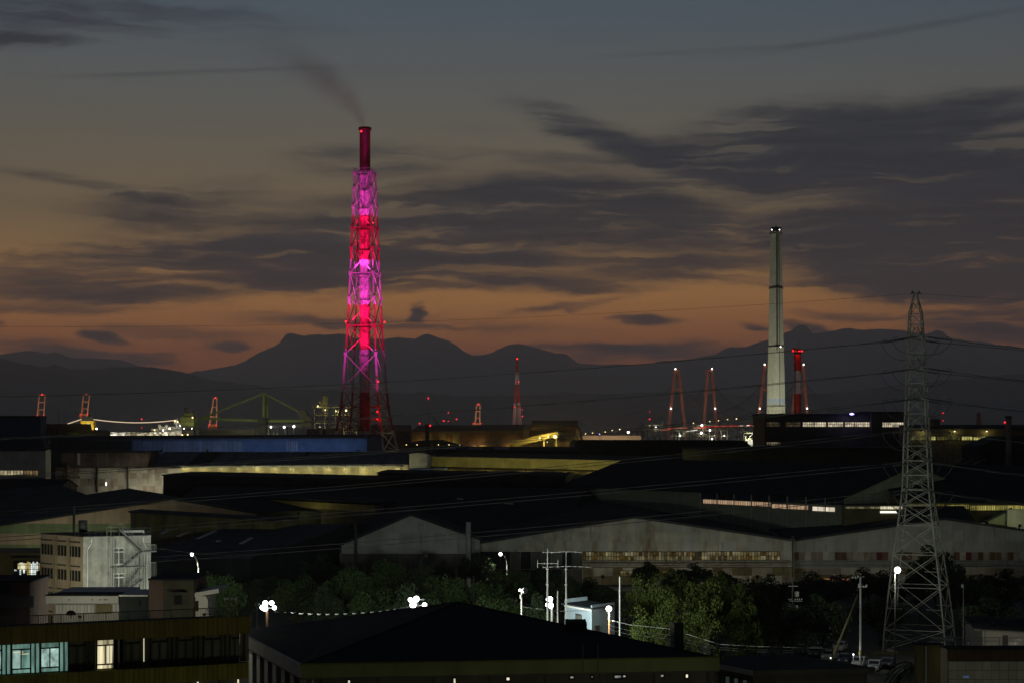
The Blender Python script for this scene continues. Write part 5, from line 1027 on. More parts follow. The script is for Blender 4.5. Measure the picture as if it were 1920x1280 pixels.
for a, b, ya, yb in ((330, 352, 1005, 997), (367, 402, 1009.5, 995), (404, 410, 1015, 1013), (300, 316, 1000, 992), (448, 470, 1019, 1008)):
    e = [];
    for px, py in ((a, ya), (a + 7, ya), (b + 5, yb), (b - 2, yb)):
        # lay the strip on the roof slope: walk out along the sight line until it meets the roof
        nA = A; sl = (gz(985, (A.y + B.y) / 2 + 58) - (A.z + B.z) / 2) / 58
        for Yq in np.arange(372, 440, .25):
            pz = W(px, py, Yq); q = pz - A; rz = A.z + (B.z - A.z) * (q.dot(d) / (B - A).length) + q.dot(n) * sl + .42
            if pz.z <= rz: break
        e.append(W(px, py, Yq))
    part(r, 'skylight', M['cream'], MB().prism(e, (0, 0, .12)))

# ------------------------------------------------------------------ trees
def crown_mesh(seed, n, r, h, leafm, leaf=.42, clumps=46):
    """Unit tree: trunk height h, crown of many leaf faces gathered in clumps; returns (trunk mesh, crown mesh)."""
    rg = np.random.RandomState(seed); cen = []
    while len(cen) < clumps:
        v = rg.normal(size=3); v /= np.linalg.norm(v); q = rg.uniform(.45, 1.0) * (1 + .18 * math.sin(3 * v[0] + seed) * math.sin(4 * v[1] + seed))
        c = np.array([v[0] * r * q, v[1] * r * q, h + r * .9 + v[2] * r * .82 * q]); 
        if c[2] > h * .55: cen.append((c, rg.uniform(.20, .38) * r))
    V = []; Fs = []
    per = n // clumps
    for c, cr_ in cen:
        p = rg.normal(size=(per, 3)); p /= np.linalg.norm(p, axis=1)[:, None]; p *= cr_ * rg.uniform(.35, 1.0, (per, 1)) ** .6; p[:, 2] *= .75; p += c
        a = rg.normal(size=(per, 3)); a /= np.linalg.norm(a, axis=1)[:, None]; b = rg.normal(size=(per, 3)); b -= a * (a * b).sum(1)[:, None]; b /= np.linalg.norm(b, axis=1)[:, None]
        s = leaf * rg.uniform(.6, 1.25, (per, 1)); o = len(V)
        quad = np.stack([p - a * s * .5, p + b * s * .32, p + a * s * .5, p - b * s * .32], 1).reshape(-1, 3)
        V += [tuple(q) for q in quad]; Fs += [(o + 4 * i, o + 4 * i + 1, o + 4 * i + 2, o + 4 * i + 3) for i in range(per)]
    cm_ = bpy.data.meshes.new('crown'); cm_.from_pydata(V, [], Fs); cm_.materials.append(M[leafm]); cm_.update()
    t = MB().cyl((0, 0, 0), (.1, 0, h * 1.1), .045 * h + .1, .03 * h + .06, 8)
    for k in range(6): c = cen[k * 5][0]; t.cyl((.1, 0, h * (.7 + .08 * (k % 4))), tuple(c), .09, .03, 5)
    tm = t.mesh('trunk'); tm.materials.append(M['bark']); return tm, cm_


CR = {'a': [crown_mesh(s, 6500, 4.0, 2.8, 'leaf_a') for s in (1, 2, 3)], 'b': [crown_mesh(s, 6500, 4.0, 2.8, 'leaf_b') for s in (11, 12, 13)], 'c': [crown_mesh(21, 7000, 4.0, 2.8, 'leaf_c', .36), crown_mesh(22, 2600, 4.0, 2.8, 'leaf_c', .30, 34)]}


def tree(px, py, Y, wpx, kind, label, v=None):
    """Crown top at pixel row py, crown width wpx, standing on the ground at distance Y."""
    zt = gz(py, Y); rad = m_(wpx / 2, Y) * 1.22; k = rng.randrange(len(CR[kind])) if v is None else v; tm, cm_ = CR[kind][k]
    r = thing('tree', label, 'tree', (gx(px, Y), Y, 0), 'trees between the works and the yard'); sx = rad / 4.6; sz = zt / 9.9; rz = rng.random() * 6.28
    for nme, me in (('trunk', tm), ('crown', cm_)):
        o = bpy.data.objects.new(nme, me); COL.objects.link(o); o.parent = r; o.scale = (sx, sx, sz); o.rotation_euler = (0, 0, rz)
    return r


TREES = [(412, 1066, 285, 78, 'a', 'round green tree right of the white stair block, under the leftmost street lamp'), (470, 1090, 330, 90, 'b', 'dark tree left of the left floodlight cluster'), (520, 1072, 360, 70, 'b', 'dim dark tree above the left floodlight cluster'),
 (560, 1078, 315, 84, 'a', 'green lit tree right of the left floodlight cluster'), (602, 1040, 385, 66, 'b', 'tall black bushy tree against the wall below the hooked pipe'), (608, 1098, 290, 80, 'b', 'low brownish tree right of the left floodlight cluster'), (655, 1066, 320, 84, 'a', 'bright green tree in the middle of the lit row'),
 (690, 1062, 345, 76, 'a', 'second green tree of the lit row, below the grey gable'), (735, 1054, 330, 100, 'a', 'biggest green tree of the lit row, left of the second floodlight cluster'), (700, 1105, 280, 92, 'a', 'low green tree in front of the biggest one'), (790, 1066, 320, 96, 'b', 'dark green tree right behind the second floodlight cluster'),
 (770, 1100, 275, 90, 'b', 'low dark tree under the second floodlight cluster'), (835, 1078, 300, 86, 'a', 'green tree right of the second floodlight cluster'), (832, 1056, 385, 46, 'b', 'small round black tree behind the unlit curved lamp'), (893, 1038, 390, 74, 'b', 'tall black tree below the pale vent pipe'),
 (900, 1084, 310, 92, 'a', 'green tree behind the concrete pole'), (955, 1068, 330, 96, 'a', 'broad green tree below the right street lamp'), (1012, 1062, 350, 84, 'b', 'dark tree behind the two antenna masts, left'), (935, 1112, 270, 88, 'a', 'low green tree left of the loudspeaker pole'),
 (1055, 1080, 330, 78, 'b', 'dark tree behind the two antenna masts, right'), (1010, 1118, 262, 70, 'b', 'low dark tree behind the loudspeaker pole'), (1110, 1085, 345, 90, 'b', 'black tree above the pale blue house'), (1213, 1052, 385, 62, 'b', 'black bushy tree in front of the lit window band, left'),
 (1262, 1068, 375, 50, 'b', 'smaller black tree in front of the lit window band'), (1300, 1056, 370, 76, 'b', 'black rounded tree in front of the lit window band, middle'), (1352, 1070, 365, 70, 'b', 'black tree in front of the lit window band, right'),
 (1188, 1088, 268, 64, 'c', 'lime-green tree beside the tall white pole'), (1226, 1082, 262, 84, 'c', 'tall lime-green tree right of the white pole'), (1262, 1104, 250, 92, 'c', 'bright lime-green tree in the middle of the clump'), (1308, 1092, 258, 92, 'c', 'big olive-green tree right of the brightest one'),
 (1356, 1100, 262, 86, 'c', 'olive-green tree at the right of the lit clump'), (1400, 1090, 300, 84, 'b', 'dark tree right of the lit clump'), (1395, 1128, 255, 66, 'c', 'low olive tree at the right foot of the lit clump'), (1215, 1140, 240, 80, 'c', 'low green tree behind the wooden lamp post'),
 (1450, 1082, 320, 84, 'b', 'black tree left of the transformer pole'), (1510, 1074, 335, 88, 'b', 'black tree behind the transformer pole'), (1560, 1080, 345, 84, 'b', 'black tree between the two utility poles'), (1628, 1066, 360, 70, 'b', 'black tree left of the starry lamp'), (1665, 1072, 350, 70, 'b', 'black tree below the starry lamp'),
 (1755, 1028, 350, 92, 'b', 'tall spreading black tree seen through the pylon'), (1725, 1060, 340, 60, 'b', 'dark tree behind the left leg of the pylon'), (1800, 1062, 330, 76, 'b', 'dark tree behind the right leg of the pylon'), (1838, 1076, 330, 66, 'b', 'black tree left of the right edge'), (1885, 1066, 340, 84, 'b', 'black tree at the right edge'), (1930, 1074, 335, 80, 'b', 'black tree cut by the right edge'),
 (1243, 1077, 288, 78, 'c', 'olive tree behind the tall lime-green one'), (1288, 1074, 292, 84, 'c', 'tall olive tree at the back of the lit clump'), (1334, 1081, 286, 84, 'c', 'dim olive tree at the back right of the lit clump'), (1376, 1092, 280, 80, 'c', 'dim green tree between the lit clump and the dark tree'), (1425, 1108, 272, 80, 'b', 'dark tree at the right end of the lit clump'), (1318, 1128, 246, 84, 'c', 'low green tree in front of the big olive-green one'), (1480, 1130, 270, 96, 'b', 'low black tree in front of the transformer pole'), (1545, 1120, 280, 96, 'b', 'low black tree behind the braced pole'), (1850, 1120, 290, 110, 'b', 'low black tree right of the pylon foot'), (1650, 1120, 300, 100, 'b', 'low black tree left of the pylon foot')]
for t in TREES: tree(*t[:5], t[5])
tree(1400, 1196, 205, 62, 'c', 'sparse yellow-green young tree beside the white steel gate', 1); tree(1440, 1208, 206, 44, 'c', 'second sparse yellow-green sapling, right of the first', 1); tree(1353, 1203, 200, 30, 'c', 'small yellow-green bush right of the white steel gate', 1)
# palm, bottom right
r = thing('palm', 'dark palm with long drooping fronds at the bottom right', 'palm tree', (gx(1718, 150), 150, 0)); c0 = W(1718, 1248, 150); part(r, 'trunk', M['bark'], MB().cyl((c0.x, 150, 0), c0, .28, .22, 10))
for k in range(26):
    a = k * 2.4; ln = 2.2 + rng.random() * .9; e = .75 - .05 * k; d_ = Vector((math.cos(a), math.sin(a), 0)); pts = [c0 + d_ * (ln * t) + Vector((0, 0, ln * (e * t - 1.05 * t * t))) for t in (0, .2, .4, .6, .8, 1)]; mb = MB()
    for q, (p, pn) in enumerate(zip(pts, pts[1:])):
        mb.beam(p, pn, .05); sd = d_.cross(Vector((0, 0, 1)))
        for f in range(5):
            b_ = p.lerp(pn, f / 5); L_ = .55 * (1 - abs((q + f / 5) / 5 - .45)); 
            for s in (-1, 1): tip = b_ + sd * s * L_ * .8 + d_ * L_ * .5 - Vector((0, 0, L_ * .45)); mb.add([b_, b_ + d_ * .09, tip], [(0, 1, 2)])
    part(r, 'frond', M['leaf_b'], mb)

# ------------------------------------------------------------------ lattice pylon and its lines
Y = 295.0; gv = M['galv']; PX = 1717.5
r = thing('lattice_pylon', 'tall pale steel lattice pylon carrying power lines, right', 'pylon', (gx(1722, Y), Y, 0)); rot = R(-22.5); kE = math.cos(R(10)) + math.sin(R(10))
lv = [(1215, 137), (1176, 127), (1098, 108), (1037, 91), (983, 75), (946, 64), (917, 57), (890, 54), (862, 52), (835, 50), (803, 47), (775, 44), (745, 41.5), (718, 39), (690, 36.5), (660, 33), (632, 30), (608, 27.5), (588, 25)]
lvl = [(0, m_(133 / kE, Y))] + [(gz(y, Y), m_(e / kE, Y)) for y, e in lv if gz(y, Y) > .5]
LEAN = -m_(7.5, Y) / 56; pc = lattice(r, gx(1724, Y), Y, lvl, rot, lambda z: .2 if z < 30 else .16, lambda z: .09 if z < 25 else .07, gv, lean=LEAN)
z_, s_t = lvl[-1]; zt = gz(549, Y)
for k in range(4): c = pc(z_, s_t, k); e = pc(zt, .35, k); part(r, 'peak_leg', gv, MB().beam(c, e, .16)); c2 = pc(z_, s_t, (k + 1) % 4); mm = c.lerp(e, .55); part(r, 'cross_brace', gv, MB().beam(c2, mm, .08).beam(c, c2.lerp(pc(zt, .35, (k + 1) % 4), .55), .08))
part(r, 'peak_arm', gv, MB().beam(W(1706, 551, Y), W(1729, 551, Y), .12)); 
for s in (-1, 1): part(r, 'damper', M['steel_dark'], MB().cyl(W(1717 + s * 9, 551.5, Y), W(1717 + s * 5, 547, Y), .1, .2, 7))
ARMS = (632, 690, 746, 803, 863, 917); ON = 'highest second third fourth fifth lowest'.split()
z0 = lvl[2][0]
for (zA, sA), (zB, sB) in zip(lvl[:5], lvl[1:6]):        # secondary bracing low down
    for k in range(4):
        a, b = pc((zA + zB) / 2, (sA + sB) / 2, k), pc((zA + zB) / 2, (sA + sB) / 2, (k + 1) % 4); f = .28; part(r, 'redundant_brace', gv, MB().beam(a, a.lerp(b, f), .08).beam(b, b.lerp(a, f), .08))
part(r, 'ladder', gv, MB().beam(pc(0, lvl[0][1], 1), pc(z_, s_t, 1), .05)) ; part(r, 'footing', M['concrete'], MB().box((gx(1650, Y), Y - 7, 0), (gx(1665, Y), Y - 5.6, .5)))
for i, py in enumerate(ARMS):
    zz = gz(py, Y); hw = np.interp(zz, [q[0] for q in lvl], [q[1] for q in lvl]) * kE / 2; xc = gx(1724, Y) + LEAN * zz
    for cY in (-1, 1):                                    # one arm towards the viewer, one away
        yy = Y + cY * 4.2; part(r, 'cross_arm', gv, MB().beam((xc - hw * .8, Y + cY * hw * .6, zz), (xc, yy, zz), .14).beam((xc + hw * .8, Y + cY * hw * .6, zz), (xc, yy, zz), .14).beam((xc, Y + cY * hw * .6, zz + 1.6), (xc, yy, zz), .12))
        for s in (-1, 1):
            p = Vector((xc + s * .3, yy, zz - .1)); q = Vector((xc + s * m_(56, Y), yy, zz - m_(8.5, Y))); mb = MB()
            for k in range(16): c = p.lerp(q, .16 + .78 * k / 16); mb.cyl(c, c + (q - p).normalized() * .13, .15, .11, 7)
            mb.cyl(p, q, .035, n=5); part(r, 'insulator', M['steel_dark'], mb)
            part(r, 'arcing_horn', M['steel_dark'], MB().path([q, q + Vector((-s * .3, 0, .45)), q + Vector((-s * .9, 0, .55))], .035, 5))
        jl = MB(); a, b = Vector((xc - m_(56, Y), yy, zz - m_(8.5, Y))), Vector((xc + m_(56, Y), yy, zz - m_(8.5, Y))); jl.path([a.lerp(b, t) - Vector((0, 0, (2.5 + .25 * cY) * (1 - (2 * t - 1) ** 4) if True else 0)) for t in np.linspace(0, 1, 15)], .045, 5)
        part(r, 'jumper_loop', M['wire'], jl)
        for (side, pts) in ((-1, ([(1655, 640), (1090, 688), (700, 720), (0, 743)], [(1655, 698), (1200, 742), (737, 780), (0, 822)], [(1655, 754), (1440, 778), (960, 826), (0, 893)], [(1655, 811), (1405, 840), (960, 885), (480, 925), (0, 962)], [(1655, 871), (1400, 893), (960, 938), (480, 975), (0, 1010)], [(1655, 925), (1440, 950), (960, 995), (480, 1035), (0, 1066)])[i]),
                            (1, [(1773, py + 8.5), (1920, py + 8.5 + 15 + i), (2100, py + 8.5 + 30 + 2 * i)])):
            co = np.polyfit([q[0] for q in pts], [q[1] for q in pts], 2); xs = np.linspace(1661.5 if side < 0 else 1773.5, -900 if side < 0 else 2600, 34 if side < 0 else 14)
            off = py + 8.5 - np.polyval(co, xs[0]); P_ = [Vector((gx(x, Y), yy, gz(np.polyval(co, x) + off * math.exp(-abs(x - xs[0]) / 300) + cY * .0, Y) + (0 if k == 0 else (.14 * cY)))) for k, x in enumerate(xs)]
            solo('power_line', '%s power cable %s the pylon, the %s one of its pair' % (ON[i], 'running left from' if side < 0 else 'running right from', 'lower near' if cY < 0 else 'upper far'), 'power line', M['wire'], MB().path(P_, .048, 5), P_[0], 'power lines strung from the pylon')
for s, pts in ((-1, [(1706, 551), (960, 596), (0, 612)]), (1, [(1729, 551), (1920, 563), (2100, 572)])):
    co = np.polyfit([q[0] for q in pts], [q[1] for q in pts], 2); xs = np.linspace(pts[0][0], -900 if s < 0 else 2600, 34); P_ = [W(x, np.polyval(co, x), Y) for x in xs]
    solo('earth_wire', 'thin earth wire from the pylon peak to the %s' % ('left across the sunset' if s < 0 else 'right into dark cloud'), 'power line', M['steel_dark'], MB().path(P_, .02, 5), P_[0])

# ------------------------------------------------------------------ floodlights, street lamps, poles
def pole(name, label, cat, px, y_top, Y, w, m, extras=(), loc_to=0):
    r = thing(name, label, cat, (gx(px, Y), Y, 0)); part(r, 'pole', M[m], MB().cyl((gx(px, Y), Y, 0), W(px, y_top, Y), m_(w / 2, Y) * 1.15, m_(w / 2, Y) * .8, 9)); return r


def cluster(label, px, Y, heads, arms, pm, polex, w):
    r = thing('floodlight_mast', label, 'floodlight', (gx(polex, Y), Y, 0)); part(r, 'pole', M[pm], MB().cyl((gx(polex, Y), Y, 0), W(polex, arms[0] - 3, Y), .16, .13, 10))
    part(r, 'crossarm', M['steel'], MB().beam(W(min(h[0] for h in heads), arms[0], Y), W(max(h[0] for h in heads), arms[0], Y), .1).beam(W(min(h[0] for h in heads), arms[1], Y), W(max(h[0] for h in heads), arms[1], Y), .1))
    for i, (hx, hy, s) in enumerate(heads):
        p = W(hx, hy, Y - .4); hd = part(r, 'lamp_head', M['steel_dark'], MB().lathe(p + Vector((0, .32, 0)), [(m_(s, Y) * .7, -.12), (m_(s, Y) * 1.05, .0), (m_(s, Y) * .7, .14)], 10)); part(hd, 'lens', E_COOL, MB().ball(p, m_(s * 1.22, Y), 8)); light(r, p + Vector((0, 1.0, -.1)), w / len(heads), (.93, 1, .90), .25, spot=150, aim=p + Vector((0, 10, -2.2)), blend=.5)
    return r


cluster('left floodlight cluster of five lamps on a brown pole behind the black roof', 501, 190, [(497.5, 1130, 4.2), (509.5, 1129.5, 3.6), (492, 1138, 3.8), (497, 1140, 4.2), (514.5, 1138.5, 3.3)], (1130, 1139), 'wood_pole', 500.5, 7600)
cluster('middle floodlight cluster of four lamps above the ridge of the black roof', 782, 200, [(769.5, 1123.5, 3.6), (780.5, 1122, 4.6), (774.5, 1133, 4.9), (796, 1133, 3.6)], (1123, 1134), 'steel_dark', 783, 7600)
cluster('small floodlight cluster of four lamps between the antenna masts', 1030, 232, [(1031.5, 1122, 3.9), (1026.5, 1123, 2.2), (1026, 1133, 2.8), (1032.5, 1134, 4.3)], (1122, 1134), 'steel', 1034.5, 1500)
r = pole('floodlight_post', 'brown post with one starry white lamp beside the pale blue house', 'lamp post', 1142, 1146, 226, 3.6, 'wood_pole'); p = W(1141.5, 1140.5, 225.5); part(r, 'lamp_head', E_WHITE, MB().ball(p, m_(5.6, 226), 9)); part(r, 'hood', M['steel_dark'], MB().lathe(p + Vector((0, .5, 0)), [(.3, -.2), (.42, .1), (.15, .3)], 10)); light(r, p + Vector((0, .6, -.3)), 420, (1, .93, .75), .25, spot=165, aim=p + Vector((0, 3, -4)), blend=.4)
r = pole('pylon_lamp_post', 'post with a single starry lamp in front of the pylon', 'lamp post', 1678, 1074, 268, 3, 'steel_dark'); p = W(1683, 1068, 267); part(r, 'arm', M['steel_dark'], MB().beam(W(1678, 1074, 268), W(1683, 1071, 267.4), .12)); part(r, 'lamp_head', E_WHITE, MB().ball(p, m_(6, 267), 9)); light(r, p + Vector((0, .7, -.2)), 420, (1, .97, .80), .25, spot=160, aim=p + Vector((0, 6, -3)), blend=.4)


def street(label, px, y, Y, side, lit, w):
    r = thing('street_lamp', label, 'street lamp', (gx(px + side * 12, Y), Y, 0)); x1 = gx(px + side * 12, Y); zt = gz(y, Y)
    part(r, 'pole', M['steel'], MB().path([(x1, Y, 0), (x1, Y, zt - 2.2), (x1 - side * .15, Y, zt - 1.2), (x1 - side * .5, Y, zt - .4), (gx(px, Y), Y, zt)], .1, 8)); part(r, 'lamp_head', E_WHITE if lit else M['steel'], MB().ball(W(px, y, Y), m_(3.3, Y) if lit else .28, 8))
    if lit: light(r, W(px, y, Y - .6) - Vector((side * .9, 1.2, .6)), w, (1, .95, .78), .25, spot=160, aim=W(px, y, Y - 1.5) - Vector((side * 1.6, 0, 6)), blend=.4)
street('lit street lamp on a curved pole right of the white stair block', 360, 1038.5, 300, 1, True, 620); street('lit street lamp on a curved pole below the pale vent pipe', 938.5, 1038, 392, 1, True, 260); street('unlit curved street lamp below the grey gable', 799, 1041, 392, -1, False, 0)
r = pole('lamp_standard', 'unlit double-globe lamp standard left of the left floodlights', 'lamp post', 429, 1122, 170, 2.2, 'wood_pole'); part(r, 'crossarm', M['steel_dark'], MB().beam(W(422, 1121, 170), W(440, 1121, 170), .08))
for px in (422, 427, 435, 442): part(r, 'globe', M['steel'], MB().ball(W(px, 1121.5, 169.8), m_(3.2, 170), 7))
r = pole('floodlight_pole', 'pale pole at the left of the left floodlight cluster', 'pole', 482, 1128, 188, 2.4, 'steel'); part(r, 'spotlight', M['steel'], MB().cyl(W(482, 1132, 188), W(484, 1135, 187.5), .25, .1, 8))
r = pole('utility_pole', 'short brown pole with insulators on the black roof edge, between the floodlights', 'utility pole', 551, 1148, 186, 2.6, 'wood_pole'); part(r, 'crossarm', M['wood_pole'], MB().beam(W(546, 1156, 186), W(556, 1155, 186), .1))
pole('concrete_pole', 'plain concrete pole standing behind the black roof ridge', 'pole', 888, 1079, 194, 3.4, 'concrete')
r = pole('speaker_pole', 'pole with a horn loudspeaker on top, right of centre', 'loudspeaker pole', 978, 1108, 210, 3.2, 'concrete')
part(r, 'horn', M['white_paint'], MB().cyl(W(977, 1107, 210), W(985, 1106, 209.4), .12, .36, 12)); part(r, 'horn', M['white_paint'], MB().cyl(W(980, 1108, 210), W(975, 1105, 210.3), .08, .22, 10)); part(r, 'junction_box', M['steel'], MB().box(W(974.5, 1121, 209.6), W(977, 1114, 209.9)))
pole('concrete_pole', 'thin concrete pole between the two antenna masts', 'pole', 1045.5, 1107, 228, 3.2, 'concrete')
for px, yt, Y, lab, els in ((1026.5, 1028, 230, 'antenna mast with two long aerial booms, left of the pair', ((1018, 1049, 1034.5), (1008, 1046, 1055.5))), (1061.5, 1034, 232, 'antenna mast with curved aerial booms, right of the pair', ((1033, 1092, 1034.5), (1018, 1109, 1062)))):
    r = thing('antenna_mast', lab, 'antenna mast', (gx(px, Y), Y, 0)); part(r, 'pole', M['steel'], MB().cyl((gx(px, Y), Y, 0), W(px, 1066, Y), .12, .11, 9).cyl(W(px, 1066, Y), W(px, yt, Y), .055, .05, 8))
    for y in (1066, 1095): part(r, 'clamp', M['concrete'], MB().cyl(W(px, y + 1.2, Y), W(px, y - 1.2, Y), .17, n=9))
    for (a, b, y) in els:
        mb = MB().path([W(a + (b - a) * t, y + (2 * (2 * t - 1) ** 2 - 1 if b - a > 50 else 0), Y) for t in np.linspace(0, 1, 9)], .035, 5)
        for x in np.linspace(a, b, 5 if b - a > 50 else 4): mb.beam(W(x, y - (1.4 if y < 1050 else 2), Y), W(x, y + (1.4 if y < 1050 else 2), Y), .03)
        if y == 1055.5:
            for x in (a, b): mb.beam(W(x, y - 7, Y), W(x, y + 8, Y), .06)
        part(r, 'aerial', M['steel'], mb)
pole('white_pole', 'tall white pole beside the starry lamp post, left of the lime-green trees', 'pole', 1162, 1080, 222, 3.2, 'white_wall')
r = pole('transformer_pole', 'utility pole with transformers among black trees, left of the pylon', 'utility pole', 1486, 1080, 275, 3.0, 'concrete_dark')
for a, b, y in ((1478, 1496, 1098), (1480, 1504, 1126), (1477, 1496, 1150)): part(r, 'crossarm', M['steel'], MB().beam(W(a, y, 274.8), W(b, y, 274.8), .1))
for px, y in ((1494, 1113), (1480, 1136), (1492, 1139)): part(r, 'transformer', M['steel'], MB().cyl(W(px, y + 5, 274.6), W(px, y - 5, 274.6), .32, n=10))
for px in (1479, 1483, 1491, 1495, 1499, 1503): part(r, 'insulator', M['white_wall'], MB().cyl(W(px, 1124, 274.8), W(px, 1121.5, 274.8), .08, n=6))
r = pole('braced_pole', 'pale utility pole propped by a leaning strut, bottom right', 'utility pole', 1613.5, 1080, 262, 4.6, 'concrete'); part(r, 'strut_pole', M['olive_wall'], MB().cyl(W(1556, 1245, 258), W(1609, 1114, 262), .2, .14, 9))
part(r, 'crossarm', M['steel'], MB().beam(W(1598, 1083, 262), W(1621, 1080, 262), .08).beam(W(1610, 1100, 261.8), W(1626, 1100, 261.8), .08).beam(W(1604, 1086, 262), W(1611, 1080, 262), .05))
for px, y in ((1599, 1082), (1604, 1082), (1609, 1080), (1619, 1099), (1623, 1099), (1625, 1097)): part(r, 'insulator', M['white_wall'], MB().cyl(W(px, y + 1.5, 261.8), W(px, y - 2, 261.8), .09, n=6))
part(r, 'collar', M['concrete'], MB().cyl(W(1613, 1101, 262), W(1613, 1093, 262), .34, .3, 10)); part(r, 'marker_band', M['yellow_wall'], MB().cyl(W(1613.5, 1228, 262), W(1613.5, 1218, 262), .25, n=9))
r = pole('service_pole', 'short dark pole with glassy insulators above the parked cars', 'utility pole', 1561, 1170, 200, 2.4, 'wood_pole')
for px, y in ((1556, 1176), (1566, 1173), (1558, 1188), (1569, 1182), (1555, 1194)): part(r, 'insulator', M['white_wall'], MB().cyl(W(px, y + 2, 199.8), W(px, y - 2, 199.8), .09, .05, 6))
part(r, 'crossarm', M['steel'], MB().beam(W(1554, 1179, 199.9), W(1570, 1176, 199.9), .07).beam(W(1554, 1198, 199.9), W(1567, 1200, 199.9), .07))
r = pole('yard_pole', 'thin dim pole right of the pylon', 'pole', 1806.5, 1094, 262, 2.6, 'concrete_dark'); part(r, 'junction_box', M['steel'], MB().box(W(1803, 1101, 261.6), W(1806, 1095, 261.9)))
pole('bollard_post', 'low dark post by the parked cars', 'post', 1593, 1208, 190, 3, 'steel_dark'); 
for px, lab in ((1093, 'left of two thin rods in the foreground before the green fascia'), (1121, 'right of two thin rods in the foreground before the green fascia')): r = thing('thin_rod', lab, 'rod', (gx(px, 100), 100, 0)); part(r, 'rod', M['concrete'], MB().cyl((gx(px, 100), 100, 0), W(px, 1209, 100), .022, n=6)); part(r, 'tip', M['steel'], MB().cyl(W(px, 1209, 100), W(px, 1206, 100), .012, n=5))


def cable(label, pts, Y, rad=.03, m='wire', ms=('wire',)):
    co = [W(px, py, Y if not isinstance(Y, tuple) else Y[0] + (Y[1] - Y[0]) * i / (len(pts) - 1)) for i, (px, py) in enumerate(pts)]; fine = []
    for a, b in zip(co, co[1:]):
        for t in (0, .34, .67): fine.append(a.lerp(b, t))
    solo('overhead_cable', label, 'cable', M[m], MB().path(fine + [co[-1]], rad, 8), co[0])
cable('white-lit cable sagging between the two floodlight clusters', [(515, 1146), (560, 1150), (610, 1151.5), (660, 1150), (710, 1146), (750, 1140), (772, 1136)], (190, 200), .07, 'steel_dark')
for i, (a, b, c) in enumerate(((1162, 1178, 1207), (1172, 1190, 1213), (1180, 1197, 1217))): cable('%s of three cables from the starry lamp post towards the white steel gate' % ('top', 'middle', 'lowest')[i], [(1145, a), (1180, a + (b - a) * .52), (1255, b), (1350, c), (1420, c + 4), (1560, c + 8)], (226, 215), .028, 'steel' if i == 0 else 'wire')
cable('faint cable from the white stair block past the leftmost street lamp', [(284, 1026), (330, 1032), (380, 1038), (420, 1040), (480, 1036)], (240, 300), .03); cable('faint cable passing behind the antenna masts', [(980, 1137), (1050, 1145), (1140, 1143)], 215, .025)
r = thing('steel_gate_tower', 'small white steel lattice frame at the right end of the black roof', 'frame', (gx(1322, 196), 196, 0))
for px in (1315.5, 1329.5): part(r, 'post', M['white_paint'], MB().beam((gx(px, 196), 196, 0), W(px, 1203, 196), .16))
for a, b in ((1203, 1214), (1214, 1226), (1226, 1240)): part(r, 'cross_brace', M['white_paint'], MB().beam(W(1315.5, a, 196), W(1329.5, b, 196), .07).beam(W(1329.5, a, 196.1), W(1315.5, b, 196.1), .07).beam(W(1315.5, b, 196), W(1329.5, b, 196), .08))

# ------------------------------------------------------------------ buildings near the viewer
def vbox(root, name, m, px0, px1, y0, y1, Y, dep, **kw):
    return part(root, name, M[m] if isinstance(m, str) else m, MB().box((gx(px0, Y), Y, gz(y1, Y)), (gx(px1, Y), Y + dep, gz(y0, Y))), **kw)


# pale blue house
Y = 240; r = thing('pale_blue_house', 'small pale blue flat-roofed house beside the starry lamp post', 'house', (gx(1100, Y), Y, 0)); c = Vector((gx(1109.5, Y), Y, 0)); la = Vector((gx(1059, Y + 7), Y + 7, 0)); rb = Vector((gx(1152, Y + 4), Y + 4, 0)); zt = gz(1141, Y)
hw = mat('house_paint', (.26, .33, .38), var=.08); part(r, 'wall', hw, MB().prism([la, c, rb, rb + la - c], (0, 0, zt))); part(r, 'roof', M['dark_roof'], MB().prism([la + Vector((-.5, -.4, zt)), c + Vector((-.1, -.5, zt + .0)), rb + Vector((.2, -.3, zt)), rb + la - c + Vector((0, .4, zt))], (0, 0, .16)))
part(r, 'parapet', hw, MB().prism([c + Vector((.05, -.02, zt + .17)), rb + Vector((.05, -.02, zt + .17)), rb + Vector((-.1, .6, zt + .17)), c + Vector((-.1, .6, zt + .17))], (0, 0, .3))); part(r, 'back_parapet', hw, MB().prism([la + Vector((0, .1, zt + .17)), la + Vector((.4, .5, zt + .17)), rb + la - c + Vector((0, .2, zt + .17)), rb + la - c + Vector((0, -.2, zt + .17))], (0, 0, .5)))
dd = (c - la).normalized(); nn = Vector((-dd.y, dd.x, 0)); nn = -nn if nn.y < 0 else nn
L_ = (c - la).length; w_ = wallbox(r, la, dd, nn, L_ * .42, L_ * .64, zt - 3.3, zt - .95, .03, .1, 'window', M['frame_dark'])
for f in (0, 1, 2): wallbox(w_, la, dd, nn, L_ * (.435 + .07 * f), L_ * (.49 + .07 * f), zt - 3.15, zt - 1.1, .1, .13, 'window_pane', M['curtain'])
d2 = (rb - c).normalized(); n2 = Vector((-d2.y, d2.x, 0)); n2 = -n2 if n2.y < 0 else n2; w_ = wallbox(r, c, d2, n2, .5, 1.6, zt - 3.2, zt - 2.2, .03, .1, 'window', M['frame_dark']); wallbox(w_, c, d2, n2, .6, 1.5, zt - 3.1, zt - 2.3, .1, .13, 'window_pane', M['brick_dark'])
wallbox(r, la, dd, nn, 0, L_, zt - .3, zt - .05, .02, .08, 'gutter', M['white_wall'])

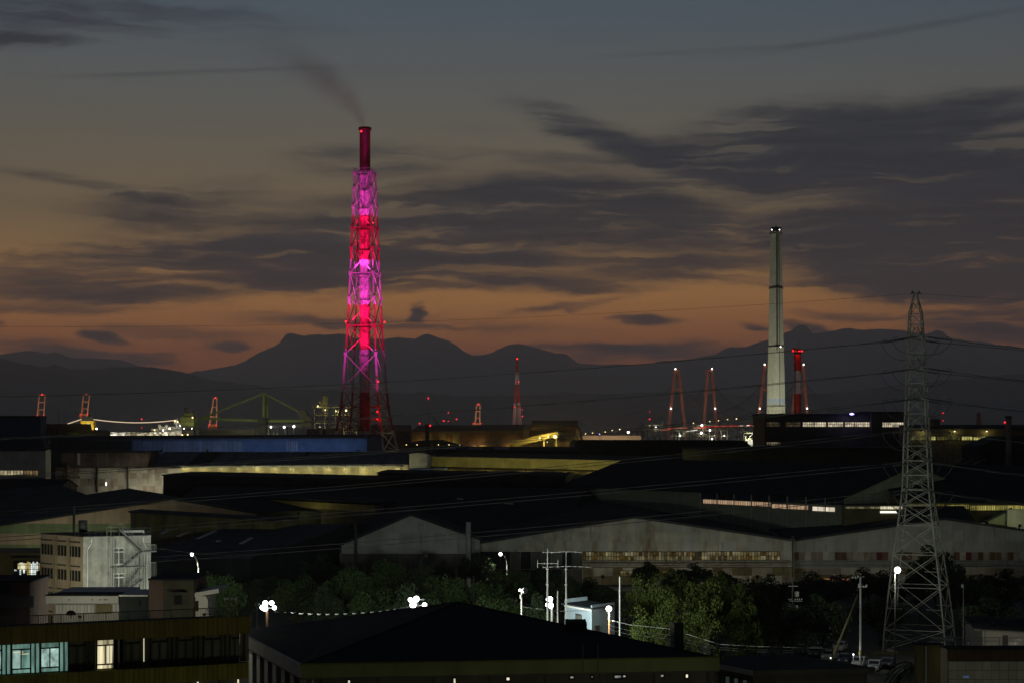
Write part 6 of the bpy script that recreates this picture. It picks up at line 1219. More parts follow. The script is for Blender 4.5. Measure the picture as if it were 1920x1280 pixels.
# hip-roofed black building in the foreground
C = W(564, 1247, 130); RR = W(1349, 1233.5, 134); LB = W(440, 1181, 160); PK = W(860, 1128.5, 150); P2 = W(640, 1157, 163); RB = Vector((gx(1128, 150), 150, RR.z)); BB = Vector((LB.x + 12, 172, LB.z))
r = thing('hip_roofed_hall', 'wide building with a low black hip roof and pale green fascia in the foreground', 'building', (gx(900, 132), 132, 0)); rf = M['black_roof']
mb = MB().add([C, RR, PK, LB, P2, RB, BB], [(0, 1, 2), (0, 2, 4, 3), (1, 5, 2), (2, 5, 6, 4), (4, 6, 3)]); part(r, 'roof', rf, mb)
for a, b in ((C, PK), (PK, RR), (PK, P2)): part(r, 'ridge_cap', rf, MB().beam(a + Vector((0, -.02, .03)), b + Vector((0, -.02, .03)), .14, .08))
fg = mat('fascia_green', (.16, .19, .085), var=.18, streak=(.6, .6, .1)); fgp = mat('fascia_pale', (.40, .39, .33), var=.12); th = .84
def band(root, name, m, a, b, top, bot, out, t=.25):
    d = (b - a); d.z = 0; d.normalize(); n = Vector((d.y, -d.x, 0)); n = -n if n.y > 0 else n
    return part(root, name, m, MB().prism([a + Vector((0, 0, top)) + n * out, b + Vector((0, 0, top)) + n * out, b + Vector((0, 0, bot)) + n * out, a + Vector((0, 0, bot)) + n * out], -n * t))
band(r, 'fascia', fg, C, RR, .06, -th, .06); band(r, 'fascia', fgp, LB, C, .06, -th, .06); band(r, 'gutter', M['fascia_low'], C, RR, .16, .07, .12, .12)
part(r, 'soffit', M['concrete_dark'], MB().prism([q + Vector((0, 0, -th - .01)) for q in (C, RR, RB, BB, LB)], (0, 0, -.12)))
cen = Vector((3, 150, 0)); ins = lambda p, f=.955: Vector((cen.x + (p.x - cen.x) * f, cen.y + (p.y - cen.y) * f, 0)); wl_ = [ins(q) for q in (C, RR, RB, BB, LB)]; zt = C.z - th - .14
part(r, 'wall', M['concrete_dark'], MB().prism(wl_, (0, 0, zt)))
a, b = wl_[4], wl_[0]; d = (b - a).normalized(); n = Vector((-d.y, d.x, 0)); n = -n if n.y < 0 else n; LL = (b - a).length
for i in range(7): wallbox(r, a, d, n, LL * (.10 + .13 * i), LL * (.155 + .13 * i), zt - 4, zt - .01, .0, .35, 'column', M['cream'])
for i in range(6): w_ = wallbox(r, a, d, n, LL * (.165 + .13 * i), LL * (.225 + .13 * i), zt - 3.2, zt - .9, .02, .08, 'window', M['frame_dark']); wallbox(w_, a, d, n, LL * (.172 + .13 * i), LL * (.218 + .13 * i), zt - 3.1, zt - 1.0, .08, .1, 'window_pane', M['glass_dark'])
band(r, 'lintel', M['cream'], a + Vector((0, 0, zt)), b + Vector((0, 0, zt)), -.02, -.5, .1, .1)
a, b = wl_[0], wl_[1]; d = (b - a).normalized(); n = Vector((-d.y, d.x, 0)); LL = (b - a).length; sw = emit('slit_window', (1, .93, .70), .8, ((2, 2, 2), .4)); swd = emit('slit_window_dim', (.85, .9, .8), .25, ((3, 3, 3), .8))
for px, w, h, mm in ((612, 2.4, 1.0, sw), (659, 3.2, 1.0, sw), (852, 3.2, .95, sw), (922, 4, .16, swd), (950, 5, .18, sw), (1069, 5, .12, swd), (1108, 3, .1, swd), (1152, 12, .16, swd), (1168, 4, .1, swd), (1235, 9, .12, swd), (1287, 3.5, .22, sw)):
    s0 = (gx(px, 134) - a.x) / d.x; ww = m_(w, 134); f = wallbox(r, a, d, n, s0 - .08, s0 + ww + .08, zt - .12 - h - .2, zt - .1, .01, .06, 'window', M['frame_dark']); wallbox(f, a, d, n, s0, s0 + ww, zt - .1 - h - .1, zt - .2, .06, .09, 'window_pane', mm)
for i in range(8): wallbox(r, a, d, n, LL * (.02 + .139 * i), LL * (.02 + .139 * i) + .45, 0, zt - .01, .02, .18, 'pilaster', M['concrete_dark'])
vbox(r, 'roof_box', 'black_roof', 1062, 1100.5, 1167, 1196, 141, 3)
st_ = thing('roof_chimney', 'black square chimney with a pale left face on the right slope of the black roof', 'chimney', W(1270, 1225, 138)); vbox(st_, 'shaft', 'dark_wall', 1266, 1282, 1168.5, 1226, 138, 1.0); vbox(st_, 'side_panel', 'white_wall', 1257.5, 1265.8, 1168, 1216, 138.6, .5)
for y in (1178, 1191, 1203): vbox(st_, 'seam', 'concrete_dark', 1257.5, 1265.8, y, y + .8, 138.55, .04)
r2 = pole('twin_lamp', 'thin brown post with two unlit lamps above the square roof chimney', 'lamp post', 1274, 1150, 150, 2, 'wood_pole'); part(r2, 'crossarm', M['wood_pole'], MB().beam(W(1268, 1150, 150), W(1279, 1150, 150), .07))
for px in (1267.5, 1278.5): part(r2, 'lamp_head', M['white_wall'], MB().ball(W(px, 1148.5, 149.8), .12, 7))
sm_ = thing('roof_finial', 'small pale ornament on the ridge of the black roof', 'ornament', W(907, 1137, 148)); part(sm_, 'stem', M['concrete'], MB().lathe(W(907, 1140, 148), [(.12, 0), (.07, .15), (.14, .2), (.03, .34)], 8)); part(sm_, 'base', M['concrete'], MB().box(W(904, 1140.5, 147.9), W(910, 1139, 148.2)))

# left office building with the lit windows
A0 = W(-240, 1185, 100.8); B0 = W(466, 1155, 110); r = thing('office_building', 'olive-banded office building with teal-lit windows at the bottom left', 'building', (gx(200, 106), 106, 0))
d = B0 - A0; d.z = 0; LW = d.length; d.normalize(); n = Vector((-d.y, d.x, 0)); ZT = B0.z; A0.z = ZT
zf, zw, zl = ZT - .98, ZT - 2.72, ZT - 3.62; sx_ = lambda px: next(s for s in [((px - 960) / F * A0.y - A0.x) / (d.x - (px - 960) / F * d.y)])
bw_ = A0 + n * .7
part(r, 'wall', M['concrete_dark'], MB().prism([gz0(bw_), gz0(bw_) + d * (LW - .4), gz0(bw_) + d * (LW - .4) + n * 6.4, gz0(bw_) + n * 6.4], (0, 0, ZT - .87)))
def strip(name, m, s0, s1, z0, z1, t0, t1, root=None): return wallbox(root or r, bw_, d, n, s0, s1, z0, z1, t0, t1, name, m)
npan = 34
for i in range(npan):
    s0, s1 = LW * i / npan, LW * (i + 1) / npan - .02; strip('fascia_panel', M['fascia'], s0, s1, zf, ZT, .05, .7 + .012 * rng.random()); strip('fascia_panel', M['fascia_low'], s0, s1, zl, zw, .05, .7 + .012 * rng.random())
strip('roof_slab', M['black_roof'], -.1, LW, ZT - .85, ZT - .6, -6.6, .68)
part(r, 'end_wall', M['fascia'], MB().prism([gz0(A0) + d * LW + Vector((0, 0, zf)), gz0(A0) + d * LW + n * 7 + Vector((0, 0, zf)), gz0(A0) + d * LW + n * 7 + Vector((0, 0, ZT - .6)), gz0(A0) + d * LW + Vector((0, 0, ZT))], d * .12))
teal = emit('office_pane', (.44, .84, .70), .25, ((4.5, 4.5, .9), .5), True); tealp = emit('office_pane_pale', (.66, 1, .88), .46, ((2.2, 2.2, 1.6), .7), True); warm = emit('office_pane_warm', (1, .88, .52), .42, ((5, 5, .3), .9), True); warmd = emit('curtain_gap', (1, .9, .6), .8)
bays = [(-28, 6.5, 'teal'), (25.5, 61, 'teal'), (80, 115, 'teal'), (132.5, 167, 'dark'), (185.5, 218, 'warm'), (236, 270, 'dark'), (288.5, 321, 'dark'), (338.5, 370, 'dark'), (388, 421, 'dark'), (437.5, 456, 'dark')]
H_ = zf - zw
for k_, (a, b, q) in enumerate([(-190, -155, 'dark'), (-136, -100, 'teal'), (-82, -46, 'teal')] + bays):
    s0, s1 = sx_(a), sx_(b); lit = {'teal': teal, 'warm': warm, 'dark': M['curtain']}[q]; pale = {'teal': tealp, 'warm': warm, 'dark': M['curtain']}[q]; fr = MB()
    z = [zw + .04, zw + H_ * .17, zw + H_ * .80, zf - .03]; base_ = gz0(bw_) - n * .17; fb = .045 if q != 'dark' else .03
    for s in (s0, s1): fr.beam(base_ + d * s + up * z[0], base_ + d * s + up * z[3], fb * 1.5, .08)
    for zz in z[1:3]: fr.beam(base_ + d * s0 + up * zz, base_ + d * s1 + up * zz, .07, fb * 1.6)
    fr.beam(base_ + d * (s0 + s1) / 2 + up * z[1], base_ + d * (s0 + s1) / 2 + up * z[2], fb, .07)
    wf = part(r, 'window', M['frame_dark'] if q != 'dark' else M['steel_dark'], fr)
    for (u0, u1, v0, v1, mm) in ((s0, s1, z[0], z[1], lit), (s0, (s0 + s1) / 2, z[1], z[2], pale), ((s0 + s1) / 2, s1, z[1], z[2], pale if k_ % 2 else lit), (s0, s1, z[2], z[3], lit)):
        strip('window_pane', mm, u0 + .03, u1 - .03, v0 + .02, v1 - .02, .08, .10, wf)
    s2 = sx_(b + 17)                                       # narrow fixed lights between one window and the next
    for e in range(2): strip('window_pane', teal if q == 'teal' else (M['curtain'] if q == 'dark' else M['glass_dark']), s1 + .05 + e * (s2 - s1) / 2, s1 + (e + 1) * (s2 - s1) / 2 - .02, z[0], z[3], .06, .08, wf)
    strip('mullion', M['galv'] if q != 'dark' else M['olive_dark'], (s1 + s2) / 2 - .03, (s1 + s2) / 2 + .05, z[0], z[3], .09, .2, wf)
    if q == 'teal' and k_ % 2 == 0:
        for e0, e1, zz in ((.10, .62, .70), (.45, .92, .63)): strip('pane_reflection', warmd, s0 + (s1 - s0) * e0, s0 + (s1 - s0) * e1, zw + H_ * zz, zw + H_ * zz + .035, .102, .106, wf)  # glowing strips on the glass stand in for a white reflection
    if q == 'warm':
        for e in (.10, .62, .80): strip('curtain_gap', warmd, s0 + (s1 - s0) * e, s0 + (s1 - s0) * (e + .10), z[1] + .05, z[2] - .05, .105, .112, wf)
    if k_ in (8,): strip('curtain_gap', warmd, s1 + .1, s1 + .14, z[0] + .3, z[3] - .02, .21, .22, wf)
for px, mm in ((275, warmd), (375, warmd), (451, warmd)): strip('lit_slot', mm, sx_(px), sx_(px) + .06, zl - .7, zl - .12, .1, .2)
for i in range(12): strip('lower_window', M['curtain'], LW * i / 12 + .2, LW * (i + 1) / 12 - .3, zl - 1.6, zl - .08, .05, .1)
rl = MB(); pb = A0 + up * .04 + n * .3
rl.beam(pb + up * .52, pb + d * LW + up * .52, .04, .05)
for i in range(150): q = pb + d * (LW * i / 149); rl.beam(q, q + up * .5, .016 if i % 9 else .045)
part(r, 'railing', M['steel_dark'], rl)
# flat-roofed white building behind it, its dark stair head and white canopy
r = thing('white_flat_building', 'low white-eaved flat building with pale shutters behind the office railing', 'building', (gx(160, 170), 170, 0)); vbox(r, 'wall', 'concrete', 101, 223, 1131, 1300, 170.6, 9); vbox(r, 'eave', 'white_wall', 86, 222, 1116.5, 1130.5, 170, 10); part(r, 'roof', M['black_roof'], MB().prism([W(84, 1116, 169.9), W(226, 1116, 169.9), W(278, 1106, 178.9), W(150, 1106, 178.9)], (0, 0, .1)))
for i in range(11): vbox(r, 'shutter', 'white_wall', 104 + i * 6.7, 110 + i * 6.7, 1133.5, 1150, 170.45, .1)
for px in (212, 218): vbox(r, 'shutter', 'white_wall', px, px + 5, 1131.5, 1146, 170.45, .1)
vbox(r, 'door', 'olive_wall', 180, 208, 1132, 1150, 170.45, .1)
for px in (130, 173, 188, 196, 200): part(r, 'eave_light', M['rust_brown'], MB().ball(W(px, 1123.5, 169.9), .06, 6))
bx = thing('dark_plant_room', 'dark low box between the white-eaved building and the stair head', 'plant room', (gx(250, 168), 168, 0)); vbox(bx, 'wall', 'dark_wall', 224, 280, 1118, 1300, 168, 6); vbox(bx, 'coping', 'white_wall', 223, 277, 1114.5, 1117.4, 167.9, 6.2); vbox(bx, 'vent', 'frame_dark', 238, 262, 1124, 1136, 167.9, .12)
ds_ = thing('satellite_dish', 'dark round dish on the office roof before the pale shutters', 'satellite dish', W(133, 1150, 130)); part(ds_, 'dish', M['steel_dark'], MB().lathe(W(133, 1152, 130), [(.34, 0), (.33, .12), (.26, .24), (.12, .31)], 14)); part(ds_, 'stand', M['steel_dark'], MB().beam(W(133, 1158, 130), W(133, 1152, 130), .06))
sh = thing('rooftop_block', 'dark olive stair-tower block with a small canopied window, behind the office roof', 'building', (gx(330, 165), 165, 0)); vbox(sh, 'wall', 'brick_dark', 279, 363, 1086, 1300, 165, 7); vbox(sh, 'front_wall', 'olive_dark', 308, 362.5, 1087.5, 1300, 164.9, .12); vbox(sh, 'roof', 'black_roof', 277, 364, 1084.5, 1087, 164.7, 7.6); w_ = vbox(sh, 'window', 'frame_dark', 327, 341, 1116, 1133, 164.75, .1); vbox(w_, 'window_pane', 'glass_dark', 328.5, 339.5, 1117.5, 1131.5, 164.7, .04); vbox(sh, 'canopy', 'dark_roof', 321, 349, 1109, 1111, 164.2, .7)
cp = thing('white_canopy', 'white slanted canopy and wall right of the dark stair head', 'canopy', (gx(385, 166), 166, 0)); part(cp, 'roof', M['white_wall'], MB().prism([W(363.5, 1111, 165.6), W(410, 1102.5, 165.6), W(410, 1110.5, 165.6), W(363.5, 1119, 165.6)], (0, 5, 0))); vbox(cp, 'wall', 'white_wall', 363.5, 391, 1117, 1300, 166, 4); part(cp, 'strut', M['steel_dark'], MB().beam(W(386, 1114, 165.8), W(391, 1124, 165.8), .1).beam(W(391, 1124, 165.8), W(391, 1140, 165.8), .1)); vbox(cp, 'door', 'frame_dark', 366, 372, 1126, 1145, 165.9, .1)
rt = thing('roof_fence', 'pale spiky fence at the right end of the office roof', 'fence', W(415, 1152, 112)); mb = MB().beam(W(385, 1142, 112), W(440, 1147, 112), .03)
for i in range(24): mb.beam(W(386 + i * 2.2, 1150, 112), W(386 + i * 2.2, 1140 + rng.random() * 4, 112), .02)
part(rt, 'rails', M['steel'], mb, kind='stuff'); part(rt, 'base_rail', M['steel'], MB().beam(W(384, 1151, 112), W(442, 1152, 112), .04))
# white three-storey block with an outside stair
Yc = 240.0; zt = gz(1006, Yc); c = Vector((gx(155.4, Yc), Yc, 0)); l = Vector((gx(75.7, 247.6), 247.6, 0)); q = Vector((gx(282.5, 243.8), 243.8, 0))
r = thing('stair_block', 'pale three-storey block with rows of dark windows and an outside steel stair, left', 'building', (c.x, c.y, 0)); part(r, 'wall', M['pinkish'], MB().prism([l, c, q, q + l - c], (0, 0, zt))); dR = (q - c); LR = dR.length; dR.normalize(); nR = Vector((-dR.y, dR.x, 0)); stw = mat('stained_render', (.27, .265, .225), var=.28, nscale=.9, rust=.35, streak=(1.6, 1.6, .12), rustcol=(.10, .09, .075)); wallbox(r, c, dR, nR, 0, LR, 0, zt + .02, .01, .12, 'side_wall', stw)
std = mat('stair_steel', (.13, .135, .13), rough=.6)
part(r, 'roof', M['black_roof'], MB().prism([p + up * (zt + .05) for p in (l, c, q, q + l - c)], (0, 0, .1))); 
dL = (c - l); LL = dL.length; dL.normalize(); nL = Vector((-dL.y, dL.x, 0)); nL = -nL if nL.y < 0 else nL; nR = -nR if nR.y < 0 else nR
sc_ = Yc / F; e = lambda s: sc_ * s
for row in range(4):
    z1 = zt - e(18.5) - row * e(45.5); z0 = z1 - e(20); vr = MB()
    for bay in range(3):
        for w in range(4):
            s0 = LL * (.035 + .325 * bay + .071 * w); wf = wallbox(r, l, dL, nL, s0, s0 + LL * .05, z0, z1, .01, .05, 'window', M['frame_dark']); wallbox(wf, l, dL, nL, s0 + .06, s0 + LL * .05 - .06, z0 + .07, z1 - .07, .05, .07, 'window_pane', M['glass_dark'])
        for w in range(9): s0 = LL * (.03 + .325 * bay + .031 * w); p = l + dL * s0 - nL * .05 + up * (z1 + e(8)); vr.box(p - Vector((.05, .05, .09)), p + Vector((.12, .05, .09)))
    part(r, 'vent_bricks', M['frame_dark'], vr, kind='stuff')
for f in (.40, .71): p = l + dL * LL * f - nL * .15; part(r, 'downpipe', M['olive_wall'], MB().cyl(p + up * 2, p + up * (zt - .3), .1, n=8))
pp = lambda s, z, o=.2: c + dR * s + up * z - nR * o
for s in (.55, LR - .55): part(r, 'downpipe', M['white_wall'], MB().path([pp(s + (.5 if s < 1 else -.5), zt - .1), pp(s + (.5 if s < 1 else -.5), zt - .8), pp(s, zt - 1.6), pp(s, 3)], .07, 7))
for y0, y1 in ((1026, 1058), (1074, 1106)):
    s0, s1 = LR * .44, LR * .60; z0, z1 = gz(y1, Yc + 1.8), gz(y0, Yc + 1.8); wf = wallbox(r, c, dR, nR, s0, s1, z0, z1, .12, .2, 'door', M['white_wall'])
    for (u0, u1, v0, v1) in ((.06, .46, .06, .72), (.54, .94, .06, .72), (.06, .46, .79, .95), (.54, .94, .79, .95)): wallbox(wf, c, dR, nR, s0 + (s1 - s0) * u0, s0 + (s1 - s0) * u1, z0 + (z1 - z0) * v0, z0 + (z1 - z0) * v1, .2, .22, 'door_pane', M['curtain'])
wallbox(r, c, dR, nR, LR * .395, LR * .44, 2, zt - .05, .12, .3, 'pier', M['concrete'])
# the outside stair: posts, landings, flights, railings
so_ = part(r, 'outside_stair', std, MB().beam(pp(LR * .43, 2, 1.6), pp(LR * .43, zt - .2, 1.6), .12).beam(pp(LR * .88, 2, 1.6), pp(LR * .88, zt - 2.4, 1.6), .12).beam(pp(LR * .64, 2, 1.6), pp(LR * .64, zt - 2.4, 1.6), .06))
zl_ = [gz(y, Yc) for y in (1110, 1064, 1036)]
for z in zl_[:2]:
    part(so_, 'landing', std, MB().prism([pp(LR * .40, z, .15), pp(LR * .88, z, .15), pp(LR * .88, z, 1.7), pp(LR * .40, z, 1.7)], (0, 0, .1)))
part(so_, 'landing', std, MB().prism([pp(LR * .84, zl_[2], .15), pp(LR * 1.04, zl_[2], .15), pp(LR * 1.04, zl_[2], 1.7), pp(LR * .84, zl_[2], 1.7)], (0, 0, .1)))
def flight(s0, z0, s1, z1, o):
    mb = MB()
    for oo in (o, o + .7): mb.beam(pp(s0, z0, oo), pp(s1, z1, oo), .06, .18)
    part(so_, 'flight', std, mb); tm = MB().prism([pp(0, 0, 0), pp(.22, 0, 0), pp(.22, 0, .66), pp(0, 0, .66)], (0, 0, .03)).mesh('tread', pp(0, 0, 0)); tm.materials.append(std); N = 12
    copies(so_, 'tread', tm, [pp(s0 + (s1 - s0) * k / N, z0 + (z1 - z0) * k / N, o + .02) for k in range(1, N)])
    rr = MB()
    for h in (.5, .95): rr.beam(pp(s0, z0 + h, o + .72), pp(s1, z1 + h, o + .72), .035)
    for k in range(9): rr.beam(pp(s0 + (s1 - s0) * k / 8, z0 + (z1 - z0) * k / 8, o + .72), pp(s0 + (s1 - s0) * k / 8, z0 + (z1 - z0) * k / 8 + .95, o + .72), .025)
    part(so_, 'railing', std, rr)
flight(LR * .50, zt + .9, LR * .86, zl_[2] + .1, .8); flight(LR * .58, zl_[1] + .1, LR * .86, zl_[2] + .1, .2); flight(LR * .86, zl_[0] + 1.6, LR * .58, zl_[0] - .1, .9); flight(LR * .58, zl_[0] + .1, LR * .84, zl_[1], .2)
cage = MB()
for i in range(9): s = LR * (.44 + .44 * i / 8); cage.beam(pp(s, zl_[0], 1.72), pp(s, gz(1033, Yc), 1.72), .028)
for i in range(6): z = zl_[0] + (gz(1033, Yc) - zl_[0]) * i / 5; cage.beam(pp(LR * .44, z, 1.73), pp(LR * .88, z, 1.73), .03)
part(so_, 'cage', M['galv'], cage); cg2 = MB()
for i in range(7): s = LR * (.90 + .13 * i / 6); cg2.beam(pp(s, gz(1082, Yc), 1.72), pp(s, gz(1056, Yc), 1.72), .03).beam(pp(s, zl_[2], 1.72), pp(s, zl_[2] + .95, 1.72), .03)
part(so_, 'cage', M['galv'], cg2.beam(pp(LR * .9, gz(1056, Yc), 1.72), pp(LR * 1.03, gz(1056, Yc), 1.72), .04).beam(pp(LR * .9, zl_[2] + .95, 1.72), pp(LR * 1.03, zl_[2] + .95, 1.72), .04))
rl = MB()
for a_, b_ in ((c, q), (l, c)):
    for h in (.5, 1.0): rl.beam(a_ + up * (zt + h), b_ + up * (zt + h), .03)
    for i in range(12): p = a_.lerp(b_, i / 11); rl.beam(p + up * zt, p + up * (zt + 1.0), .03)
part(r, 'roof_railing', M['steel_dark'], rl); part(r, 'bulkhead', M['cream'], MB().prism([pp(LR * .62, zt + .16, -2), pp(LR * .96, zt + .16, -2), pp(LR * .96, zt + .16, -4), pp(LR * .62, zt + .16, -4)], (0, 0, .45)))
part(r, 'water_tank', M['steel_dark'], MB().cyl(l.lerp(q, .42) + up * (zt + .2) + nR * 2, l.lerp(q, .42) + up * (zt + 1.8) + nR * 2, .6, n=12)); part(r, 'stair_gantry', M['galv'], MB().path([pp(LR * .34, zt + .1, .4), pp(LR * .34, zt + 1.2, .4), pp(LR * .52, zt + 1.2, .4), pp(LR * .52, zt + .1, .4)], .04).path([pp(LR * .40, zt + .1, .4), pp(LR * .40, zt + 1.6, .4), pp(LR * .58, zt + 1.6, .4), pp(LR * .58, zt + .2, .4)], .035).path([pp(LR * .34, zt + .7, .4), pp(LR * .52, zt + .7, .4)], .03))
# lit workshop opening and dark blocks at the left edge
Y = 262; r = thing('workshop', 'dark workshop with a bright cluttered lit opening at the left edge', 'workshop', (gx(30, Y), Y, 0)); vbox(r, 'wall', 'olive_wall', -120, 76, 1036, 1300, Y, 12); vbox(r, 'canopy', 'dark_roof', 20, 78, 1043, 1046, Y - 1.4, 1.4)
wm_ = emit('workshop_light', (1, .82, .32), .55, ((1.6, 1.6, .7), 1.0)); wm2 = emit('workshop_light_white', (.85, .95, .9), .8, ((2, 2, 2), .6)); f = vbox(r, 'opening', 'frame_dark', 25, 76, 1050, 1087, Y - .12, .1)
for i in range(14):
    x0 = 26 + i * 3.5; y0 = 1052 + rng.random() * 4; y1 = 1066 + rng.random() * 20
    if i > 1: vbox(f, 'lit_bay', wm_ if rng.random() < .72 else wm2, x0, x0 + 2.9, y0, y1, Y - .2, .06)
for py in (1058, 1066, 1074): vbox(f, 'shelf', 'frame_dark', 26, 75, py, py + .9, Y - .26, .05)
vbox(f, 'lamp', wm2, 27, 31, 1067, 1069.5, Y - .3, .05)
Y = 200; r = thing('dark_block', 'dark brown low block at the left edge below the lit workshop', 'building', (gx(20, Y), Y, 0)); vbox(r, 'wall', 'brick_dark', -120, 56, 1091, 1300, Y, 8); vbox(r, 'roof', 'black_roof', -122, 58, 1088.5, 1090.8, Y - .3, 9); vbox(r, 'panel', 'concrete_dark', -60, 62, 1117, 1138, Y - .4, .2); vbox(r, 'downpipe', 'steel', 62.5, 65, 1116, 1139, Y - .4, .15); vbox(r, 'window', 'glass_dark', -20, 18, 1096, 1110, Y - .06, .08)
# right foreground: low dark roof, brown-banded building, tiled shed
r = thing('low_dark_building', 'low dark flat-roofed building with a paler eave at the bottom right', 'building', (gx(1500, 160), 160, 0)); pts = [W(1350, 1246, 150), W(1412, 1258, 146), W(1640, 1253, 147.6), W(1490, 1229, 156), W(1360, 1231, 155.4)]
zr_ = pts[0].z; pts = [Vector((p.x, p.y, zr_)) for p in pts]; part(r, 'roof', M['dark_roof'], MB().prism(pts, (0, 0, .12)))
for a, b, mm in ((pts[0], pts[1], 'concrete'), (pts[1], pts[2], 'concrete_dark'), (pts[2], pts[3], 'concrete')): part(r, 'eave', M[mm], MB().beam(a - up * .12, b - up * .12, .2, .4))
part(r, 'wall', M['concrete_dark'], MB().prism([gz0(p).lerp(gz0(Vector((20, 155, 0))), .06) for p in pts], (0, 0, zr_ - .2)))
for i in range(7): p = gz0(pts[0]).lerp(gz0(pts[1]), .1 + .13 * i); wf = part(r, 'window', M['frame_dark'], MB().box((p.x - .18, p.y - .04, zr_ - 2.2), (p.x + .18, p.y + .1, zr_ - .7))); part(wf, 'window_pane', emit('dim_pane', (.6, .85, .8), .03) if i % 2 else M['curtain'], MB().box((p.x - .14, p.y - .08, zr_ - 2.1), (p.x + .14, p.y - .05, zr_ - .8)))
Y = 140; r = thing('banded_building', 'flat building with a brown upper band and pale grey cladding at the bottom right corner', 'building', (gx(1850, Y), Y, 0)); vbox(r, 'wall', 'concrete_dark', 1779, 2100, 1238, 1500, Y + .2, 1)
for i in range(20): vbox(r, 'brown_panel', 'brick_dark', 1779 + i * 16, 1794.6 + i * 16, 1217, 1237.5, Y, .3)
for i in range(20):
    for j in range(3): vbox(r, 'cladding_panel', 'grey_wall', 1779 + i * 16, 1794.5 + i * 16, 1239 + j * 17, 1255.4 + j * 17, Y + .05 + .03 * rng.random(), .15)
vbox(r, 'roof', 'black_roof', 1776, 2102, 1212.5, 1216.6, Y - .25, 1.2); vbox(r, 'side_wing', 'olive_wall', 1719, 1763, 1209, 1500, Y + .4, .9); vbox(r, 'side_door', 'concrete', 1763.3, 1778, 1214, 1500, Y + .3, .8); vbox(r, 'wing_roof', 'black_roof', 1716, 1768, 1206.5, 1208.7, Y + .1, 1.2); vbox(r, 'downpipe', 'steel', 1735, 1738, 1210, 1400, Y + .2, .15); vbox(r, 'lower_beam', 'olive_wall', 1640, 1718, 1221, 1225, Y + 3, .3)
vbox(r, 'blue_notice', emit('blue_notice', (.35, .6, 1), .10), 1806, 1817, 1266, 1270, Y - .02, .04)
rl = MB()
for y in (1194.5, 1201): rl.beam(W(1746, y, 146), W(2100, y, 146), .04)
for i in range(90): rl.beam(W(1746 + i * 4, 1194.5, 146), W(1746 + i * 4, 1213, 146), .022 if i % 8 else .05)
part(r, 'railing', M['steel'], rl); part(r, 'skylight', M['white_wall'], MB().beam(W(1746, 1194, 145), W(1786, 1199, 144), .2, .12))
Y = 160; r = thing('tiled_shed', 'small pale shed with a dark tiled roof behind the railing, right edge', 'shed', (gx(1890, Y), Y, 0)); vbox(r, 'wall', 'cream', 1842, 2040, 1182, 1400, Y, 6); part(r, 'roof', M['dark_roof'], MB().prism([W(1826, 1179, Y - .4), W(2050, 1192, Y - .4), W(2050, 1176, Y + 5), W(1838, 1169, Y + 5)], (0, 0, .1)))
tmesh = MB().cyl((0, 0, 0), (.25, 5.0, .62), .09, n=6).mesh('roof_tile'); tmesh.materials.append(M['dark_roof']); copies(r, 'roof_tile', tmesh, [W(1829 + i * 5.4, 1178.6 + i * .32, Y - .42) for i in range(38)])
emesh = MB().ball((0, 0, 0), .1, 6).mesh('eave_tile'); emesh.materials.append(M['concrete']); copies(r, 'eave_tile', emesh, [W(1829 + i * 5.4, 1179.6 + i * .33, Y - .48) for i in range(38)])
vbox(r, 'door', 'concrete_dark', 1880, 1890, 1190, 1210, Y - .05, .1); vbox(r, 'downpipe', 'steel', 1846, 1848.5, 1182, 1212, Y - .1, .12)


# parked cars
def car(label, px, py, Y, rz, paint):
    p = W(px, py, Y); r = thing('parked_car', label, 'car', (p.x, p.y, max(0, 0)), 'cars parked by the pylon'); prof = [(-2.1, .35), (-2.15, .8), (-1.9, 1.0), (-1.2, 1.05), (-.6, 1.48), (.9, 1.5), (1.7, 1.08), (2.1, .95), (2.15, .35)]
    mb = MB(); n_ = len(prof)
    for (w, zsc) in ((.82, 0),): mb.prism([(x, -w, z) for x, z in prof], (0, 2 * w, 0))
    def lp(nm_, m, mb_):
        me = mb_.mesh(nm_); me.materials.append(m); o = bpy.data.objects.new(nm_, me); COL.objects.link(o); o.parent = r; return o
    lp('body', M[paint], mb)
    lp('windscreen', M['glass_dark'], MB().prism([(-1.16, -.7, 1.09), (-.66, -.66, 1.43), (-.66, .66, 1.43), (-1.16, .7, 1.09)], (-.02, 0, .03))); lp('rear_window', M['glass_dark'], MB().prism([(.98, -.66, 1.46), (1.64, -.7, 1.13), (1.64, .7, 1.13), (.98, .66, 1.46)], (.02, 0, .03)))
    for s in (-1, 1):
        lp('side_window', M['glass_dark'], MB().prism([(-1.0, s * .825, 1.08), (-.55, s * .825, 1.4), (.85, s * .825, 1.42), (1.4, s * .825, 1.1)], (0, s * .015, 0)))
        for x in (-1.35, 1.35): lp('wheel', M['tyre'], MB().cyl((x, s * .66, .31), (x, s * .86, .31), .31, n=14))
        lp('headlight', M['white_paint'], MB().box((-2.18, s * .5 - .14, .7), (-2.10, s * .5 + .14, .85))); lp('tail_light', M['red_paint'], MB().box((2.08, s * .6 - .1, .75), (2.17, s * .6 + .1, .95)))
    r.rotation_euler = (0, 0, rz)
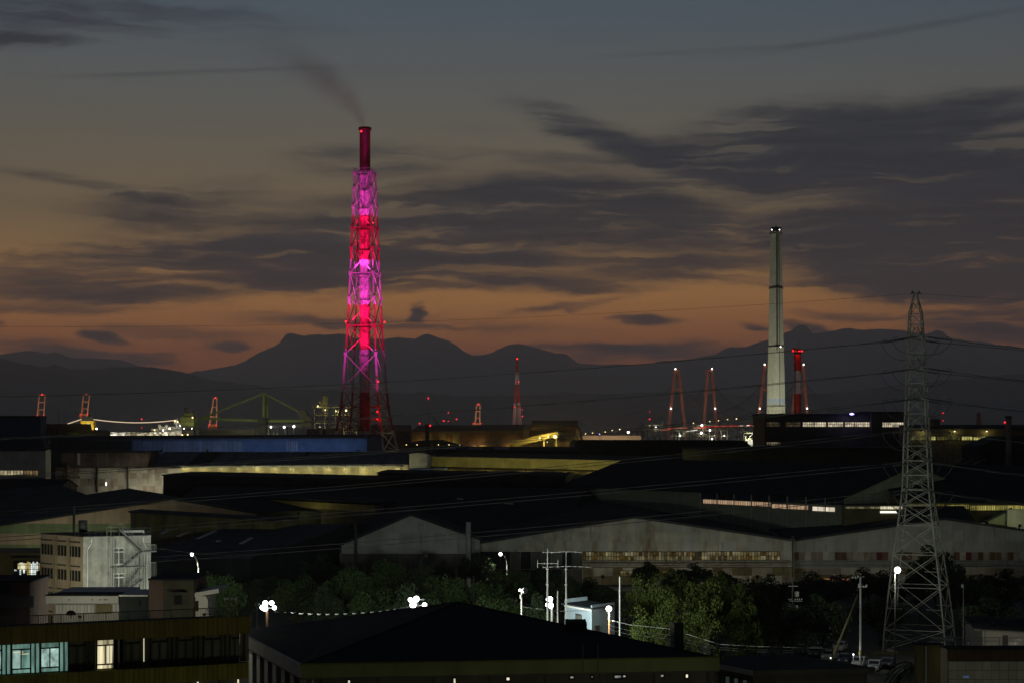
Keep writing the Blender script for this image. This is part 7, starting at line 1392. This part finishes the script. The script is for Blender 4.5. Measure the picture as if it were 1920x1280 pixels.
for i, (px, Y, rz, pt, lab) in enumerate(((1612, 272, 1.2, 'car_white', 'white car parked left of the braced pole foot'), (1640, 268, 1.25, 'car_silver', 'silver car parked right of the braced pole foot'), (1665, 271, 1.2, 'car_dark', 'dark car parked beside the pylon foot'), (1585, 276, 1.2, 'car_dark', 'dark car parked at the strut of the braced pole'), (1556, 280, 1.15, 'car_silver', 'silver car parked behind the short insulator pole'), (1530, 284, 1.2, 'car_dark', 'dark car parked in the second row, left'), (1505, 288, 1.15, 'car_dark', 'dark car at the left end of the parking row'), (1575, 292, 1.2, 'car_white', 'white car parked in the row behind'), (1545, 298, 1.2, 'car_dark', 'dark car in the back row below black trees'))):
    car(lab, px, 1240, Y, rz, pt)
for px, py, Yq in ((1558, 1233, 268), (1600, 1226, 262)): q = W(px, py, Yq); r = thing('yard_bollard_lamp', 'small low %s lamp among the parked cars' % ('left' if px < 1580 else 'right'), 'lamp', (q.x, Yq, 0)); part(r, 'post', M['steel'], MB().beam((q.x, Yq, 0), q, .1)); part(r, 'lamp_head', E_WHITE, MB().ball(q, .1, 6)); light(r, q + Vector((0, -.3, .2)), 8, (.85, .92, 1))
# lamps of the street in front of these buildings, below the picture
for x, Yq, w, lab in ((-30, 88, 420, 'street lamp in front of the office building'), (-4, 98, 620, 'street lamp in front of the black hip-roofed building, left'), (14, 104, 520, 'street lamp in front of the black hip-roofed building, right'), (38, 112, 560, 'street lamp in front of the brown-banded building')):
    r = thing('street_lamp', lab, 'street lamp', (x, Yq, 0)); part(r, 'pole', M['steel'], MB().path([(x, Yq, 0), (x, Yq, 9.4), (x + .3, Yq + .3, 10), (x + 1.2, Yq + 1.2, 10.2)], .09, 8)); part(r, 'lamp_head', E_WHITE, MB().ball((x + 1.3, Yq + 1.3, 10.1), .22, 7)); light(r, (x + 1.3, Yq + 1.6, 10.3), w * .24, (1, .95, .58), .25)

for px, y, Yq, w, lab in ((28, 1100, 232, 330, 'added lamp hidden behind the dark block at the left edge'), (60, 1050, 462, 500, 'added unseen lamp behind the white stair block, left'), (180, 1050, 462, 500, 'added unseen lamp behind the white stair block, right'), (390, 1012, 412, 160, 'added lamp on the skylight roof before the olive roof monitor')):  # lamps added out of view to brighten the walls near them
    p = W(px, y, Yq); r = thing('street_lamp', lab, 'street lamp', (p.x, Yq, 0)); part(r, 'pole', M['steel'], MB().cyl((p.x, Yq, 0), p, .1, .07, 8)); part(r, 'lamp_head', M['steel_dark'], MB().box(p - Vector((.4, .2, .1)), p + Vector((.4, .2, .1)))); light(r, p + Vector((0, .5, -.3)), w, (1, .92, .55), .25)

for px, y, Yq, w, lab in ((150, 1156, 162, 110, 'added low lamp hidden behind the office parapet, before the pale shutters'), (383, 1152, 159, 60, 'added low lamp hidden behind the office parapet, before the white canopy'), (1868, 1216, 149, 90, 'added low lamp hidden behind the railing before the tiled shed')):  # unseen lamps added to light the eave, the canopy and the shed wall
    p = W(px, y, Yq); r = thing('added_low_lamp', lab, 'lamp', (p.x, Yq, p.z - 1)); part(r, 'post', M['steel_dark'], MB().beam(p - Vector((0, 0, 1.4)), p, .06)); part(r, 'hood', M['steel_dark'], MB().box(p - Vector((.15, .1, .05)), p + Vector((.15, -.02, .15)))); light(r, p + Vector((0, .3, .1)), w, (1, .94, .72), .15)

for i, px in enumerate((1130, 1225, 1320, 1420, 1560, 1700, 1850)):  # unseen lamps added to light the lower walls of the gabled sheds
    p = W(px, 1081, 408); r = thing('hidden_lamp', 'added low shaded lamp hidden behind the trees, %s from the left' % 'first second third fourth fifth sixth seventh'.split()[i], 'lamp', (p.x, 408, 0)); hidden_lamp(r, p, 55, (1, .93, .72))
